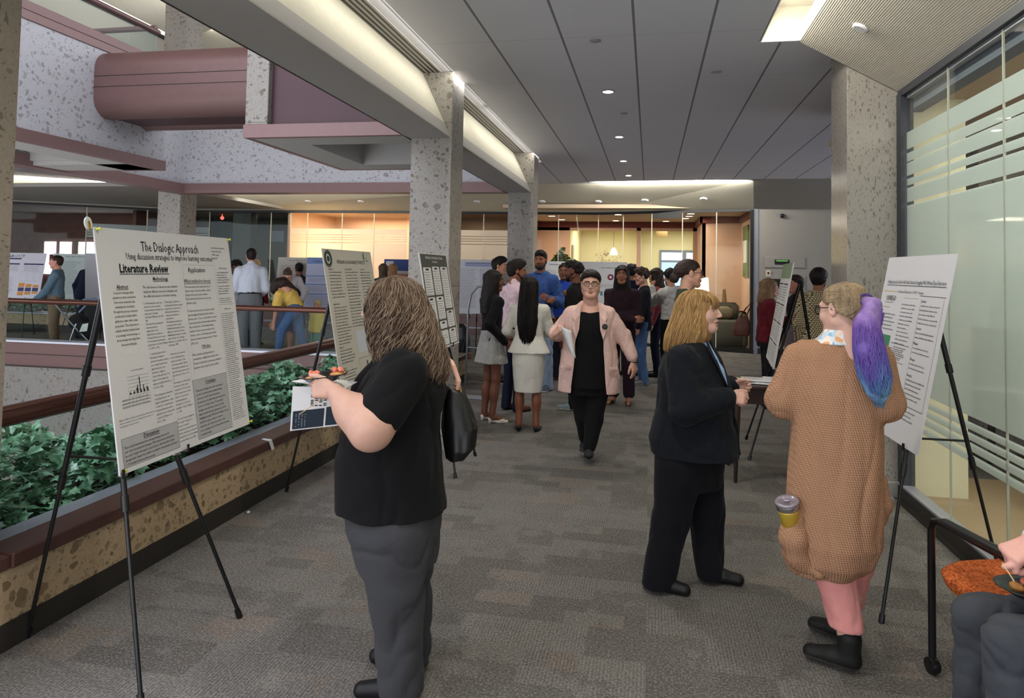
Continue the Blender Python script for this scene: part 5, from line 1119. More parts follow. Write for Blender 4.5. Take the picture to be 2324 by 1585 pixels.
def P_pink_blazer():
    s = 1.62/1.7
    b = NB('pink_bouclé'.replace('é', 'e')); v = b.coord(); n1 = b.noise(v, 160, 3, .7); n2 = b.noise(v, 60, 4, .75); n3 = b.noise(v, 8, 3, .5)
    col = b.mix(n2.outputs[0], rgb('#b88f88'), rgb('#e9cbc0')); col = b.mix(b.math('MULTIPLY', b.math('GREATER_THAN', n1.outputs[0], .62), .25), col, rgb('#8d6f70'))
    pk = b.finish(col, .95, .1, 0, b.math('ADD', b.math('MULTIPLY', n3.outputs[0], 4), n1.outputs[0]), .5, .004)
    tab = [(z/s, a/s, b_/s, 0, cy/s) for z, a, b_, cy in [(.56, .262, .165, 0), (.65, .262, .165, 0), (.78, .255, .16, 0), (.92, .236, .155, 0), (1.03, .214, .148, .01), (1.13, .206, .138, .01), (1.20, .198, .122, .005), (1.26, .165, .10, 0), (1.30, .115, .08, -.01), (1.335, .070, .062, -.02)]]
    def opn(P): pass
    def pants(g, D, R, s_):
        g.loft([(.54, .165, .13, 0, 0), (.75, .175, .14, 0, 0), (.98, .165, .135, 0, 0)], R=R, k=.03)
        g.chain([(.075, 0, .62), (.050, -.03, .34), (.012, -.10, .12)], [.105, .076, .056], k=.02); g.chain([(-.085, 0, .62), (-.040, .03, .34), (-.030, .08, .16)], [.105, .076, .056], k=.02)
        g.half((0, 0, -1), -.09)
    r, D, R, toH = person((-.50, 6.10), 'person with short dark hair and glasses walking forward in a long pale pink blazer', H=1.62, face=180, w=1.2, skin='#c79d8b', head=(0, 2, 0), vox=.009, hv=.0038, full=1.0, extra=dict(nocore=True), look=(0, 0), brow='#33221a',
        J=dict(headc=(.004, -.02, 1.472), neck=(.005, 0, 1.30), shR=(-.160, 0, 1.222), elR=(-.285, .02, 1.045), wrR=(-.292, -.185, 1.055), shL=(.165, 0, 1.228), elL=(.290, .02, 1.04), wrL=(.372, -.03, .835), anL=(.008, -.10, .10), anR=(-.035, .10, .13), hipL=(.075, 0, .75), knL=(.050, -.03, .36), hipR=(-.085, 0, .75), knR=(-.040, .03, .36)),
        top=dict(name='blazer', mat=pk, tab=tab, sleeve=.90, rsl=(.062, .066, .050), fold=.006, ff=16, fst=(1, 1, .5), e=2.3, ease=.01, open=(.155, .082), seed=4),
        bottom=dict(kind='custom', fn=pants, mat=F('#09090b', name='black_trouser', weave=700), fold=.004, ff=15),
        shoes=dict(kind='sneaker', mat=plain('#2c2b2d', .8, name='grey_suede'), sole=plain('#1a1a1b', .8, name='dark_sole'), L=dict(kind='sneaker', mat=plain('#2c2b2d', .8, name='grey_suede'), sole=plain('#1a1a1b', .8, name='dark_sole'), yaw=0, pitch=14), R=dict(kind='sneaker', mat=plain('#2c2b2d', .8, name='grey_suede'), sole=plain('#1a1a1b', .8, name='dark_sole'), yaw=0, pitch=-20)),
        hands=(dict(pose='relax', dir=(.12, -.05, -1), back=(.7, -.6, 0), h=.005), dict(pose='pinch', dir=(.45, -.25, .55), back=(-.4, -.7, .5), h=.005)),
        hair=dict(kind='short', top=.012, vol=.012, line=.070, slope=.50, mat=hair_mat('#14100f', '#2d2522'), h=.0045), glasses=dict(mat=plain('#2a1a22', .3, .5, name='dark_frame'), r=.0028))
    g = Sdf(); g.loft([(z, a, b_, 0, cy) for z, a, b_, cy in [(.60, .165, .15, .0), (.80, .165, .155, 0), (.95, .155, .150, 0), (1.08, .150, .142, .008), (1.18, .145, .125, .005), (1.245, .115, .10, -.005)]], R=R, k=.01); g.ell((.005, -.10, 1.30), (.075, .10, .065), kind='sub', k=.01)
    V, Q = g.mesh(.009); V = relax(V, Q); V = folds(V, Q, .002, 20, 2); mesh_obj('top', V, Q, F('#0a0a0c', name='black_top'), r, True)
    g = Sdf(); g.loft([(1.15, .13, .105, 0, .0), (1.24, .125, .085, 0, -.005), (1.29, .085, .066, 0, -.01), (1.33, .058, .056, 0, -.01)], R=R, k=.02); V, Q = g.mesh(.008); V = relax(V, Q); mesh_obj('neck_skin', V, Q, skin_mat('#c79d8b'), r, True)
    for x in (-1, 1):
        m = MB(); pts = [(x*.075, .055, 1.315), (x*.135, .078, 1.25), (x*.150, .100, 1.20), (x*.128, .135, 1.17), (x*.152, .142, 1.135), (x*.112, .152, 1.02), (x*.088, .120, 1.10), (x*.080, .085, 1.22)]
        m.slab([tuple(R@np.array(p)) for p in pts], tuple(R@np.array([0, .010, .002])))
        m.build('lapel', pk, r)
    m = MB(); m.lathe([(.024, 0), (.024, .006), (.017, .009), (0, .009)], n=20, axis='y', c=(0, 0, 0)); m.xf(Matrix.Translation(tuple(R@np.array([-.125, .160, 1.13]))) @ Matrix.Rotation(math.pi, 4, 'Z')); m.build('badge', M['black'], r)
    for x in (-1, 1): m = MB(); m.slab([tuple(R@np.array(p)) for p in ((x*.16, .150, .80), (x*.235, .115, .80), (x*.238, .115, .775), (x*.16, .152, .775))], tuple(R@np.array([0, .012, 0]))); m.build('pocket_flap', pk, r)
    m = MB(); w_ = D['wrL']+np.array([.004, 0, -.005]); m.tube([tuple(w_+np.array([.030*math.cos(a), .026*math.sin(a), 0])) for a in np.linspace(0, 6.28, 17)[:-1]], .006, 8, closed=True); m.build('watch', plain('#1b2418', .4, name='dark_strap'), r)
    t = empty('paper_sheet', tuple(r.location), r.rotation_euler.z, 'curled white sheet of paper held by the person in the pink blazer', 'paper'); m = MB(); nx = 8
    vs = []
    for i in range(nx+1):
        for j in range(nx+1):
            a, c_ = i/nx, j/nx; vs.append((-.240+a*.090*(1-.35*c_)+c_*.075, -.285-.030*math.sin(a*3)+.02*c_, 1.135-.035*a-c_*.20-.03*c_*a))
    m.add(vs, [(i*(nx+1)+j, (i+1)*(nx+1)+j, (i+1)*(nx+1)+j+1, i*(nx+1)+j+1) for i in range(nx) for j in range(nx)]); o = m.build('sheet', M['white'], t, True); md = o.modifiers.new('t', 'SOLIDIFY'); md.thickness = .0008
    return r, D
def crowd():
    jeans_l = F('#8f9db4', name='pale_denim', weave=500); jeans = F('#4a6590', name='denim', weave=500); navy = F('#151a2c', name='navy_trouser')
    LONG = dict(kind='long', mat=BLK)
    # --- group by the second column
    person((-1.62, 7.30), 'person with long black hair in a black blazer and short grey checked skirt', H=1.58, face=-62, w=.95, skin='#6b4230', head=(-38, 0, 0), vox=.010, hv=.005, mouth=.6, brow='#120c0a',
        J=dict(elL=(-.02, .20, 1.03), wrL=(.16, .10, .86), elR=(-.03, -.22, 1.03), wrR=(.15, -.14, .83)), hands=('hold', 'hold'),
        top=dict(name='blazer', mat=F('#0d0d12', name='black_wool'), hem=.86, sleeve=.95, ease=.016, open=(.03, .07), under=dict(mat=F('#d9d6d0', name='white_blouse'), hem=.90)),
        bottom=dict(kind='skirt', mat=F('#85827e', color2='#b3b0aa', name='grey_check', weave=60, cscale=20), rows=[(.66, .225, .19), (.76, .205, .175), (.90, .175, .145), (1.03, .150, .12)], fold=.010, ff=24, fst=(1, 1, .1)),
        shoes=dict(kind='heel', mat=plain('#cfc8bb', .5, name='cream_leather')), hair=dict(LONG, len=.36, flare=.015, fw=.052))
    person((-1.50, 7.95), 'bearded person in a pale pink shirt and navy trousers glancing over the shoulder', H=1.69, face=-50, w=1.0, skin='#8a5a40', head=(-32, -2, 0), vox=.010, hv=.005, beard='#120d0b', brow='#0d0908', mouth=.3,
        J=dict(elR=(.16, -.12, 1.14), wrR=(.20, .12, 1.34)), hands=('relax', 'hold'), top=dict(mat=F('#d8bcc4', name='pink_shirt', weave=700), ease=.018, hem=.95, fold=.008, ff=30, collar=.03, open=None),
        bottom=dict(kind='pants', mat=navy), shoes=dict(kind='flat', mat=plain('#5a2f22', .45, name='brown_leather'), sole=M['dark']), hair=dict(kind='short', top=.03, vol=.006, mat=BLK, line=.066))
    r8, D8, R8, tH8 = person((-1.17, 6.98), 'person with very long black hair in a cream jacket and skirt, back turned', H=1.52, face=-6, w=.98, skin='#7b4d38', head=(-6, 0, 0), vox=.009, hv=.006,
        J=dict(elL=(-.225, .02, .98), wrL=(-.14, .20, .93), elR=(.215, .03, .98), wrR=(.13, .2, .93)), hands=('hold', 'hold'),
        top=dict(name='peplum_jacket', mat=F('#cfcbc0', name='cream_crepe', weave=800), tab=[(.86, .245, .175, 0, 0), (.92, .215, .155, 0, 0), (1.0, .178, .13, 0, 0), (1.05, .160, .115, 0, 0), (1.15, .165, .115, 0, 0), (1.28, .180, .118, 0, 0), (1.37, .155, .09, 0, -.01), (1.42, .085, .065, 0, -.015)], sleeve=.9, ease=.01, fold=.004, ff=22),
        bottom=dict(kind='skirt', mat=F('#cfcbc0', name='cream_crepe', weave=800), rows=[(.43, .155, .125), (.55, .165, .135), (.75, .185, .155), (.90, .185, .15), (1.04, .15, .12)], fold=.004, ff=16),
        shoes=dict(kind='heel', mat=M['black'], s=.98), hair=dict(kind='long', mat=BLK, len=.50, flare=.012, w=.085, back=-.055, fw=.055))
    strands('hair_locks', [(.116, .012, .012, 0, -.02), (.10, .055, .065, 0, -.02), (.06, .084, .10, 0, -.022), (-.02, .090, .108, 0, -.045), (-.2, .098, .088, 0, -.085), (-.38, .098, .075, 0, -.105), (-.50, .075, .06, 0, -.11), (-.58, .05, .04, 0, -.11)], BLK, r8, tH8, n=420, r=.0035, wave=.006, wf=22, skip=lambda P: (P[:, 1] > .02) & (P[:, 2] < .05))
    person((-1.43, 9.40), 'tall bearded person in a blue V-neck sweater and pale jeans with hands together', H=1.85, face=158, w=1.0, skin='#8c5b40', head=(6, 0, 0), vox=.010, hv=.005, beard='#120d0b', brow='#0c0807', jaw=.95,
        J=dict(elL=(.27, -.02, 1.16), wrL=(.11, -.25, 1.22), elR=(-.20, -.10, 1.16), wrR=(.06, -.27, 1.20)), hands=('hold', 'hold'),
        top=dict(name='sweater', mat=F('#3b568f', name='blue_knit', weave=500), ease=.022, vneck=(1.29, .07), hem=.92, fold=.007, under=dict(mat=F('#1e2c50', name='dark_blue_shirt'), neck=1.43)),
        bottom=dict(kind='pants', mat=jeans_l, fold=.010, r=(.095, .08, .082)), shoes=dict(kind='sneaker', mat=plain('#4b5160', .7, name='grey_sneaker'), sole=white_sole), hair=dict(kind='short', top=.02, mat=BLK, line=.064))
    person((-1.22, 10.25), 'person in a bright blue shirt half hidden behind the tall bearded person', H=1.70, face=170, w=1.0, skin='#7d513b', vox=.013, hv=.008, J=dict(elL=(.24, -.10, 1.14), wrL=(.09, -.27, 1.24), elR=(-.19, -.12, 1.12), wrR=(.02, -.28, 1.22)), hands=('hold', 'hold'),
        top=dict(mat=F('#2744a0', name='bright_blue_shirt'), ease=.03), bottom=dict(kind='pants', mat=F('#20222c', name='dark_trouser2')), shoes=dict(kind='sneaker', mat=M['black'], sole=white_sole), hair=dict(kind='curly', mat=BLK))
    person((-2.14, 10.0), 'person with dark quiff whose head shows beside the lavender-barred poster', H=1.76, face=-105, w=.95, skin='#c58f76', vox=.013, hv=.006, top=dict(mat=F('#3c4150', name='grey_blue_shirt'), ease=.015), bottom=dict(kind='pants', mat=navy), shoes=dict(kind='flat', mat=shoe_blk), hair=dict(kind='short', top=.03, vol=.004, mat=BLK))
    person((-1.97, 11.7), 'distant person with short brown hair in a pale blue shirt beside the second column', H=1.75, face=172, skin='#d8a793', vox=.014, hv=.006, top=dict(mat=F('#b9d3e0', name='pale_blue_shirt'), ease=.015, collar=.02), bottom=dict(kind='pants', mat=navy), shoes=dict(kind='flat', mat=shoe_blk), hair=dict(kind='short', top=.015, mat=DKB))
    person((-.85, 8.25), 'bearded person in a dark jacket and red shirt, in profile behind the pink blazer', H=1.70, face=75, w=1.0, skin='#6e4530', vox=.010, hv=.005, beard='#0e0a09', J=dict(elR=(-.05, .22, 1.05), wrR=(-.2, .15, 1.0)), top=dict(name='jacket', mat=F('#151314', name='dark_jacket'), ease=.02, open=(.05, .07), under=dict(mat=F('#c02a4a', name='red_shirt'))),
        bottom=dict(kind='pants', mat=F('#17171b', name='black_trouser3')), shoes=dict(kind='sneaker', mat=plain('#74838a', .6, name='grey_trainer'), sole=white_sole), hair=dict(kind='curly', top=.02, mat=BLK))
    person((-.33, 8.75), 'person with long dark hair and crossed arms in a dark plum outfit', H=1.67, face=168, w=.98, skin='#9a6a50', head=(8, 2, 0), vox=.010, hv=.0045, brow='#110b0a',
        J=dict(elL=(.20, -.06, 1.07), wrL=(-.06, -.17, 1.05), elR=(-.17, -.08, 1.06), wrR=(.13, -.18, 1.02)), hands=(dict(pose='flat', dir=(-.9, -.1, -.1), back=(0, -1, .1)), dict(pose='relax', dir=(.9, .1, .05), back=(0, -1, .1))),
        top=dict(name='tunic', mat=F('#2a1a22', name='plum_crepe'), ease=.016, hem=.74, flare=.01, fold=.005), bottom=dict(kind='pants', mat=F('#241521', name='plum_trouser'), r=(.088, .078, .075), cuff=.04), shoes=dict(kind='heel', mat=M['black']), hair=dict(kind='long', mat=BLK, len=.34, flare=.02, w=.092, fw=.054))
    person((-.28, 11.2), 'person with short black hair in a dark navy shirt behind the crowd', H=1.72, face=20, skin='#9a6b52', vox=.014, hv=.008, top=dict(mat=F('#171a30', name='dark_navy_shirt'), ease=.015), bottom=dict(kind='pants', mat=navy), shoes=dict(kind='flat', mat=shoe_blk), hair=dict(kind='short', mat=BLK))
    person((-.10, 10.3), 'person with curly hair and glasses in a dark jacket, lilac shirt and jeans', H=1.64, face=100, w=1.02, skin='#cf9d88', head=(6, -6, 0), vox=.011, hv=.006, J=dict(elL=(-.02, -.2, 1.05), wrL=(-.06, -.2, .84)),
        top=dict(name='jacket', mat=F('#14151d', name='navy_jacket'), ease=.022, hem=.80, open=(.05, .06), under=dict(mat=F('#8b8bb8', name='lilac_shirt'))), bottom=dict(kind='pants', mat=jeans, fold=.01), shoes=dict(kind='sneaker', mat=plain('#6a6a6e', .7, name='grey_canvas'), sole=white_sole), hair=dict(kind='curly', top=.03, vol=.012, mat=DKB), glasses=dict(mat=glass_blk))
    person((.30, 10.6), 'person with dark curly hair in an off-white knit top, back turned', H=1.63, face=35, skin='#b98970', vox=.011, hv=.008, J=dict(elL=(-.25, .06, 1.16), wrL=(-.27, .10, 1.36)), hands=('hold', 'relax'), top=dict(mat=F('#b5b2b0', name='offwhite_knit', weave=260, wstr=.6), ease=.03, hem=.95, fold=.007), bottom=dict(kind='pants', mat=F('#101014', name='black_trouser4')), shoes=dict(kind='sneaker', mat=plain('#aaa6a0', .7, name='pale_trainer'), sole=white_sole), hair=dict(kind='afro', mat=BLK, vol=-.018))
    person((.10, 11.2), 'person with long dark wavy hair in profile at the back of the crowd', H=1.66, face=88, skin='#c2947e', vox=.013, hv=.006, top=dict(mat=F('#7d3a3f', name='wine_top')), bottom=dict(kind='pants', mat=navy), shoes=dict(kind='flat', mat=shoe_blk), hair=dict(kind='long', mat=DKB, len=.26, curl=1, fw=.07))
    person((.32, 6.25), 'person with a low brown bun and glasses in a dark green sweater', H=1.70, face=-78, w=1.0, skin='#cfa08a', vox=.010, hv=.0045, brow='#3a281d', head=(0, -2, 0), top=dict(name='sweater', mat=F('#3e4a3c', name='green_knit', weave=400), ease=.022, fold=.006, hem=.86),
        bottom=dict(kind='pants', mat=F('#15161a', name='black_trouser5')), shoes=dict(kind='flat', mat=shoe_blk), hair=dict(kind='bun', mat=hair_mat('#1d1512', '#40302a'), bun=(0, -.135, -.045), slope=.62, line=.06), glasses=dict(mat=plain('#2a1512', .4, name='tortoise_frame')))
    # --- right of the walkway
    r, D, R, tH = person((1.40, 9.0), 'person with light brown hair in a dark red sweater carrying a brown bag', H=1.54, face=-78, w=1.15, skin='#cf9c86', vox=.011, hv=.006, top=dict(name='sweater', mat=F('#5e1620', name='dark_red_knit', weave=400), ease=.025, hem=.86), J=dict(elR=(.10, -.18, 1.0), wrR=(.27, -.12, 1.08), elL=(.12, .2, 1.0), wrL=(.26, .1, 1.05)), hands=('hold', 'hold'),
        bottom=dict(kind='pants', mat=F('#15151a', name='black_trouser6')), shoes=dict(kind='flat', mat=shoe_blk), hair=dict(kind='long', mat=hair_mat('#4b3626', '#9a7a5a'), len=.20, flare=.02, fw=.06))
    t = empty('shoulder_bag', tuple(r.location), r.rotation_euler.z, 'brown leather shoulder bag hanging behind the person in the red sweater', 'bag'); g = Sdf(); g.loft([(.84, .085, .05, -.30, -.04), (.92, .10, .055, -.30, -.04), (1.02, .08, .04, -.29, -.04), (1.08, .05, .02, -.28, -.04)], k=.03, e=2.6); V, Q = g.mesh(.012); mesh_obj('bag_body', V, Q, plain('#5a2f24', .5, .4, name='brown_leather2'), t, True)
    m = MB(); m.tube([(-.32, -.05, 1.06), (-.25, -.10, 1.18), (-.17, -.12, 1.27), (-.21, .02, 1.17), (-.26, -.02, 1.06)], .008, 6); m.build('strap', plain('#4a261d', .5, name='brown_strap'), t)
    person((1.87, 9.75), 'person in a plum V-neck top whose face shows beside the tilted poster', H=1.58, face=118, w=1.05, skin='#c48a78', vox=.011, hv=.005, top=dict(mat=F('#26161f', name='plum_top'), ease=.02, sleeve=.4, vneck=(1.33, .06)), bottom=dict(kind='skirt', mat=F('#4b4046', color2='#8a7d84', name='patterned_skirt', weave=60), rows=[(.35, .2, .17), (.9, .17, .14), (1.03, .15, .12)]), shoes=dict(kind='flat', mat=shoe_blk), hair=dict(kind='short', mat=DKB, top=.01))
    b = NB('open_knit'); v = b.coord(); sx = b.n('ShaderNodeSeparateXYZ'); b.l(v, sx.inputs[0]); row = b.math('MULTIPLY', sx.outputs[2], 300); odd = b.math('MULTIPLY', b.math('FLOOR', b.math('DIVIDE', row, 6.2832)), 3.1416)
    hg = b.math('MULTIPLY', b.math('ABSOLUTE', b.math('SINE', b.math('MULTIPLY', row, .5))), b.math('ABSOLUTE', b.math('SINE', b.math('ADD', b.math('MULTIPLY', b.math('ADD', sx.outputs[0], sx.outputs[1]), 150), b.math('MULTIPLY', odd, .5)))))
    km = b.finish(b.ramp(hg, [(0, rgb('#2e281f')), (.25, rgb('#7b6c52')), (.6, rgb('#c9bb98')), (1, rgb('#d8ccab'))]), .95, .1, 0, hg, .6, .006)
    person((1.86, 8.5), 'person with thick black hair in a cream open-knit sweater, back to the camera', H=1.66, face=-14, w=1.05, skin='#8f6248', vox=.010, hv=.007, top=dict(name='sweater', mat=km, ease=.03, hem=.86, fold=.004), bottom=dict(kind='pants', mat=navy), shoes=dict(kind='flat', mat=shoe_blk), hair=dict(kind='short', mat=BLK, vol=.018, top=.0, line=.06), J=dict(elR=(.26, .05, 1.12), wrR=(.18, .22, 1.38)), hands=('relax', dict(pose='hold')))
    t = empty('photo_camera', (2.10, 8.52, 1.44), .5, 'black photo camera held up beside the person in the cream open-knit sweater', 'camera'); m = MB(); m.box(-.06, -.035, 0, .06, .035, .085, .008); m.box(-.025, -.03, .085, .025, .03, .11, .006); m.build('camera_body', M['black'], t); m = MB(); m.lathe([(.032, 0), (.036, .05), (.034, .08), (0, .08)], n=16, axis='y', c=(0, .03, .042)); m.build('lens', M['black'], t, True)
    # --- across the open well, left part
    r, D, R, tH = person((-10.58, 11.1), 'person with short dark hair in a denim jacket at the stroller', H=1.70, face=80, w=1.15, skin='#c98f7a', vox=.013, hv=.006, J=dict(elL=(-.16, -.18, 1.05), wrL=(-.30, -.1, .90), elR=(-.16, .2, 1.05), wrR=(-.30, .1, .9)), hands=('hold', 'hold'), top=dict(name='denim_jacket', mat=F('#5b7282', name='washed_denim', weave=500), ease=.02, hem=.92), bottom=dict(kind='pants', mat=F('#7d6a55', name='khaki')), shoes=dict(kind='flat', mat=plain('#7a5f45', .7, name='tan_shoe')), hair=dict(kind='short', mat=DKB))
    person((-11.6, 12.9), 'person in a dark navy suit leaning in behind the far easels', H=1.72, face=-40, w=1.15, skin='#b97e68', vox=.014, hv=.008, lean=(.05, .25), top=dict(name='jacket', mat=F('#12162c', name='dark_navy_suit'), ease=.025, hem=.82), bottom=dict(kind='pants', mat=navy), shoes=dict(kind='flat', mat=shoe_blk), hair=dict(kind='short', mat=DKB, vol=-.003))
    person((-7.62, 12.1), 'person with black curly hair in a white cardigan, facing the camera across the well', H=1.66, face=-160, skin='#4d3024', vox=.013, hv=.006, J=dict(elL=(.2, -.05, 1.05), wrL=(.05, -.22, 1.12), elR=(-.2, -.05, 1.05), wrR=(-.05, -.22, 1.12)), hands=('hold', 'hold'), top=dict(mat=F('#c9c9d2', name='white_cardigan'), ease=.03, hem=.78), bottom=dict(kind='pants', mat=F('#1b1c24', name='dark_trouser7')), shoes=dict(kind='flat', mat=shoe_blk), hair=dict(kind='afro', mat=BLK, vol=-.012))
    person((-6.62, 10.95), 'tall person in a white dress shirt, black belt and grey trousers, back turned', H=1.88, face=8, w=1.02, skin='#b98a74', vox=.011, hv=.007, head=(-6, 0, 0), J=dict(elL=(-.25, .02, 1.20), wrL=(-.20, .22, 1.12), elR=(.25, .02, 1.20), wrR=(.17, .2, 1.1)), hands=('hold', 'hold'), top=dict(mat=F('#c3c8d4', name='white_dress_shirt'), ease=.03, hem=1.02, fold=.004, ff=18, collar=.03), bottom=dict(kind='pants', mat=F('#6f7176', name='mid_grey_trouser'), belt=True, r=(.10, .085, .08), waist=1.04), shoes=dict(kind='flat', mat=shoe_blk), hair=dict(kind='short', mat=BLK))
    person((-7.72, 12.95), 'distant person with cropped fair hair in a maroon top, back turned', H=1.72, face=-20, skin='#d9a98e', vox=.016, hv=.008, top=dict(mat=F('#7a1f2a', name='maroon_top')), bottom=dict(kind='pants', mat=navy), shoes=dict(kind='flat', mat=shoe_blk), hair=dict(kind='short', mat=hair_mat('#b08a64', '#d3b48c'), vol=-.006))
    person((-6.92, 13.2), 'distant person with dark hair just behind the bending pair', H=1.66, face=10, skin='#8a5f4a', vox=.018, hv=.009, top=dict(mat=F('#2b2b33', name='charcoal_top')), bottom=dict(kind='pants', mat=navy), shoes=dict(kind='flat', mat=shoe_blk), hair=dict(kind='short', mat=BLK))
    # pair bending over the child
    rt = person((-6.35, 11.65), 'person in a fluffy white sweater and blue-grey skirt bending towards the child', H=1.66, face=175, skin='#d2a48f', vox=.012, hv=.006, head=(0, -38, 0), extra=dict(nocore=True),
        J=dict(headc=(.02, -.22, 1.42), neck=(.03, -.10, 1.38), shL=(.20, -.04, 1.34), shR=(-.14, -.04, 1.32), elL=(.32, -.05, 1.14), wrL=(.28, -.15, 1.0), elR=(-.20, -.12, 1.12), wrR=(-.14, -.30, .92), hipL=(.10, .08, .90), hipR=(-.06, .08, .90)), hands=('relax', 'relax'),
        top=dict(name='sweater', mat=F('#cfcbd0', name='fluffy_white_knit', weave=300), hem=.9, caps=[((.03, .06, .98), (.03, -.02, 1.22), .15, .15), ((.03, -.02, 1.22), (.03, -.06, 1.33), .15, .13), ((-.08, -.05, 1.30), (.14, -.05, 1.32), .09, .09)], rsl=(.075, .065, .05), fold=.007),
        bottom=dict(kind='skirt', mat=F('#5f6a8a', name='blue_grey_skirt'), rows=[(.45, .19, .17), (.8, .18, .15), (.98, .15, .13)]), shoes=dict(kind='sneaker', mat=plain('#e0dede', .6, name='white_shoe')), hair=dict(kind='bun', mat=hair_mat('#3b2a22', '#6d5546')))
    rt = person((-5.92, 11.0), 'person in a yellow T-shirt and blue jeans bending down to the child', H=1.66, face=60, skin='#c08d74', vox=.011, hv=.007, head=(0, -55, 0), extra=dict(nocore=True),
        J=dict(headc=(-.19, .0, 1.26), neck=(-.14, 0, 1.17), chest=(-.05, 0, 1.1), shL=(-.17, -.12, 1.10), shR=(-.10, .14, 1.12), elL=(-.21, -.14, .87), wrL=(-.24, -.10, .64), elR=(-.19, .14, .88), wrR=(-.24, .12, .66), hipL=(.08, -.08, .87), hipR=(.10, .10, .87), knL=(-.12, -.10, .52), anL=(-.17, -.10, .09), knR=(.18, .10, .50), anR=(.30, .12, .09)),
        top=dict(name='yellow_shirt', mat=F('#d9b45c', name='yellow_jersey'), sleeve=.42, rsl=(.085, .08, .06), caps=[((.10, 0, .93), (-.03, 0, 1.10), .13, .145), ((-.03, 0, 1.10), (-.13, 0, 1.13), .145, .10), ((-.15, -.10, 1.10), (-.10, .12, 1.12), .07, .07)], fold=.007),
        bottom=dict(kind='custom', name='jeans', mat=jeans, fn=lambda g, D, R, s: (g.ell((.09, 0, .87), (.15, .16, .12), k=.05), g.chain([D['hipL'], D['knL'], D['anL']-np.array([0, 0, .03])], [.105, .075, .058], k=.03), g.chain([D['hipR'], D['knR'], D['anR']-np.array([0, 0, .03])], [.105, .075, .055], k=.03)), fold=.006), shoes=dict(kind='sneaker', mat=plain('#3a3a40', .7, name='dark_trainer')))
    r, D, R, tH = rt; g = Sdf(); g.chain([(-.19, 0, 1.29), (-.11, -.02, 1.30), (-.02, -.03, 1.26), (.09, -.05, 1.20)], [.105, .10, .06, .03], k=.03); g.ell((-.24, 0, 1.22), (.08, .09, .11), k=.03); V, Q = g.mesh(.008); N = vnormals(V, Q); mesh_obj('hair', V+N*(.004*wob(V, 50, 1))[:, None], Q, DKB, r, True)
    person((-5.72, 11.62), 'small child in a yellow top and green trousers between the two bending adults', H=.98, face=150, w=1.15, skin='#c99a82', vox=.010, hv=.008, top=dict(mat=F('#e0c65a', name='yellow_romper'), ease=.03, hem=.75), bottom=dict(kind='pants', mat=F('#5f8a72', name='green_trouser'), r=(.11, .09, .08)), shoes=dict(kind='flat', mat=shoe_blk), hair=dict(kind='short', mat=hair_mat('#b99a5c', '#e0c88c'), vol=.0))
    for (x, y, lab, c1, c2) in ((-5.0, 12.85, 'distant person with dark streaked hair facing the blue-headed poster', '#2a211c', '#6a5846'), (-4.77, 12.75, 'distant person with straight light brown hair facing the blue-headed poster', '#6b4a2e', '#a97e54')):
        person((x, y), lab, H=1.67, face=5, skin='#cfa08a', vox=.018, hv=.008, top=dict(mat=F('#4b4a52', name='slate_top')), bottom=dict(kind='pants', mat=navy), shoes=dict(kind='flat', mat=shoe_blk), hair=dict(kind='long', mat=hair_mat(c1, c2), len=.2, w=.085, flare=0))
ALLP = True
pb = P_black_tee(); pn = P_navy_suit(); pc = P_cardigan(); pp = P_pink_blazer()
crowd()
# ================================================================== EASELS AND POSTERS
DARKP = M['black']
INK = plain('#1d1c1f', .7, .2, name='printed_ink'); INK2 = plain('#55555a', .7, .2, name='grey_ink'); PAPER = plain('#cdcbca', .65, .2, 0, .015, 6, .02, name='poster_paper'); GREYBOX = plain('#a9a8a8', .7, .2, name='grey_panel')
def board_frame(q):
    x, y, z, yaw, lean = q; w = Vector((math.cos(yaw), math.sin(yaw), 0)); nr = Vector((math.sin(yaw), -math.cos(yaw), 0)); u = Vector((0, 0, math.cos(lean)))-nr*math.sin(lean); nn = w.cross(u)
    return Matrix(((w.x, u.x, nn.x, x), (w.y, u.y, nn.y, y), (w.z, u.z, nn.z, z), (0, 0, 0, 1)))
def words(mb, x, y, w, h, rg, gap=.35):
    """a line of print too small to read: runs of short ticks, one run per word"""
    cx = x
    while cx < x+w-h:
        L = min(rg.uniform(1.2, 5)*h, x+w-cx); q = cx
        while q < cx+L-h*.2:
            a = rg.uniform(.20, .40)*h; hh = h*(1 if rg.random() < .25 else .62); mb.quad((q, y, 0), (q+a, y, 0), (q+a, y+hh, 0), (q, y+hh, 0)); q += a+.16*h
        cx += L+gap*h*1.6
def para(mb, x, y, w, n, h, lead, rg, ragged=.25):
    for i in range(n): words(mb, x, y-i*lead, w*(1-ragged*rg.random()), h, rg)
def poster(q, W_, H_, label, draw, group=None, mat=None, thick=.006, name='poster'):
    T = board_frame(q); o = MB().box(-W_/2, 0, -thick, W_/2, H_, 0).build(name, mat or PAPER); o.matrix_world = T; tag(o, label, 'poster', group)
    lay = {'ink': MB(), 'ink2': MB(), 'box': MB()}; txt = []; txt2 = []; extra = []
    draw(lay, txt, txt2, extra, W_, H_)
    z = .0008
    for k, mt, nm, dz in (('box', GREYBOX, 'shaded_panel', .0006), ('ink', INK, 'printed_lines', .0014), ('ink2', INK2, 'small_print', .0014)):
        if lay[k].f: lay[k].xf(Matrix.Translation((0, 0, dz))); lay[k].build(nm, mt, o)
    if txt: t = text_blocks(txt, INK, 'printed_text', o); t.location.z = .0018
    for (mb, mt, nm, dz) in extra: mb.xf(Matrix.Translation((0, 0, dz))); mb.build(nm, mt, o)
    return o
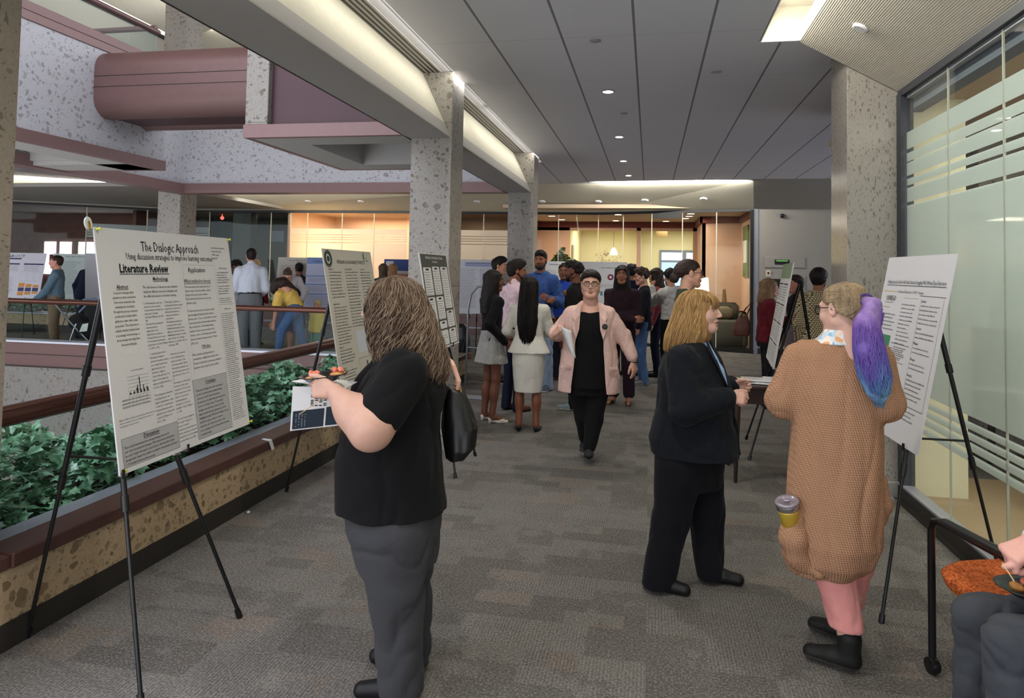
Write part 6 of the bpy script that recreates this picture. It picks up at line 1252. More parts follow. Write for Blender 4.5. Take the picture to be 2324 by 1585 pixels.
def easel(q, label, off=0, front=.20, back=.55, spread=.33, top=1.52, group=None, rearw=0, rx=None):
    """black telescoping tripod easel that carries the board q; parts in world axes about its base"""
    x, y, z, yaw, lean = q; w = Vector((math.cos(yaw), math.sin(yaw), 0)); nr = Vector((math.sin(yaw), -math.cos(yaw), 0)); c = Vector((x, y, 0))+w*off
    e = empty('easel', tuple(c), 0, label, 'easel', group); inv = -c
    apex = c+nr*(front-(front+.022)*top/z)+Vector((0, 0, top)); feet = [c+nr*front-w*spread, c+nr*front+w*spread]; rear = c-nr*back+w*rearw
    if rx is not None: rear.x = rx
    def leg(a, b_, nm, rear_=False):
        a = a+inv; b_ = b_+inv; m = MB(); p1 = b_.lerp(a, .42); p2 = b_.lerp(a, .74)
        m.mat(0).tube([b_+Vector((0, 0, .006)), p1], .0085, 8); m.tube([p1, p2], .0115, 8); m.tube([p2, a], .014, 8); m.tube([p1.lerp(b_, .02), p1.lerp(a, .05)], .0155, 8); m.tube([p2.lerp(b_, .02), p2.lerp(a, .05)], .0175, 8)
        m.tube([b_+Vector((0, 0, .001)), b_.lerp(a, .025)], .0135, 8); o = m.build(nm, [DARKP], e); smooth_angle(o, 50); return p1, p2
    for f in feet:
        # the front legs pass just behind the lower edge of the board
        mid = c+(f-c)*((1-z/top)*.95); t = (top-z)/top; pt = f.lerp(apex, 1-t)
        leg(apex, f, 'leg')
    p1, p2 = leg(apex, rear, 'leg')
    m = MB(); a = feet[0].lerp(apex, z/top)+inv; b_ = feet[1].lerp(apex, z/top)+inv; m.tube([a, b_], .007, 6); m.tube([(a+b_)/2, (rear+inv).lerp(apex+inv, z/top)], .006, 6); m.build('brace', DARKP, e)
    for k, pt in enumerate((a, b_)):
        m = MB(); d = (w*(-.5 if k == 0 else .5)); pt2 = Vector((x, y, z-.006))+inv+w*(off+(-1 if k == 0 else 1)*spread*(1-z/top)*1.25)+nr*.012
        m.mat(0).tube([pt, pt2, pt2+Vector((0, 0, .030))], .0062, 6); m.mat(1).tube([pt-Vector((0, 0, .012)), pt+Vector((0, 0, .016))], .0185, 10); m.build('tray_clip', [DARKP, M['chrome']], e)
    m = MB(); m.ball(tuple(apex+inv), .022, 10, 8); m.build('hub', DARKP, e)
    return e
Q1 = (-2.003, 2.90, .765, 1.605, .165); QR = (1.207, 4.048, .763, -1.552, .185); QM = (1.111, 7.067, .759, -1.666, .173); Q3 = (-1.614, 5.60, .949, 1.582, .174); Q2 = (-1.93, 4.72, .768, 1.582, .183)

def text_blocks(blocks, mat, name, parent):
    """blocks: (list of lines, x, y of first baseline, lead, size, align, width of the longest line or None, bold)"""
    V = []; Fc = []
    for (ls, x, y, lead, size, al, wd, bold) in blocks:
        got = []
        for i, t in enumerate(ls):
            if not t: continue
            cu = bpy.data.curves.new('t', 'FONT'); cu.body = t; cu.size = size; cu.resolution_u = 1; cu.offset = size*.012*bold
            to = bpy.data.objects.new('t', cu); COL.objects.link(to); me = bpy.data.meshes.new_from_object(to)
            P = np.array([v.co[:] for v in me.vertices]).reshape(-1, 3); F_ = [tuple(p.vertices) for p in me.polygons]
            bpy.data.objects.remove(to, do_unlink=True); bpy.data.curves.remove(cu); bpy.data.meshes.remove(me)
            if len(P): got.append((i, P, F_, P[:, 0].max()-P[:, 0].min(), P[:, 0].min()))
        if not got: continue
        k = wd/max(g[3] for g in got) if wd else .75
        for i, P, F_, w_, x0 in got:
            P = P.copy(); P[:, 0] = (P[:, 0]-x0)*k; ww = w_*k; P[:, 0] += x-(ww/2 if al == 'C' else (ww if al == 'R' else 0)); P[:, 1] += y-i*lead; P[:, 2] = 0
            n = len(V); V += [tuple(q) for q in P]; Fc += [tuple(int(j)+n for j in f) for f in F_]
    return mesh_obj(name, V, Fc, mat, parent)
def layout(W_, H_, lay, T):
    X = lambda f: (f-.5)*W_
    Y = lambda f: H_*(1-f)
    def P(ls, x, y, size, al='L', wd=None, lead=0, bold=0): T.append((ls if isinstance(ls, (list, tuple)) else [ls], X(x), Y(y), lead*H_, size, al, wd*W_ if wd else None, bold))
    def R(mb, a, b_, c_, d): mb.quad((X(a), Y(d), 0), (X(c_), Y(d), 0), (X(c_), Y(b_), 0), (X(a), Y(b_), 0))
    def FRM(mb, a, b_, c_, d, t=.0016):
        tx, ty = t/W_, t/H_; R(mb, a, b_, c_, b_+ty); R(mb, a, d-ty, c_, d); R(mb, a, b_, a+tx, d); R(mb, c_-tx, b_, c_, d)
    return X, Y, P, R, FRM
def draw_p1(lay, T, T2, ex, W_, H_):
    X, Y, P, R, FRM = layout(W_, H_, lay, T); I, J, B_ = lay['ink'], lay['ink2'], lay['box']
    P('The Dialogic Approach', .275, .092, .062, 'L', .432); P('Using discussion strategies to improve learning outcomes', .172, .130, .040, 'L', .652)
    P('Literature Review', .124, .187, .052, 'L', .328, bold=2); R(I, .122, .1925, .456, .1955)
    P('Methodology', .334, .224, .024, 'L', .106, bold=.6); R(I, .332, .2265, .442, .2285); P('Application', .602, .186, .036, 'L', .146); P('Which method to choose?', .561, .238, .027, 'L', .228); R(I, .561, .2415, .790, .2435)
    P('Abstract', .093, .257, .026, 'L', .071, bold=.6); R(I, .092, .2595, .165, .2612)
    P(['Curriculum and Instruction', 'Graduate Education', 'SUNY Oswego', 'April 2024'], .826, .062, .013, 'L', .125, .0185)
    P(['Discussion strategies allow', 'educators to draw connections', 'from course material to the', 'everyday lives of students.', 'Through this process, educators', 'provide their students with a', 'platform to share their unique', 'perspectives. This study aims to', 'evaluate whether students learn', 'at an average, below-average, or', 'above-average rate using these', 'discussion strategies.'], .133, .278, .0155, 'C', .150, .0197)
    P(['The effectiveness of discussion was evaluated', 'using four different discussion strategies and', 'five different measures of student learning.'], .259, .258, .0155, 'L', .246, .0200)
    P(['1. Collaborative Reasoning "uses', "discussion to foster students'", 'critical reading and thinking about', 'text as part of reading', 'instruction" (Murphy et al. 2009,', '742).', 'The method was evaluated by', "measuring students'", 'argumentation skills.', 'Argumentation is defined as', '"reasoned discourse as a means', 'for choosing among alternative', 'perspectives on an issue" (Murphy', 'et al. 2009, p. 742).'], .252, .328, .0118, 'L', .134, .0152)
    P(['2. Philosophy for Children is a', 'teaching approach that encourages', 'questioning of a text based on', 'philosophical principles, for', 'example determination or', 'reasonableness.', 'The strategy was evaluated by', "measuring students' critical", 'thinking/reasoning ability, which is', 'defined as "reasonable, reflective', 'thinking that is focused on deciding', 'what to believe or do, thinking', 'inferences or conclusions" (Benton', '& Isenberg, 1987).'], .394, .328, .0118, 'L', .138, .0152)
    P(['3. Questioning the Author', 'Encourages students to', "question the author's position", 'as an "expert" and to read', 'against the text. In fact,', 'students are taught to', '"depose" the authority of the', 'author and to realize that', 'authors are fallible (Murphy et', 'al. 2009, p. 742).', '', 'This strategy was evaluated by', "measuring students' own", 'explicit comprehension, which', 'is defined as "comprehension', 'requiring information that is', 'explicitly stated, usually within', 'a sentence" (Murphy et al.', '2009, p. 744).'], .256, .550, .0118, 'L', .128, .0164)
    P(['4. Instructional Conversations', 'consist of dialogue between', 'students and teachers. These', 'conversations mandate "that the', 'child may have something to say', 'beyond the known answers in the', 'head of the adult" (Tharp, 1991, p.', '2).', 'This strategy was evaluated using', 'two measured forms of text', 'comprehension. The first is text', 'implicit comprehension, which is', 'defined as "comprehension', 'requiring integration of', 'information across sentences,', 'paragraphs, or pages" (Murphy et', 'al. p. 744).', '', 'The second measure, displayed at', 'the far right of the graph, is a', 'measure of expanded', 'comprehension, which includes text', 'implicit comprehension assumptions', 'comprehension, and critical thinking', 'reasoning (Murphy et al. p. 744).'], .396, .566, .0115, 'L', .136, .0164)
    P(['The meta-analysis was conducted across a', "diverse range of students' abilities, cultural", 'backgrounds, and economic statuses.', 'Each method has been proven to produce', 'effective results.', '', 'To find what will work best, teachers should', "select an approach based on their students'", 'learning styles. To go one step further, teachers', 'could even ask their students which structure', 'they would prefer. "Intentionally inviting', 'students to have a role in creating school', 'climates, culture, and learning opportunities', 'improves student learning outcomes" (Burns,', '2015, p. 8).'], .564, .262, .0138, 'L', .240, .0195)
    P('Difficulties', .647, .558, .021, 'L', .074); R(I, .646, .561, .722, .5628)
    P(['When students openly participate in', 'conversations, conflicts are bound to arise.', 'Teachers should rely on previously established', 'discussion rules to govern these conflicts.'], .563, .590, .0145, 'L', .240, .0208)
    R(B_, .538, .702, .832, .980); R(B_, .026, .863, .395, .980); FRM(J, .538, .702, .832, .980, .001); FRM(J, .026, .863, .395, .980, .001)
    P('Conclusion', .685, .730, .022, 'C', .085, bold=.8); R(I, .641, .733, .729, .735)
    P(['Discussion strategies have been conclusively', 'proven to produce above average learning', 'outcomes. As this study demonstrates,', 'discussions can be effectively incorporated into', 'lessons in a variety of ways. To best which', 'strategies will work best, educators should', 'target a specific learning outcome (e.g. critical', 'thinking/reasoning). Whichever strategy is chosen,', 'students are given a chance to express', 'themselves and contain their ideas to their', 'peers, resulting in more learning than an average', 'teaching strategy.'], .560, .760, .0140, 'L', .255, .0188)
    P('Discussion', .211, .884, .024, 'C', .10, bold=.8); R(I, .159, .887, .263, .889)
    P(['These results demonstrate above average learning outcomes for', 'each of the four discussion strategies. When instructional conversations', 'are used to target text-explicit comprehension, discussion talk is below', 'average levels. Despite this, student text explicit comprehension performs at', '2.135 standard deviations above average.'], .038, .906, .0140, 'L', .345, .0168)
    for k in range(6): R(I, .096, .624+.0145*k, .232, .6248+.0145*k)
    for k, (h1, h2) in enumerate(((.010, .006), (.008, .012), (.022, .034), (.066, .012), (.030, .012), (.020, .014))):
        x = .105+.0215*k; R(I, x, .697-h1, x+.0045, .697); R(I, x+.006, .697-h2, x+.0105, .697)
    for yy in (.704, .718, .732, .746): R(I, .052 if yy > .71 else .096, yy, .232, yy+.0008)
    for k in range(7): R(I, .096+.0225*k, .704, .0966+.0225*k, .746)
    rg = random.Random(5)
    for k in range(3): words(J, X(.055), Y(.716+.014*k), .17*W_, .004, rg)
    words(J, X(.125), Y(.602), .08*W_, .004, rg)
    P(['Figure 1. Effect of all seven discussion models based on', 'student reading outcomes. Measured by means of', 'text-explicit comprehension'], .026, .793, .0085, 'L', .225, .0125)
    for yy in (.150,): R(J, .563, yy, .838, yy+.0007)
    R(J, .5625, .150, .5632, .70); R(J, .8385, .150, .8392, .985); R(J, .8392, .355, .985, .356); R(J, .534, .53, .5345, .70)
    P('Student Feedback', .915, .168, .011, 'C', .08); P('References', .915, .382, .011, 'C', .055)
    para(J, X(.850), Y(.190), .12*W_, 5, .0055, .0125, rg); para(J, X(.850), Y(.262), .12*W_, 4, .0055, .0125, rg); para(J, X(.850), Y(.325), .12*W_, 3, .0045, .010, rg); para(J, X(.850), Y(.405), .122*W_, 54, .0045, .0100, rg)
    ring = MB(); n = 48; ring.add([(X(.133)+math.cos(2*math.pi*i/n)*.1, Y(.385)+math.sin(2*math.pi*i/n)*.148, 0) for i in range(n)], [tuple(range(n))]); ex.append((ring, plain('#d0ccc8', .7, .2, 0, .02, name='pale_ellipse'), 'pale_ellipse', .0004))
poster(Q1, .953, .97, 'large white research poster titled The Dialogic Approach on the nearest easel', draw_p1)
easel(Q1, 'black tripod easel holding the Dialogic Approach poster at the left', off=-.27, front=.215, back=.56, spread=.33)
T1 = board_frame(Q1)
m = MB()
for (x, y) in ((-.470, .965), (.470, .965), (.474, .012), (-.470, .010)): m.tube([tuple(T1 @ Vector((x-.010, y, .003))), tuple(T1 @ Vector((x+.016, y+.003, .016)))], .0045, 6)
for i, (x, y) in enumerate(((-.466, .960), (.468, .960), (.470, .012), (-.466, .012))):
    m = MB(); m.tube([tuple(T1 @ Vector((x, y, .001))), tuple(T1 @ Vector((x+.004, y+.001, .012)))], .0040, 8); m.tube([tuple(T1 @ Vector((x+.004, y+.001, .012))), tuple(T1 @ Vector((x+.006, y+.001, .017)))], .0065, 8)
    tag(m.build('push_pin', plain('#c9cf3a', .4, .4, name='yellow_plastic')), 'small yellow push pin at the %s corner of the Dialogic Approach poster' % ('upper left', 'upper right', 'lower right', 'lower left')[i], 'push pin')
m = MB(); p = T1 @ Vector((-.490, .985, -.015)); m.lathe([(.019, 0), (.020, .003), (.019, .006)], n=20); m.mat(1).tube([(.004*math.cos(a), -.006+.012*math.sin(a), .008) for a in np.linspace(0, 6.28, 13)[:-1]], .0022, 5, closed=True); o = m.build('easel_top_tag', [plain('#cfd2cd', .3, .4, name='clear_plastic'), plain('#a8842a', .3, .5, .8, name='brass')]); o.matrix_world = Matrix.Translation(p) @ T1.to_3x3().to_4x4() @ Matrix.Scale(1.35, 4, (0, 1, 0)); tag(o, 'round clear tag with a brass clip at the upper left corner of the nearest poster', 'tag')
# second poster: internship at a data analyst
def draw_p2(lay, T, T2, ex, W_, H_):
    X, Y, P, R, FRM = layout(W_, H_, lay, T); I, J, B_ = lay['ink'], lay['ink2'], lay['box']; rg = random.Random(9)
    P('INTERNSHIP AS A DATA ANALYST AT NYSTC', .24, .103, .036, 'L', .56)
    seal = MB(); c = (X(.085), Y(.070)); n = 40
    for (r0, r1) in ((.052, .058), (.034, .050), (.0, .020)):
        seal.add([(c[0]+r1*math.cos(2*math.pi*i/n), c[1]+r1*math.sin(2*math.pi*i/n), 0) for i in range(n)]+[(c[0]+r0*math.cos(2*math.pi*i/n), c[1]+r0*math.sin(2*math.pi*i/n), 0) for i in range(n)], [(i, (i+1) % n, n+(i+1) % n, n+i) for i in range(n)])
    ex.append((seal, plain('#2c3a33', .6, name='dark_green_ink'), 'round_seal', .0016))
    lg = MB(); lg.add([(X(.80)+a, Y(.02)-b_, 0) for a, b_ in ((0, 0), (.018, -.01), (.022, .02), (.020, .055), (.008, .085), (.010, .05), (.0, .03))], [tuple(range(7))]); ex.append((lg, plain('#3f7a3a', .6, name='green_ink'), 'green_emblem', .0016))
    P(['DATA', 'ANALYST'], .845, .060, .014, 'L', .07, .02); P('ABSTRACT', .06, .150, .015, 'L', .09, bold=.5); P('WORK EXPERIENCE', .37, .150, .015, 'L', .15, bold=.5); P('OUTCOMES', .69, .150, .015, 'L', .09, bold=.5)
    para(J, X(.06), Y(.170), .27*W_, 9, .0085, .021, rg); para(J, X(.37), Y(.170), .28*W_, 19, .0085, .021, rg); para(J, X(.69), Y(.170), .27*W_, 19, .0085, .021, rg)
    P('INTRODUCTION', .06, .398, .015, 'L', .12, bold=.5); para(J, X(.06), Y(.420), .29*W_, 13, .0085, .020, rg); P('PROJECTS', .06, .70, .015, 'L', .08, bold=.5); para(J, X(.06), Y(.72), .28*W_, 5, .0085, .020, rg); P('METHODS', .06, .845, .015, 'L', .08, bold=.5); para(J, X(.06), Y(.865), .29*W_, 5, .0085, .020, rg)
    gr = MB(); R(gr, .42, .60, .64, .76); R(gr, .68, .62, .76, .74); ex.append((gr, plain('#b9bdc4', .7, name='pale_picture'), 'picture', .0006)); FRM(J, .40, .80, .80, .95)
    for k in range(6): R(J, .44+.055*k, .93-.02*((k*7) % 5+1), .47+.055*k, .93)
poster(Q2, .84, .95, 'grey-white poster with a round seal and green emblem beside the wavy-haired person', draw_p2, mat=plain('#b9b4a8', .65, .2, 0, .02, 6, .02, name='ivory_paper'))
easel(Q2, 'black tripod easel behind the person in the black T-shirt', off=-.05, back=.56)
def draw_p3(lay, T, T2, ex, W_, H_):
    X, Y, P, R, FRM = layout(W_, H_, lay, T); I, J, B_ = lay['ink'], lay['ink2'], lay['box']; rg = random.Random(12)
    bg = MB(); R(bg, .03, .01, .97, .985); ex.append((bg, plain('#4b4c45', .7, name='dark_olive_print'), 'dark_background', .0004))
    wt = MB()
    def rr(a, b_, c_, d, r=.018):
        x0, x1, y0, y1 = X(a), X(c_), Y(d), Y(b_); pts = []
        for cx, cy, a0 in ((x1-r, y1-r, 0), (x0+r, y1-r, 90), (x0+r, y0+r, 180), (x1-r, y0+r, 270)):
            for k in range(5): t = math.radians(a0+22.5*k); pts.append((cx+r*math.cos(t), cy+r*math.sin(t), 0))
        wt.add(pts, [tuple(range(20))])
    for (a, b_, c_, d) in ((.06, .15, .33, .44), (.37, .14, .63, .44), (.67, .14, .94, .60), (.06, .46, .33, .80), (.37, .46, .63, .70), (.67, .62, .94, .80), (.37, .72, .63, .80), (.06, .82, .63, .975), (.67, .82, .94, .975)):
        rr(a, b_, c_, d); R(I, (a+c_)/2-.05, b_+.012, (a+c_)/2+.05, b_+.030); para(J, X(a+.02), Y(b_+.055), (c_-a-.05)*W_, int((d-b_-.06)/.021), *(.0062, .0165*1.18), rg)
    ex.append((wt, PAPER, 'rounded_panel', .0008))
    T2.append(1); wh = []; wh.append((['Internship as a Data Analyst at Telemark'], X(.5), Y(.058), 0, .034, 'C', .62*W_, 1.2)); wh.append((['Foundation'], X(.5), Y(.098), 0, .025, 'C', .18*W_, 1)); ex.append(('text', wh))
def poster_text_fix(o, blocks):
    t = text_blocks(blocks, PAPER, 'white_title', o); t.location.z = .0018; return t
_ex = []
def draw_p3w(lay, T, T2, ex, W_, H_):
    draw_p3(lay, T, T2, ex, W_, H_); _ex.append(ex.pop()[1])
o3 = poster(Q3, .785, .769, 'poster with nine rounded text panels on a dark ground before the stone column', draw_p3w); poster_text_fix(o3, _ex[0]); easel(Q3, 'black tripod easel with the rounded-panel poster next to the stone column', off=0, back=.42, front=.18)
# right-hand poster
def draw_pr(lay, T, T2, ex, W_, H_):
    X, Y, P, R, FRM = layout(W_, H_, lay, T); I, J, B_ = lay['ink'], lay['ink2'], lay['box']; rg = random.Random(14)
    P('Utilizing Speech-to-Text for 4th Grade Students Struggling With Written/Typed Expression', .07, .160, .030, 'L', .88); R(I, .07, .168, .955, .171); P('Graduate Education, SUNY Oswego', .28, .212, .020, 'L', .40)
    R(I, .63, .220, .975, .2225); R(J, .66, .235, .662, .80); R(I, .66, .80, .965, .8025); R(J, .96, .235, .962, .80)
    for i, (y, n, h) in enumerate(((.255, 5, 'Student:'), (.40, 2, 'Assessment:'), (.48, 2, 'Plan:'), (.565, 2, 'Steps:'), (.65, 5, 'Results:'))): P(h, .67, y, .018, 'L', .07, bold=.8); para(J, X(.67), Y(y+.022), .26*W_, n, .0075, .022, rg)
    para(J, X(.38), Y(.28), .23*W_, 15, .0075, .021, rg, .4); para(J, X(.10), Y(.345), .24*W_, 5, .0075, .021, rg); R(I, .33, .50, .62, .5025); para(J, X(.33), Y(.535), .27*W_, 3, .0075, .021, rg); R(I, .33, .60, .58, .602); para(J, X(.67), Y(.83), .22*W_, 3, .0075, .021, rg)
    P('OSWEGO', .10, .262, .042, 'L', .17, bold=.5); words(J, X(.09), Y(.275), .16*W_, .005, rg)
    a = MB(); R(a, .02, .34, .12, .425); R(a, .055, .315, .075, .34); ex.append((a, plain('#5b3d94', .6, name='purple_print'), 'purple_picture', .0012))
    a = MB(); R(a, .04, .465, .30, .58); ex.append((a, plain('#3f7f5c', .6, name='green_print'), 'green_picture', .0012))
    a = MB(); R(a, .03, .205, .26, .208); R(a, .03, .30, .20, .303); R(a, .40, .238, .62, .240); ex.append((a, plain('#c39a52', .6, name='orange_rule'), 'orange_rule', .0012))
    R(B_, .55, .70, .60, .83); a = MB(); R(a, .36, .66, .56, .80); ex.append((a, plain('#e3e3e5', .6, name='pinned_sheet'), 'pinned_sheet', .001))
poster(QR, .892, .95, 'white poster with an OSWEGO logo and green and purple pictures, facing left at the right', draw_pr, mat=plain('#cacace', .65, .2, 0, .02, 6, .02, name='white_paper'))
easel(QR, 'black tripod easel of the right-hand poster, its rear leg against the glass wall', off=.06, front=.16, back=.54, spread=.40, rearw=.0)
def draw_pm(lay, T, T2, ex, W_, H_):
    X, Y, P, R, FRM = layout(W_, H_, lay, T); I, J, B_ = lay['ink'], lay['ink2'], lay['box']; rg = random.Random(15)
    a = MB(); R(a, 0, 0, 1, .15); ex.append((a, plain('#7f9273', .7, name='sage_print'), 'green_heading', .0008))
    for x in (.04, .52):
        for y in (.22, .42, .60, .80): R(I, x, y-.02, x+.40, y-.008); para(J, X(x), Y(y+.02), .43*W_, 6, .009, .024, rg)
poster(QM, 1.0, .95, 'narrow-looking poster with a green heading seen almost edge-on', draw_pm, thick=.012); easel(QM, 'black tripod easel behind the green-headed poster', off=.28, spread=.40, back=.5, rearw=-.2)
# far posters: (x, y, yaw, w, header colour, label)
def far_draw(kind, seed):
    def d(lay, T, T2, ex, W_, H_):
        X, Y, P, R, FRM = layout(W_, H_, lay, T); I, J, B_ = lay['ink'], lay['ink2'], lay['box']; rg = random.Random(seed)
        if kind == 'about':
            P('ABOUT', .08, .10, .085, 'L', .42); T2.append(0); a = MB(); R(a, .02, .115, .42, .145); R(a, .02, .23, .40, .262); R(a, .50, .23, .97, .262); ex.append((a, plain('#35365f', .6, name='indigo_print'), 'indigo_bar', .0012))
            para(J, X(.05), Y(.30), .36*W_, 5, .009, .024, rg); para(J, X(.52), Y(.30), .40*W_, 5, .009, .024, rg)
            for i in range(3): FRM(J, .46+.17*i, .42, .60+.17*i, .62)
            a = MB(); b2 = MB()
            for i in range(3): R(a, .46+.17*i, .66+.02*i, .60+.17*i, .75); R(b2, .46+.17*i, .76, .60+.17*i, .84); R(a, .46+.17*i, .85, .60+.17*i, .93-.02*i)
            ex.append((a, plain('#d08a3a', .6, name='orange_print'), 'orange_block', .0012)); ex.append((b2, plain('#35365f', .6, name='indigo_print'), 'indigo_block', .0014)); para(J, X(.05), Y(.55), .3*W_, 12, .009, .03, rg)
        elif kind == 'blue':
            a = MB(); R(a, 0, 0, 1, .13); R(a, 0, .36, .62, .385); R(a, 0, .53, .62, .555); R(a, 0, .72, .62, .745); ex.append((a, plain('#8aa3d6', .6, name='pale_blue_print'), 'blue_bar', .001)); P('OSWEGO', .12, .10, .05, 'L', .22); para(J, X(.05), Y(.42), .52*W_, 3, .009, .026, rg); para(J, X(.05), Y(.59), .52*W_, 4, .009, .026, rg); para(J, X(.05), Y(.78), .52*W_, 7, .009, .026, rg); P('a  a', .72, .62, .05, 'L', .14)
        elif kind == 'bluehead':
            a = MB(); R(a, 0, .0, 1, .24); ex.append((a, plain('#40558f', .6, name='royal_print'), 'blue_heading', .001)); w = MB(); R(w, .04, .04, .20, .20); ex.append((w, PAPER, 'emblem', .0013)); a = MB(); R(a, .04, .30, .96, .36); ex.append((a, plain('#c58a76', .6, name='salmon_print'), 'salmon_bar', .0013)); para(J, X(.05), Y(.42), .9*W_, 20, .009, .026, rg)
        elif kind == 'chart':
            a = MB()
            for i, hh in enumerate((.08, .13, .11, .15)): R(a, .52+.09*i, .62-hh, .56+.09*i, .62)
            ex.append((a, plain('#3d8aa0', .6, name='teal_print'), 'teal_bars', .001)); a = MB(); n = 24; a.add([(X(.70)+.055*math.cos(6.283*i/n), Y(.28)+.055*math.sin(6.283*i/n), 0) for i in range(n)]+[(X(.70)+.024*math.cos(6.283*i/n), Y(.28)+.024*math.sin(6.283*i/n), 0) for i in range(n)], [(i, (i+1) % n, n+(i+1) % n, n+i) for i in range(n)]); ex.append((a, plain('#7c2a4a', .6, name='ring_print'), 'ring_chart', .001)); P('NOMNOM_APP', .52, .12, .03, 'L', .4); para(J, X(.52), Y(.42), .4*W_, 3, .008, .02, rg); para(J, X(.06), Y(.15), .38*W_, 18, .009, .03, rg); b2 = MB(); b2.add([(X(.55), Y(.88), 0), (X(.95), Y(.88), 0), (X(.86), Y(.70), 0), (X(.66), Y(.70), 0)], [(0, 1, 2, 3)]); ex.append((b2, INK, 'dark_figure', .001))
        elif kind == 'blank': pass
        else:
            P('Research Poster', .2, .08, .04, 'L', .6) if kind == 'title' else None
            if kind == 'table': a = MB(); R(a, .16, .05, .86, .13); ex.append((a, plain('#9a9ebd', .6, name='lavender_print'), 'heading_bar', .001))
            words(J, X(.2), Y(.07), .6*W_, .018, rg); para(J, X(.06), Y(.18), .42*W_, 24, .010, .030, rg); para(J, X(.53), Y(.18), .42*W_, 24, .010, .030, rg)
    return d
FP = [(-13.08, 12.75, .10, .95, 'about', 'white poster reading OUT with orange and indigo blocks at the far left', '#cfcdd6'),
      (-11.95, 13.15, .45, 1.15, 'text', 'pale green-grey poster behind the person in the navy suit', '#c3cfcb'),
      (-10.42, 12.2, .95, .8, 'blank', 'back of a white poster board leaning right of the navy-suited person', '#cfd0da'),
      (-6.87, 13.2, .12, 1.1, 'text', 'cream text poster behind the bending person in white', '#d4d0c4'), (-6.05, 12.75, .16, .98, 'blue', 'white poster with pale blue bars and an OSWEGO logo across the well', '#cdd3ec'),
      (-4.79, 13.5, .05, .98, 'bluehead', 'poster with a royal blue heading seen above the wavy-haired person', '#cfcac6'),
      (-4.15, 13.5, .25, .95, 'text', 'greenish-white text poster left of the metal stand', '#cfd1c4'), (-3.00, 12.35, .30, .72, 'table', 'white poster with a lavender title bar beside the short-haired head', '#c9c9cf'), (-2.55, 13.2, .1, .7, 'text', 'pale poster peeking out behind the pink-shirted person', '#ccd3cd'),
      (-1.55, 12.9, 1.0, .7, 'text', 'white poster seen at an angle left of the pink blazer', '#d6d6d8'), (-.88, 12.6, -.05, .95, 'chart', 'white poster with teal bars and a ring chart right of the pink blazer', '#d6d6d8')]
for i, (x, y, yaw, w_, kind, lab, colr) in enumerate(FP):
    q = (x, y, .80, yaw, .17); poster(q, w_, .98, lab, far_draw(kind, 30+i), mat=plain(colr, .65, .2, 0, .02, 6, .02, name='poster_sheet')); easel(q, 'thin black easel under the '+' '.join(lab.split()[:11]), off=0, back=.5, spread=.30)
# ================================================================== THINGS HELD BY THE FOREGROUND PEOPLE
def at(root, name, label, cat, group=None):
    e = empty(name, tuple(root.location), root.rotation_euler.z, label, cat, group); return e
r1 = pb[0]
plastic = plain('#131314', .22, .5, name='black_plastic')
t = at(r1, 'food_plate', 'black plastic plate of snacks held by the wavy-haired person', 'plate')
Tp = Matrix.Translation((-.312, -.085, 1.165)) @ Matrix.Rotation(math.radians(-6), 4, 'Y')
m = MB(); prof = [(0, 0), (.050, 0), (.056, .004), (.074, .016), (.088, .021), (.090, .023), (.088, .024), (.072, .019), (.054, .007), (0, .004)]; m.lathe(prof, n=36, M4=Tp); m.build('plate', plastic, t, True)
b = NB('tomato_topping'); v = b.coord(); n_ = b.noise(v, 90, 4, .7); TOM = b.finish(b.ramp(n_.outputs[0], [(.3, rgb('#a8402c')), (.5, rgb('#d9745a')), (.7, rgb('#e8a48c'))]), .35, .5, 0, n_.outputs[0], .5, .003)
BREAD = plain('#c9935a', .7, .2, 0, .2, 60, .3, name='toasted_bread'); GOLD = plain('#8a5a24', .5, .4, 0, .35, 70, .5, name='fried_crumb')
for i, (x, y, lab) in enumerate(((-.030, -.030, 'nearer tomato-topped toast round on the held black plate'), (.052, .018, 'farther tomato-topped toast round on the held black plate'))):
    k = at(r1, 'toast', lab, 'food'); s_ = Sdf(); s_.ell((x, y, .017), (.032, .026, .009), k=.01); V, Q = s_.mesh(.0035); mesh_obj('bread', [tuple(Tp @ Vector(p)) for p in V], Q, BREAD, k, True)
    s_ = Sdf(); rr = random.Random(i)
    for j in range(9): s_.ell((x+rr.uniform(-.02, .02), y+rr.uniform(-.016, .016), .028+rr.uniform(0, .010)), (.009, .008, .007), k=.004)
    V, Q = s_.mesh(.0028); mesh_obj('tomato', [tuple(Tp @ Vector(p)) for p in V], Q, TOM, k, True)
t = at(r1, 'folded_programme', 'folded programme booklet hanging under the held plate with a dark navy lower half', 'booklet')
m = MB()
m.mat(0).slab([(-.438, -.01, 1.152), (-.235, -.09, 1.135), (-.200, .03, 1.142), (-.36, .05, 1.160)], (0, 0, -.0018)); m.build('flap', PAPER, t)
fr_ = [Vector((-.425, -.06, 1.140)), Vector((-.240, -.09, 1.142)), Vector((-.250, -.075, 1.000)), Vector((-.432, -.045, .975))]
m = MB(); m.slab([tuple(p) for p in fr_], (.0015, .003, 0)); o = m.build('cover', PAPER, t)
def Lp(u, v_): a = fr_[0].lerp(fr_[1], u); c_ = fr_[3].lerp(fr_[2], u); return a.lerp(c_, v_)-Vector((.0006, .0022, 0))
m = MB(); m.quad(*[tuple(Lp(*p)) for p in ((.04, .97), (.66, .97), (.66, .52), (.04, .56))]); m.quad(*[tuple(Lp(*p)) for p in ((.70, .96), (.97, .96), (.97, .46), (.70, .50))]); m.build('navy_panel', plain('#14202c', .5, .3, name='navy_print'), t)
m = MB(); rr = random.Random(2)
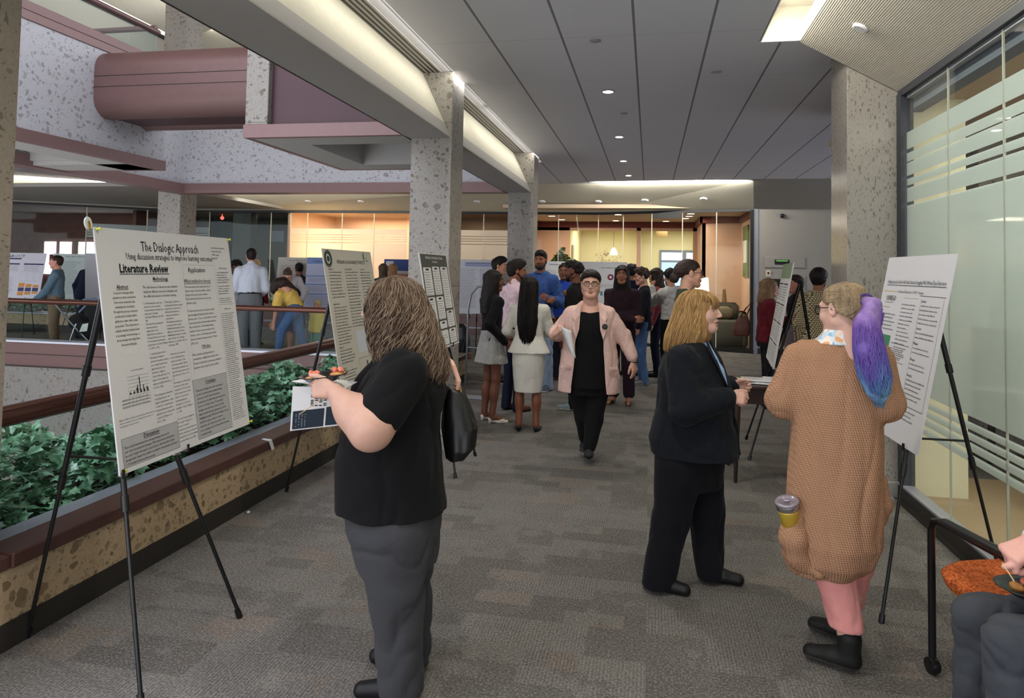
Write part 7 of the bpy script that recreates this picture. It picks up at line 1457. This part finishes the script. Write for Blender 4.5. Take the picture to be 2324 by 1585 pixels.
for k in range(4):
    for q in range(9): a = .38+.085*k; m.quad(*[tuple(Lp(a+d, e_)-Vector((0, .0008, 0))) for d, e_ in ((0, .10+.042*q), (.055, .10+.042*q), (.055, .125+.042*q), (0, .125+.042*q))]) if rr.random() < .8 else None
m.build('vertical_print', INK, t)
m = MB()
for k in range(4):
    for q in range(10): a = .10+.06*k; m.quad(*[tuple(Lp(a+d, e_)-Vector((0, .0012, 0))) for d, e_ in ((0, .60+.033*q), (.02, .60+.033*q), (.02, .62+.033*q), (0, .62+.033*q))]) if rr.random() < .8 else None
m.build('pale_print', plain('#70808c', .6, name='pale_ink'), t)
t = at(r1, 'wooden_skewer', 'thin wooden skewer held under the black plate', 'skewer'); m = MB(); m.tube([(-.285, -.14, 1.128), (-.388, -.13, 1.052)], [.0022, .0014], 6); m.build('stick', plain('#c9a878', .6, name='bamboo'), t)
t = at(r1, 'tote_bag', 'black shoulder tote bag with pale pink straps behind the wavy-haired person', 'bag')
s_ = Sdf(); s_.loft([(.835, .045, .155, .185, .13), (.88, .070, .170, .205, .13), (.96, .078, .155, .205, .13), (1.05, .055, .115, .185, .12), (1.12, .030, .07, .175, .11)], k=.02, e=2.6); s_.half((.25, 0, 1), 1.165, k=.02)
V, Q = s_.mesh(.007); V = folds(V, Q, .006, 16, 6, (1, 1, .4)); mesh_obj('bag_body', V, Q, plain('#0e0e0f', .42, .4, 0, .1, 30, .1, name='black_leather_bag'), t, True)
for dy in (0, .09): m = MB(); m.tube([(.185, .06+dy, 1.08), (.192, .05+dy, 1.14), (.170, .06+dy, 1.20), (.120, .09+dy, 1.245), (.095, .14+dy*.6, 1.20), (.13, .18+dy*.4, 1.10)], .011, 8, flat=.5); m.build('strap', plain('#d9a894', .5, name='pale_pink_strap'), t)
m = MB(); m.tube([(.186+.016*math.cos(a), .052, 1.095+.022*math.sin(a)) for a in np.linspace(0, 6.28, 15)[:-1]], .0035, 6, closed=True); m.build('buckle', plain('#c9a050', .3, .5, .8, name='brass2'), t)
# ================================================================== TABLE WITH PAPERS
t = empty('side_table', (.98, 5.95, 0), 0, 'dark wooden table with tapered legs between the navy suit and the camel cardigan', 'table')
WD = plain('#2c1815', .35, .4, 0, .25, 9, .1, name='dark_cherry_wood')
m = MB(); m.box(-.38, -.30, .715, .38, .30, .74, .004); m.build('tabletop', WD, t)
m = MB(); m.box(-.33, -.26, .60, .33, .26, .715); m.build('apron', WD, t)
for sx_ in (-1, 1):
    for sy_ in (-1, 1): m = MB(); m.tube([(sx_*.31, sy_*.24, .70), (sx_*.32, sy_*.245, .3), (sx_*.325, sy_*.25, 0.0)], [.026, .022, .013], 8); o = m.build('leg', WD, t); smooth_angle(o)
rr = random.Random(8)
for i, (x, y, a, z, lab) in enumerate(((.84, 5.98, .15, .7402, 'lowest sheet with a lime edge in the pile on the dark table'), (.80, 5.86, -.25, .7455, 'printed booklet fanned out at the left of the table papers'), (.92, 5.90, .30, .7505, 'printed booklet in the middle of the table papers'), (1.05, 5.98, .05, .7555, 'printed booklet lying towards the right of the table papers'), (.86, 5.88, -.05, .7605, 'topmost white programme of the papers on the table'))):
    e_ = empty('booklet', (x, y, z), a, lab, 'booklet', 'papers on the dark table'); m = MB(); m.box(-.14, -.108, 0, .14, .108, .0045); m.build('pages', plain('#d4d4d8' if i else '#b9c27a', .6, name='booklet_paper'), e_)
    m = MB(); rg = random.Random(i); mm_ = MB(); para(mm_, -.12, .08, .24, 7, .008, .024, rg); mm_.xf(Matrix.Translation((0, 0, .0052))); mm_.build('small_print', INK2, e_)
# ================================================================== CHAIR AND SEATED PERSON
b = NB('orange_weave'); v = b.coord(scale=(60, 160, 60)); n_ = b.noise(v, 1.2, 3, .7); OR = b.finish(b.ramp(n_.outputs[0], [(.35, rgb('#4f2a1c')), (.5, rgb('#b4592c')), (.65, rgb('#cc7442'))]), .9, .1, 0, n_.outputs[0], .5, .003)
t = empty('armchair', (1.427, 2.977, 0), math.radians(-72), 'empty black metal armchair with an orange woven seat in front of the glass wall', 'chair')
s_ = Sdf(); s_.loft([(.355, .22, .20, .04, 0), (.385, .29, .265, .01, 0), (.425, .30, .275, .0, 0), (.452, .27, .245, .0, 0)], k=.02, e=3.2); V, Q = s_.mesh(.009); V = relax(V, Q, 2, .4); mesh_obj('seat', V, Q, OR, t, True)
s_ = Sdf(); s_.loft([(.50, .03, .22, .30, 0), (.75, .035, .24, .33, 0), (.92, .03, .22, .36, 0)], k=.02, e=3); V, Q = s_.mesh(.012); mesh_obj('backrest', V, Q, OR, t, True)
for sy_ in (-1, 1):
    y = sy_*.225
    m = MB(); m.tube([(-.285, y, .075), (-.288, y, .57), (-.272, y, .605), (-.235, y, .615), (-.05, y, .605), (.20, y, .60), (.30, y, .56), (.31, y, .08)], .0145, 10); o = m.build('frame', M['black'], t); smooth_angle(o, 60)
    m = MB(); m.tube([(-.22, y, .622), (-.05, y, .617), (.22, y, .612)], .027, 10, flat=.5); o = m.build('armrest', M['black'], t); smooth_angle(o, 60)
    for x in (-.285, .31): m = MB(); m.lathe([(.0, -.018), (.030, -.016), (.034, 0), (.030, .016), (0, .018)], c=(x, y, .034), n=16, axis='y'); m.tube([(x, y, .05), (x, y, .085)], .014, 8); o = m.build('caster', M['black'], t); smooth_angle(o, 50)
t2 = copy_tree(t); t2.location = (1.64, 2.34, 0); t2.rotation_euler = (0, 0, 0); t2['label'] = 'second orange-seated armchair, the one the seated person is sitting on'
def JW(root, d):
    a = math.atan2(root[0], root[1]); c_, s_ = math.cos(a), math.sin(a); out = {}
    for k, p in d.items(): x, y = p[0]-root[0], p[1]-root[1]; out[k] = (x*c_-y*s_, x*s_+y*c_, p[2])
    return out
root = (1.52, 2.46)
def seatpants(g, D, R, s):
    g.ell((D['hipL']+D['hipR'])/2+np.array([0, 0, .04]), (.17, .17, .12), k=.05)
    for sd in 'LR': g.chain([D['hip'+sd], D['kn'+sd], D['an'+sd]-np.array([0, 0, .03])], [.098, .072, .068], k=.03)
Jm = JW(root, dict(headc=(1.56, 2.46, 1.30), neck=(1.60, 2.46, 1.14), chest=(1.62, 2.46, .95), pelvis=(1.60, 2.46, .57), hipL=(1.54, 2.36, .555), hipR=(1.54, 2.56, .545), knL=(1.052, 2.385, .512), knR=(1.050, 2.580, .490), anL=(1.05, 2.34, .085), anR=(1.035, 2.60, .085),
     shL=(1.60, 2.30, 1.06), shR=(1.60, 2.62, 1.06), elL=(1.55, 2.22, .80), wrL=(1.255, 2.36, .665), elR=(1.55, 2.66, .86), wrR=(1.195, 2.545, .755)))
mv = JW((0, 0), {})
def DW(v): a = math.atan2(root[0], root[1]); return (v[0]*math.cos(a)-v[1]*math.sin(a), v[0]*math.sin(a)+v[1]*math.cos(a), v[2])
ps = person(root, 'seated person in grey trousers and a beige jacket eating from a black plate', H=1.75, face=118, skin='#d9a69a', vox=.008, hv=.006, J=Jm, extra=dict(nocore=True),
    top=dict(name='jacket', mat=F('#b3ada2', name='beige_wool'), caps=[(Jm['pelvis'], Jm['chest'], .17, .16), (Jm['chest'], Jm['neck'], .16, .08), (Jm['shL'], Jm['neck'], .07, .06), (Jm['shR'], Jm['neck'], .07, .06)], rsl=(.075, .06, .046), sleeve=.93), bottom=dict(kind='custom', fn=seatpants, mat=F('#3d4046', name='grey_suit_cloth', weave=800, wstr=.5), fold=.008, ff=17, fst=(1, 1, 1)),
    shoes=dict(kind='flat', mat=shoe_blk), hair=dict(kind='short', mat=DKB), hands=(dict(pose='hold', dir=DW((-.8, .3, -.35)), back=DW((-.2, -.6, .7)), h=.0035, s=1.05), dict(pose='fist', dir=DW((-.86, -.22, -.40)), back=DW((-.35, -.40, .85)), h=.0032, s=1.08, thumb=(.15, .95, -.1))))
g = Sdf(); a_, b_ = np.array(Jm['elR']), np.array(Jm['wrR']); d_ = (b_-a_)/np.linalg.norm(b_-a_); g.cap(b_-d_*.040, b_+d_*.004, .043, .041); g.half(d_, float(d_@(b_+d_*.006)), k=.002); V, Q = g.mesh(.004); mesh_obj('shirt_cuff', V, Q, F('#e6e6ea', name='white_cuff'), ps[0], True)
t = empty('food_plate', (1.145, 2.475, .620), 0, 'black plate of snacks resting on the lap of the seated person', 'plate'); m = MB(); m.lathe([(x*1.0, z) for x, z in prof], n=36); m.build('plate', plastic, t, True)
for i, (x, y, mt, lab) in enumerate(((-.035, -.010, GOLD, 'brown fried morsel at the front of the plate on the lap'), (.02, .035, TOM, 'orange-red morsel at the back of the plate on the lap'), (.02, -.03, GOLD, 'brown fried morsel at the right edge of the plate on the lap'))):
    s_ = Sdf(); rr = random.Random(i)
    for j in range(7): s_.ell((x+rr.uniform(-.012, .012), y+rr.uniform(-.012, .012), .016+rr.uniform(0, .010)), (.011, .011, .009), k=.008)
    V, Q = s_.mesh(.003); o = mesh_obj('snack', V, Q, mt, None, True); o.location = (1.145, 2.475, .620); tag(o, lab, 'food')
m = MB(); m.tube([(1.085, 2.500, .700), (1.112, 2.470, .645)], .0016, 6); tag(m.build('toothpick', plain('#d9c39a', .6, name='toothpick_wood')), 'wooden pick between the fingers of the seated person', 'pick')
# ================================================================== PLANTS
b = NB('ivy_leaf'); v = b.coord(); n_ = b.noise(v, 14, 3, .6); n2 = b.noise(v, 120, 3); LEAF = b.finish(b.ramp(b.math('ADD', b.math('MULTIPLY', n_.outputs[0], .8), b.math('MULTIPLY', n2.outputs[0], .2)), [(.30, rgb('#2f5638')), (.44, rgb('#4c7a56')), (.55, rgb('#75a381')), (.68, rgb('#b4cfbd'))]), .33, .5, 0, n2.outputs[0], .2, .002)  # pale stops paint gloss highlights and reflected sky into the leaf green
def leaves(name, n, box, hfun, size, label, seed, lie=.5, parent=None, mat=None):
    """ivy-like lobed leaves scattered in a mound: one uncountable mass"""
    rg = np.random.default_rng(seed); L = np.array([(0, 0), (.18, .16), (.50, .10), (.34, .38), (.46, .66), (.20, .66), (0, 1.0), (-.20, .66), (-.46, .66), (-.34, .38), (-.50, .10), (-.18, .16)]); k = len(L)
    Vs, Fs = [], []
    for i in range(n):
        x, y = rg.uniform(box[0], box[2]), rg.uniform(box[1], box[3]); top_ = hfun(x, y); z = box[4]+(top_-box[4])*rg.uniform(.0, 1)**.55
        s_ = size*rg.uniform(.6, 1.35); az = rg.uniform(0, 6.28); tilt = rg.normal(0, .55); roll = rg.normal(0, .4)
        P = np.zeros((k+1, 3)); P[:k, :2] = L*s_; P[k] = (0, .45*s_, -.0); P[:, 1] -= .4*s_; P[:k, 2] = -.10*s_*np.abs(L[:, 0])*2-.15*s_*(L[:, 1]-.4)**2
        Rm = np.array(Matrix.Rotation(az, 3, 'Z') @ Matrix.Rotation(tilt-.2, 3, 'X') @ Matrix.Rotation(roll, 3, 'Y'))
        P = P@Rm.T+np.array([x, y, z]); c_ = i*(k+1); Vs.append(P); Fs.append([(c_+j, c_+(j+1) % k, c_+k) for j in range(k)])
    V = np.concatenate(Vs); Fc = np.array([f for fs in Fs for f in fs]); o = mesh_obj(name, V, Fc, mat or LEAF, parent, True)
    if parent is None: tag(o, label, 'plant', kind='stuff')
    return o
hn = lambda x, y: .50+.12*math.sin(y*2.3+.6)*math.sin(x*5)+.07*math.sin(y*6.1+x*9)+.10*max(0, 1-abs(x+3.25)/.4)
leaves('ivy', 6500, (-3.70, 2.50, -2.90, 9.8, .27), hn, .085, 'dense green ivy filling the planter behind the near glass railing', 3)
leaves('ivy', 900, (-17.4, 13.98, -9.6, 14.3, .42), lambda x, y: .62+.16*math.sin(x*2.1)*math.sin(x*.7), .10, 'leafy plants in the far left planter behind the stroller', 4)
leaves('ivy', 1300, (-8.1, 14.05, -3.1, 14.45, .76), lambda x, y: .90+.06*math.sin(x*3), .10, 'leafy plants on top of the brown panelled planter across the well', 5)
leaves('ivy', 60, (-6.0, 13.85, -5.4, 14.1, .55), lambda x, y: .85, .10, 'trailing plant hanging over the brown panelled planter', 6)
m = MB(); m.add([(-2.528, 4.47, .393), (-2.60, 4.50, .3935), (-2.60, 4.53, .3935), (-2.528, 4.51, .3945), (-2.518, 4.53, .33), (-2.514, 4.49, .325)], [(0, 1, 2, 3), (0, 3, 4, 5)]); o = m.build('paper_scrap', M['white']); md = o.modifiers.new('t', 'SOLIDIFY'); md.thickness = .001; tag(o, 'small torn white scrap draped over the curb cap', 'paper scrap')
s_ = Sdf(); s_.ell((-2.50, 4.20, .008), (.010, .012, .008)); V, Q = s_.mesh(.002); tag(mesh_obj('crumb', V, Q, M['white'], None, True), 'tiny white crumb on the carpet at the foot of the curb', 'crumb')
# ================================================================== FAR SIDE THINGS
t = empty('stroller', (-9.95, 10.9, 0), 0, 'black baby stroller with silver frame and white emblem on the far side', 'stroller')
SIL = M['chrome']; BF = F('#16161b', name='stroller_cloth')
m = MB(); m.tube([(-.45, 0, .84), (-.15, 0, .55), (.40, 0, .10)], .020, 8); m.tube([(-.15, 0, .02), (-.02, 0, .42), (.02, 0, .5)], .018, 8); m.tube([(.15, .35, .72), (.50, .35, .14)], .014, 8); m.build('frame', SIL, t)
s_ = Sdf(); s_.chain([(-.10, .15, .52), (.12, .15, .38), (.30, .15, .50)], [.15, .16, .15], k=.06); s_.ell((.30, .15, .70), (.24, .18, .17), k=.05); s_.ell((.18, .15, .62), (.16, .14, .14), kind='sub', k=.03); V, Q = s_.mesh(.012); mesh_obj('seat_shell', V, Q, BF, t, True)
m = MB(); m.tube([(.02, .0, .80), (.15, .0, .93), (.35, .0, .95), (.52, .0, .86)], .018, 8); m.tube([(.06, .0, .70), (.2, .0, .84), (.38, .0, .86), (.50, .0, .78)], .018, 8); m.build('canopy_hoop', plain('#6f7c9a', .4, .5, .4, name='blue_grey_hoop'), t)
m = MB(); m.tube([(-.50, -.02, .86), (-.40, .1, .91), (-.15, .18, .90), (-.02, .1, .84)], .016, 8); m.build('handle', plain('#5b3b35', .5, name='brown_handle'), t)
m = MB(); m.add([(.10, -.03, .36), (.26, -.03, .38), (.28, -.03, .52), (.16, -.03, .50)], [(0, 1, 2, 3)]); m.build('emblem', M['white'], t)
for (x, z, r_) in ((-.17, .11, .11), (.44, .11, .11), (.36, .10, .10)):
    m = MB(); m.tube([(x+r_*.88*math.cos(a), -.0 if x < .4 else .28, z+r_*.88*math.sin(a)) for a in np.linspace(0, 6.28, 21)[:-1]], .016, 8, closed=True); m.build('wheel', M['black'], t)
m = MB(); m.box(.20, -.05, .10, .42, .2, .22, .03); m.build('basket', plain('#8f93a0', .7, name='grey_basket'), t)
t = empty('metal_stand', (-2.08, 8.6, 0), 0, 'grey oval tube stand beside the person with the checked skirt', 'stand'); m = MB()
m.tube([(-.16, 0, .02), (-.14, 0, .6), (-.135, 0, 1.1), (-.10, 0, 1.28), (-.02, 0, 1.37), (.10, 0, 1.39)], .013, 10); m.tube([(-.14, 0, .62), (.2, 0, .60)], .010, 8); o = m.build('frame', plain('#7d7f84', .3, .5, .8, name='grey_tube'), t); smooth_angle(o, 50)
m = MB(); m.box(-.35, -.12, 0.001, .12, .12, .012, .004); m.build('base', M['ledge'], t)
t = empty('backpack', (-3.35, 12.35, 0), 0, 'black bag with a maroon base standing on the floor by the metal stand', 'bag'); s_ = Sdf(); s_.loft([(.10, .20, .12, 0, 0), (.35, .21, .13, 0, 0), (.55, .17, .10, 0, 0), (.62, .09, .06, 0, 0)], k=.02, e=3); V, Q = s_.mesh(.014); mesh_obj('bag_body', V, Q, M['black'], t, True); s_ = Sdf(); s_.loft([(.005, .24, .15, 0, 0), (.11, .23, .14, 0, 0)], k=.02, e=3); V, Q = s_.mesh(.014); mesh_obj('bag_base', V, Q, M['maroon'], t, True)
# wall fittings on the grey far wall
t = empty('dome_camera', (2.60, 15.04, 2.79), 0, 'dark round security camera high on the grey wall', 'camera'); m = MB(); m.lathe([(.055, 0), (.055, -.02), (0, -.022)], n=20, axis='y'); m.build('mount', M['ledge'], t); m = MB(); m.ball((0, -.045, -.01), .045); m.build('dome', M['black'], t, True)
t = empty('wall_panel', (2.62, 15.045, 1.85), 0, 'recessed wall panel with a small green display on the grey wall', 'panel'); m = MB(); m.box(-.36, -.02, -.11, .42, 0, .11, .004); m.build('frame', M['greywall'], t); m = MB(); m.box(-.16, -.026, -.05, .12, -.02, .05); m.build('recess', M['dark'], t); m = MB(); m.box(-.13, -.03, .015, .09, -.026, .038); m.build('display', emit('#5f9a4a', .7), t)
t = empty('wall_panel', (2.62, 15.045, 1.45), 0, 'wide grey access panel lower on the grey wall behind the red sweater', 'panel'); m = MB(); m.box(-.36, -.02, -.22, .42, 0, .14, .004); m.build('frame', M['greywall'], t); m = MB(); m.box(-.26, -.026, -.16, .12, -.02, .06); m.build('opening', M['dark'], t)
t = empty('wall_box', (2.34, 15.045, 1.62), 0, 'tiny pale switch box on the grey wall near the glass entrance', 'switch'); m = MB(); m.box(-.05, -.025, -.06, .05, 0, .06, .006); m.build('plate', M['cream'], t); m = MB(); m.box(-.02, -.03, -.02, .02, -.024, .03); m.build('button', M['maroon'], t)
# lobby furniture behind the glass
t = empty('table_lamp', (1.16, 16.6, .72), 0, 'glowing white lampshade of the table lamp inside the lobby', 'lamp'); m = MB(); m.lathe([(.165, .30), (.135, .78)], n=24); m.build('lamp_shade', emit('#fff0d4', 2.2), t, True); m = MB(); m.lathe([(.07, 0), (.03, .04), (.05, .15), (.02, .30)], n=16); m.build('base', M['chrome'], t, True)
t = empty('lamp_table', (1.16, 16.6, 0), 0, 'small dark table carrying the lamp in the lobby', 'table'); m = MB(); m.box(-.25, -.25, .69, .25, .25, .72); m.build('tabletop', WD, t); m = MB(); m.box(-.2, -.2, 0, .2, .2, .69); m.build('base', WD, t)
t = empty('armchair', (1.60, 15.80, 0), 0, 'grey-brown lobby armchair with a pale rounded back just inside the glass', 'chair'); m = MB(); m.box(-.42, -.30, .06, .42, .34, .62, .05); m.box(-.42, -.32, .06, -.27, .34, .80, .06); m.box(.27, -.32, .06, .42, .34, .80, .06); m.box(-.30, .18, .5, .30, .36, .98, .08); m.build('upholstery', F('#6b6257', name='taupe_upholstery'), t, True); m = MB(); m.box(-.22, .0, .62, .16, .18, .90, .06); m.build('cushion', F('#98866e', name='tan_cushion'), t, True)
t = empty('floor_vase', (1.62, 16.45, 0), 0, 'tall tan cone vase behind the lobby armchair', 'vase'); m = MB(); m.lathe([(.10, 0), (.11, .4), (.07, .95), (.04, 1.24), (.045, 1.26)], n=20); m.build('body', plain('#a58560', .5, .3, 0, .15, 10, name='tan_ceramic'), t, True)
t = empty('potted_plant', (-2.05, 16.7, 0), 0, 'yellow-green leafy plant in a tall dark maroon planter inside the lobby', 'plant'); m = MB(); m.box(-.22, -.2, 0, .22, .2, 1.35, .01); m.build('planter', plain('#3a1a18', .4, .4, name='dark_maroon_pot'), t)
leaves('foliage', 260, (-.28, -.25, .28, .25, 1.35), lambda x, y: 2.15-abs(x)*1.6, .15, '', 8, parent=t, mat=plain('#6f7340', .6, .3, 0, .5, 8, name='olive_leaf'))
t = empty('pendant_lamp', (-1.06, 21.2, 2.1), 0, 'small cream pendant lamp hanging in the yellow back room', 'lamp'); m = MB(); m.lathe([(.02, .22), (.07, .17), (.13, 0)], n=20); m.build('lamp_shade', emit('#fff0c8', 1.8), t, True); m = MB(); m.tube([(0, 0, .22), (0, 0, .9)], .006, 6); m.build('cord', M['black'], t)
t = empty('branch_wreath', (-1.36, 22.97, 2.05), 0, 'round twig wall decoration on the yellow wall', 'decoration'); m = MB(); rr = random.Random(3)
for i in range(60): a = rr.uniform(0, 6.28); r_ = rr.uniform(.12, .42); m.tube([(r_*math.cos(a), -.01, r_*.7*math.sin(a)), (r_*math.cos(a)+rr.uniform(-.08, .08), -.02, r_*.7*math.sin(a)+rr.uniform(-.06, .06))], .006, 4)
m.build('twigs', plain('#8a7a4c', .7, name='twig'), t)
m = MB(); m.box(2.085, 16.15, 1.53, 2.118, 17.0, 2.68); o = m.build('wall_art', [plain('#5c6b3c', .5, .3, 0, .35, 4, name='green_art')]); tag(o, 'tall green framed picture at the right end of the lobby', 'picture'); m = MB(); m.box(2.078, 16.3, 1.85, 2.085, 16.85, 2.35); m.build('pale_figure', plain('#c9c6b8', .6, name='pale_art'), o)
m = MB(); m.box(-2.19, 20.2, 1.75, -2.16, 20.6, 2.35, .003); tag(m.build('wall_mirror', [plain('#b9b4a4', .3, .5, .2, name='pale_panel')]), 'small pale framed panel on the side wall of the yellow room', 'picture')
t = empty('ceiling_sign', (.32, 20.6, 2.72), 0, 'blank tan rectangular sign hanging in front of the slatted lights', 'sign'); m = MB(); m.box(-.16, 0, -.10, .16, .02, .10); m.build('sign_board', plain('#b89a6c', .6, name='tan_sign'), t); m = MB(); m.tube([(-.1, .01, .1), (-.1, .01, .2)], .004, 4); m.tube([(.1, .01, .1), (.1, .01, .2)], .004, 4); m.build('hanger', M['chrome'], t)
m = MB(); m.box(-9.72, 16.9, 2.22, -9.32, 16.92, 2.50); tag(m.build('hanging_sign', [M['ledge']]), 'pale square panel hanging in the dark glass room across the well', 'sign')
m = MB(); m.ball((-11.3, 17.2, 2.85), .05); m.tube([(-11.3, 17.2, 2.87), (-11.3, 17.2, 2.955)], .01, 6); tag(m.build('exit_lamp', [emit('#e0554a', 2.5)], None, True), 'small red glowing lamp seen through the far glass left of the column', 'lamp')
# meeting room contents behind the etched glass
t = empty('meeting_table', (3.9, 6.4, 0), 0, 'meeting table with pale edge behind the etched glass', 'table'); m = MB(); m.box(-1.2, -.6, .70, 1.2, .6, .74, .01); m.build('tabletop', M['white'], t)
for x in (-1.0, 1.0):
    for y in (-.45, .45): m = MB(); m.tube([(x, y, .7), (x, y, 0)], .03, 8); m.build('leg', M['dark'], t)
for i, (x, y, lab) in enumerate(((2.95, 5.35, 'orange meeting room chair nearest the glass wall'), (3.9, 5.3, 'orange meeting room chair farther from the glass wall'))):
    t = empty('office_chair', (x, y, 0), 0, lab, 'chair'); m = MB(); m.box(-.24, -.24, .42, .24, .24, .50, .03); m.build('seat', plain('#b4532e', .8, name='orange_cloth'), t); m = MB(); m.box(-.22, -.27, .55, .22, -.22, .85, .02); m.build('backrest', plain('#b4532e', .8, name='orange_cloth'), t)
    for a in range(4): m = MB(); c_ = math.radians(45+90*a); m.tube([(.15*math.cos(c_), .15*math.sin(c_), .42), (.28*math.cos(c_), .28*math.sin(c_), 0)], .014, 6); m.build('leg', M['dark'], t)
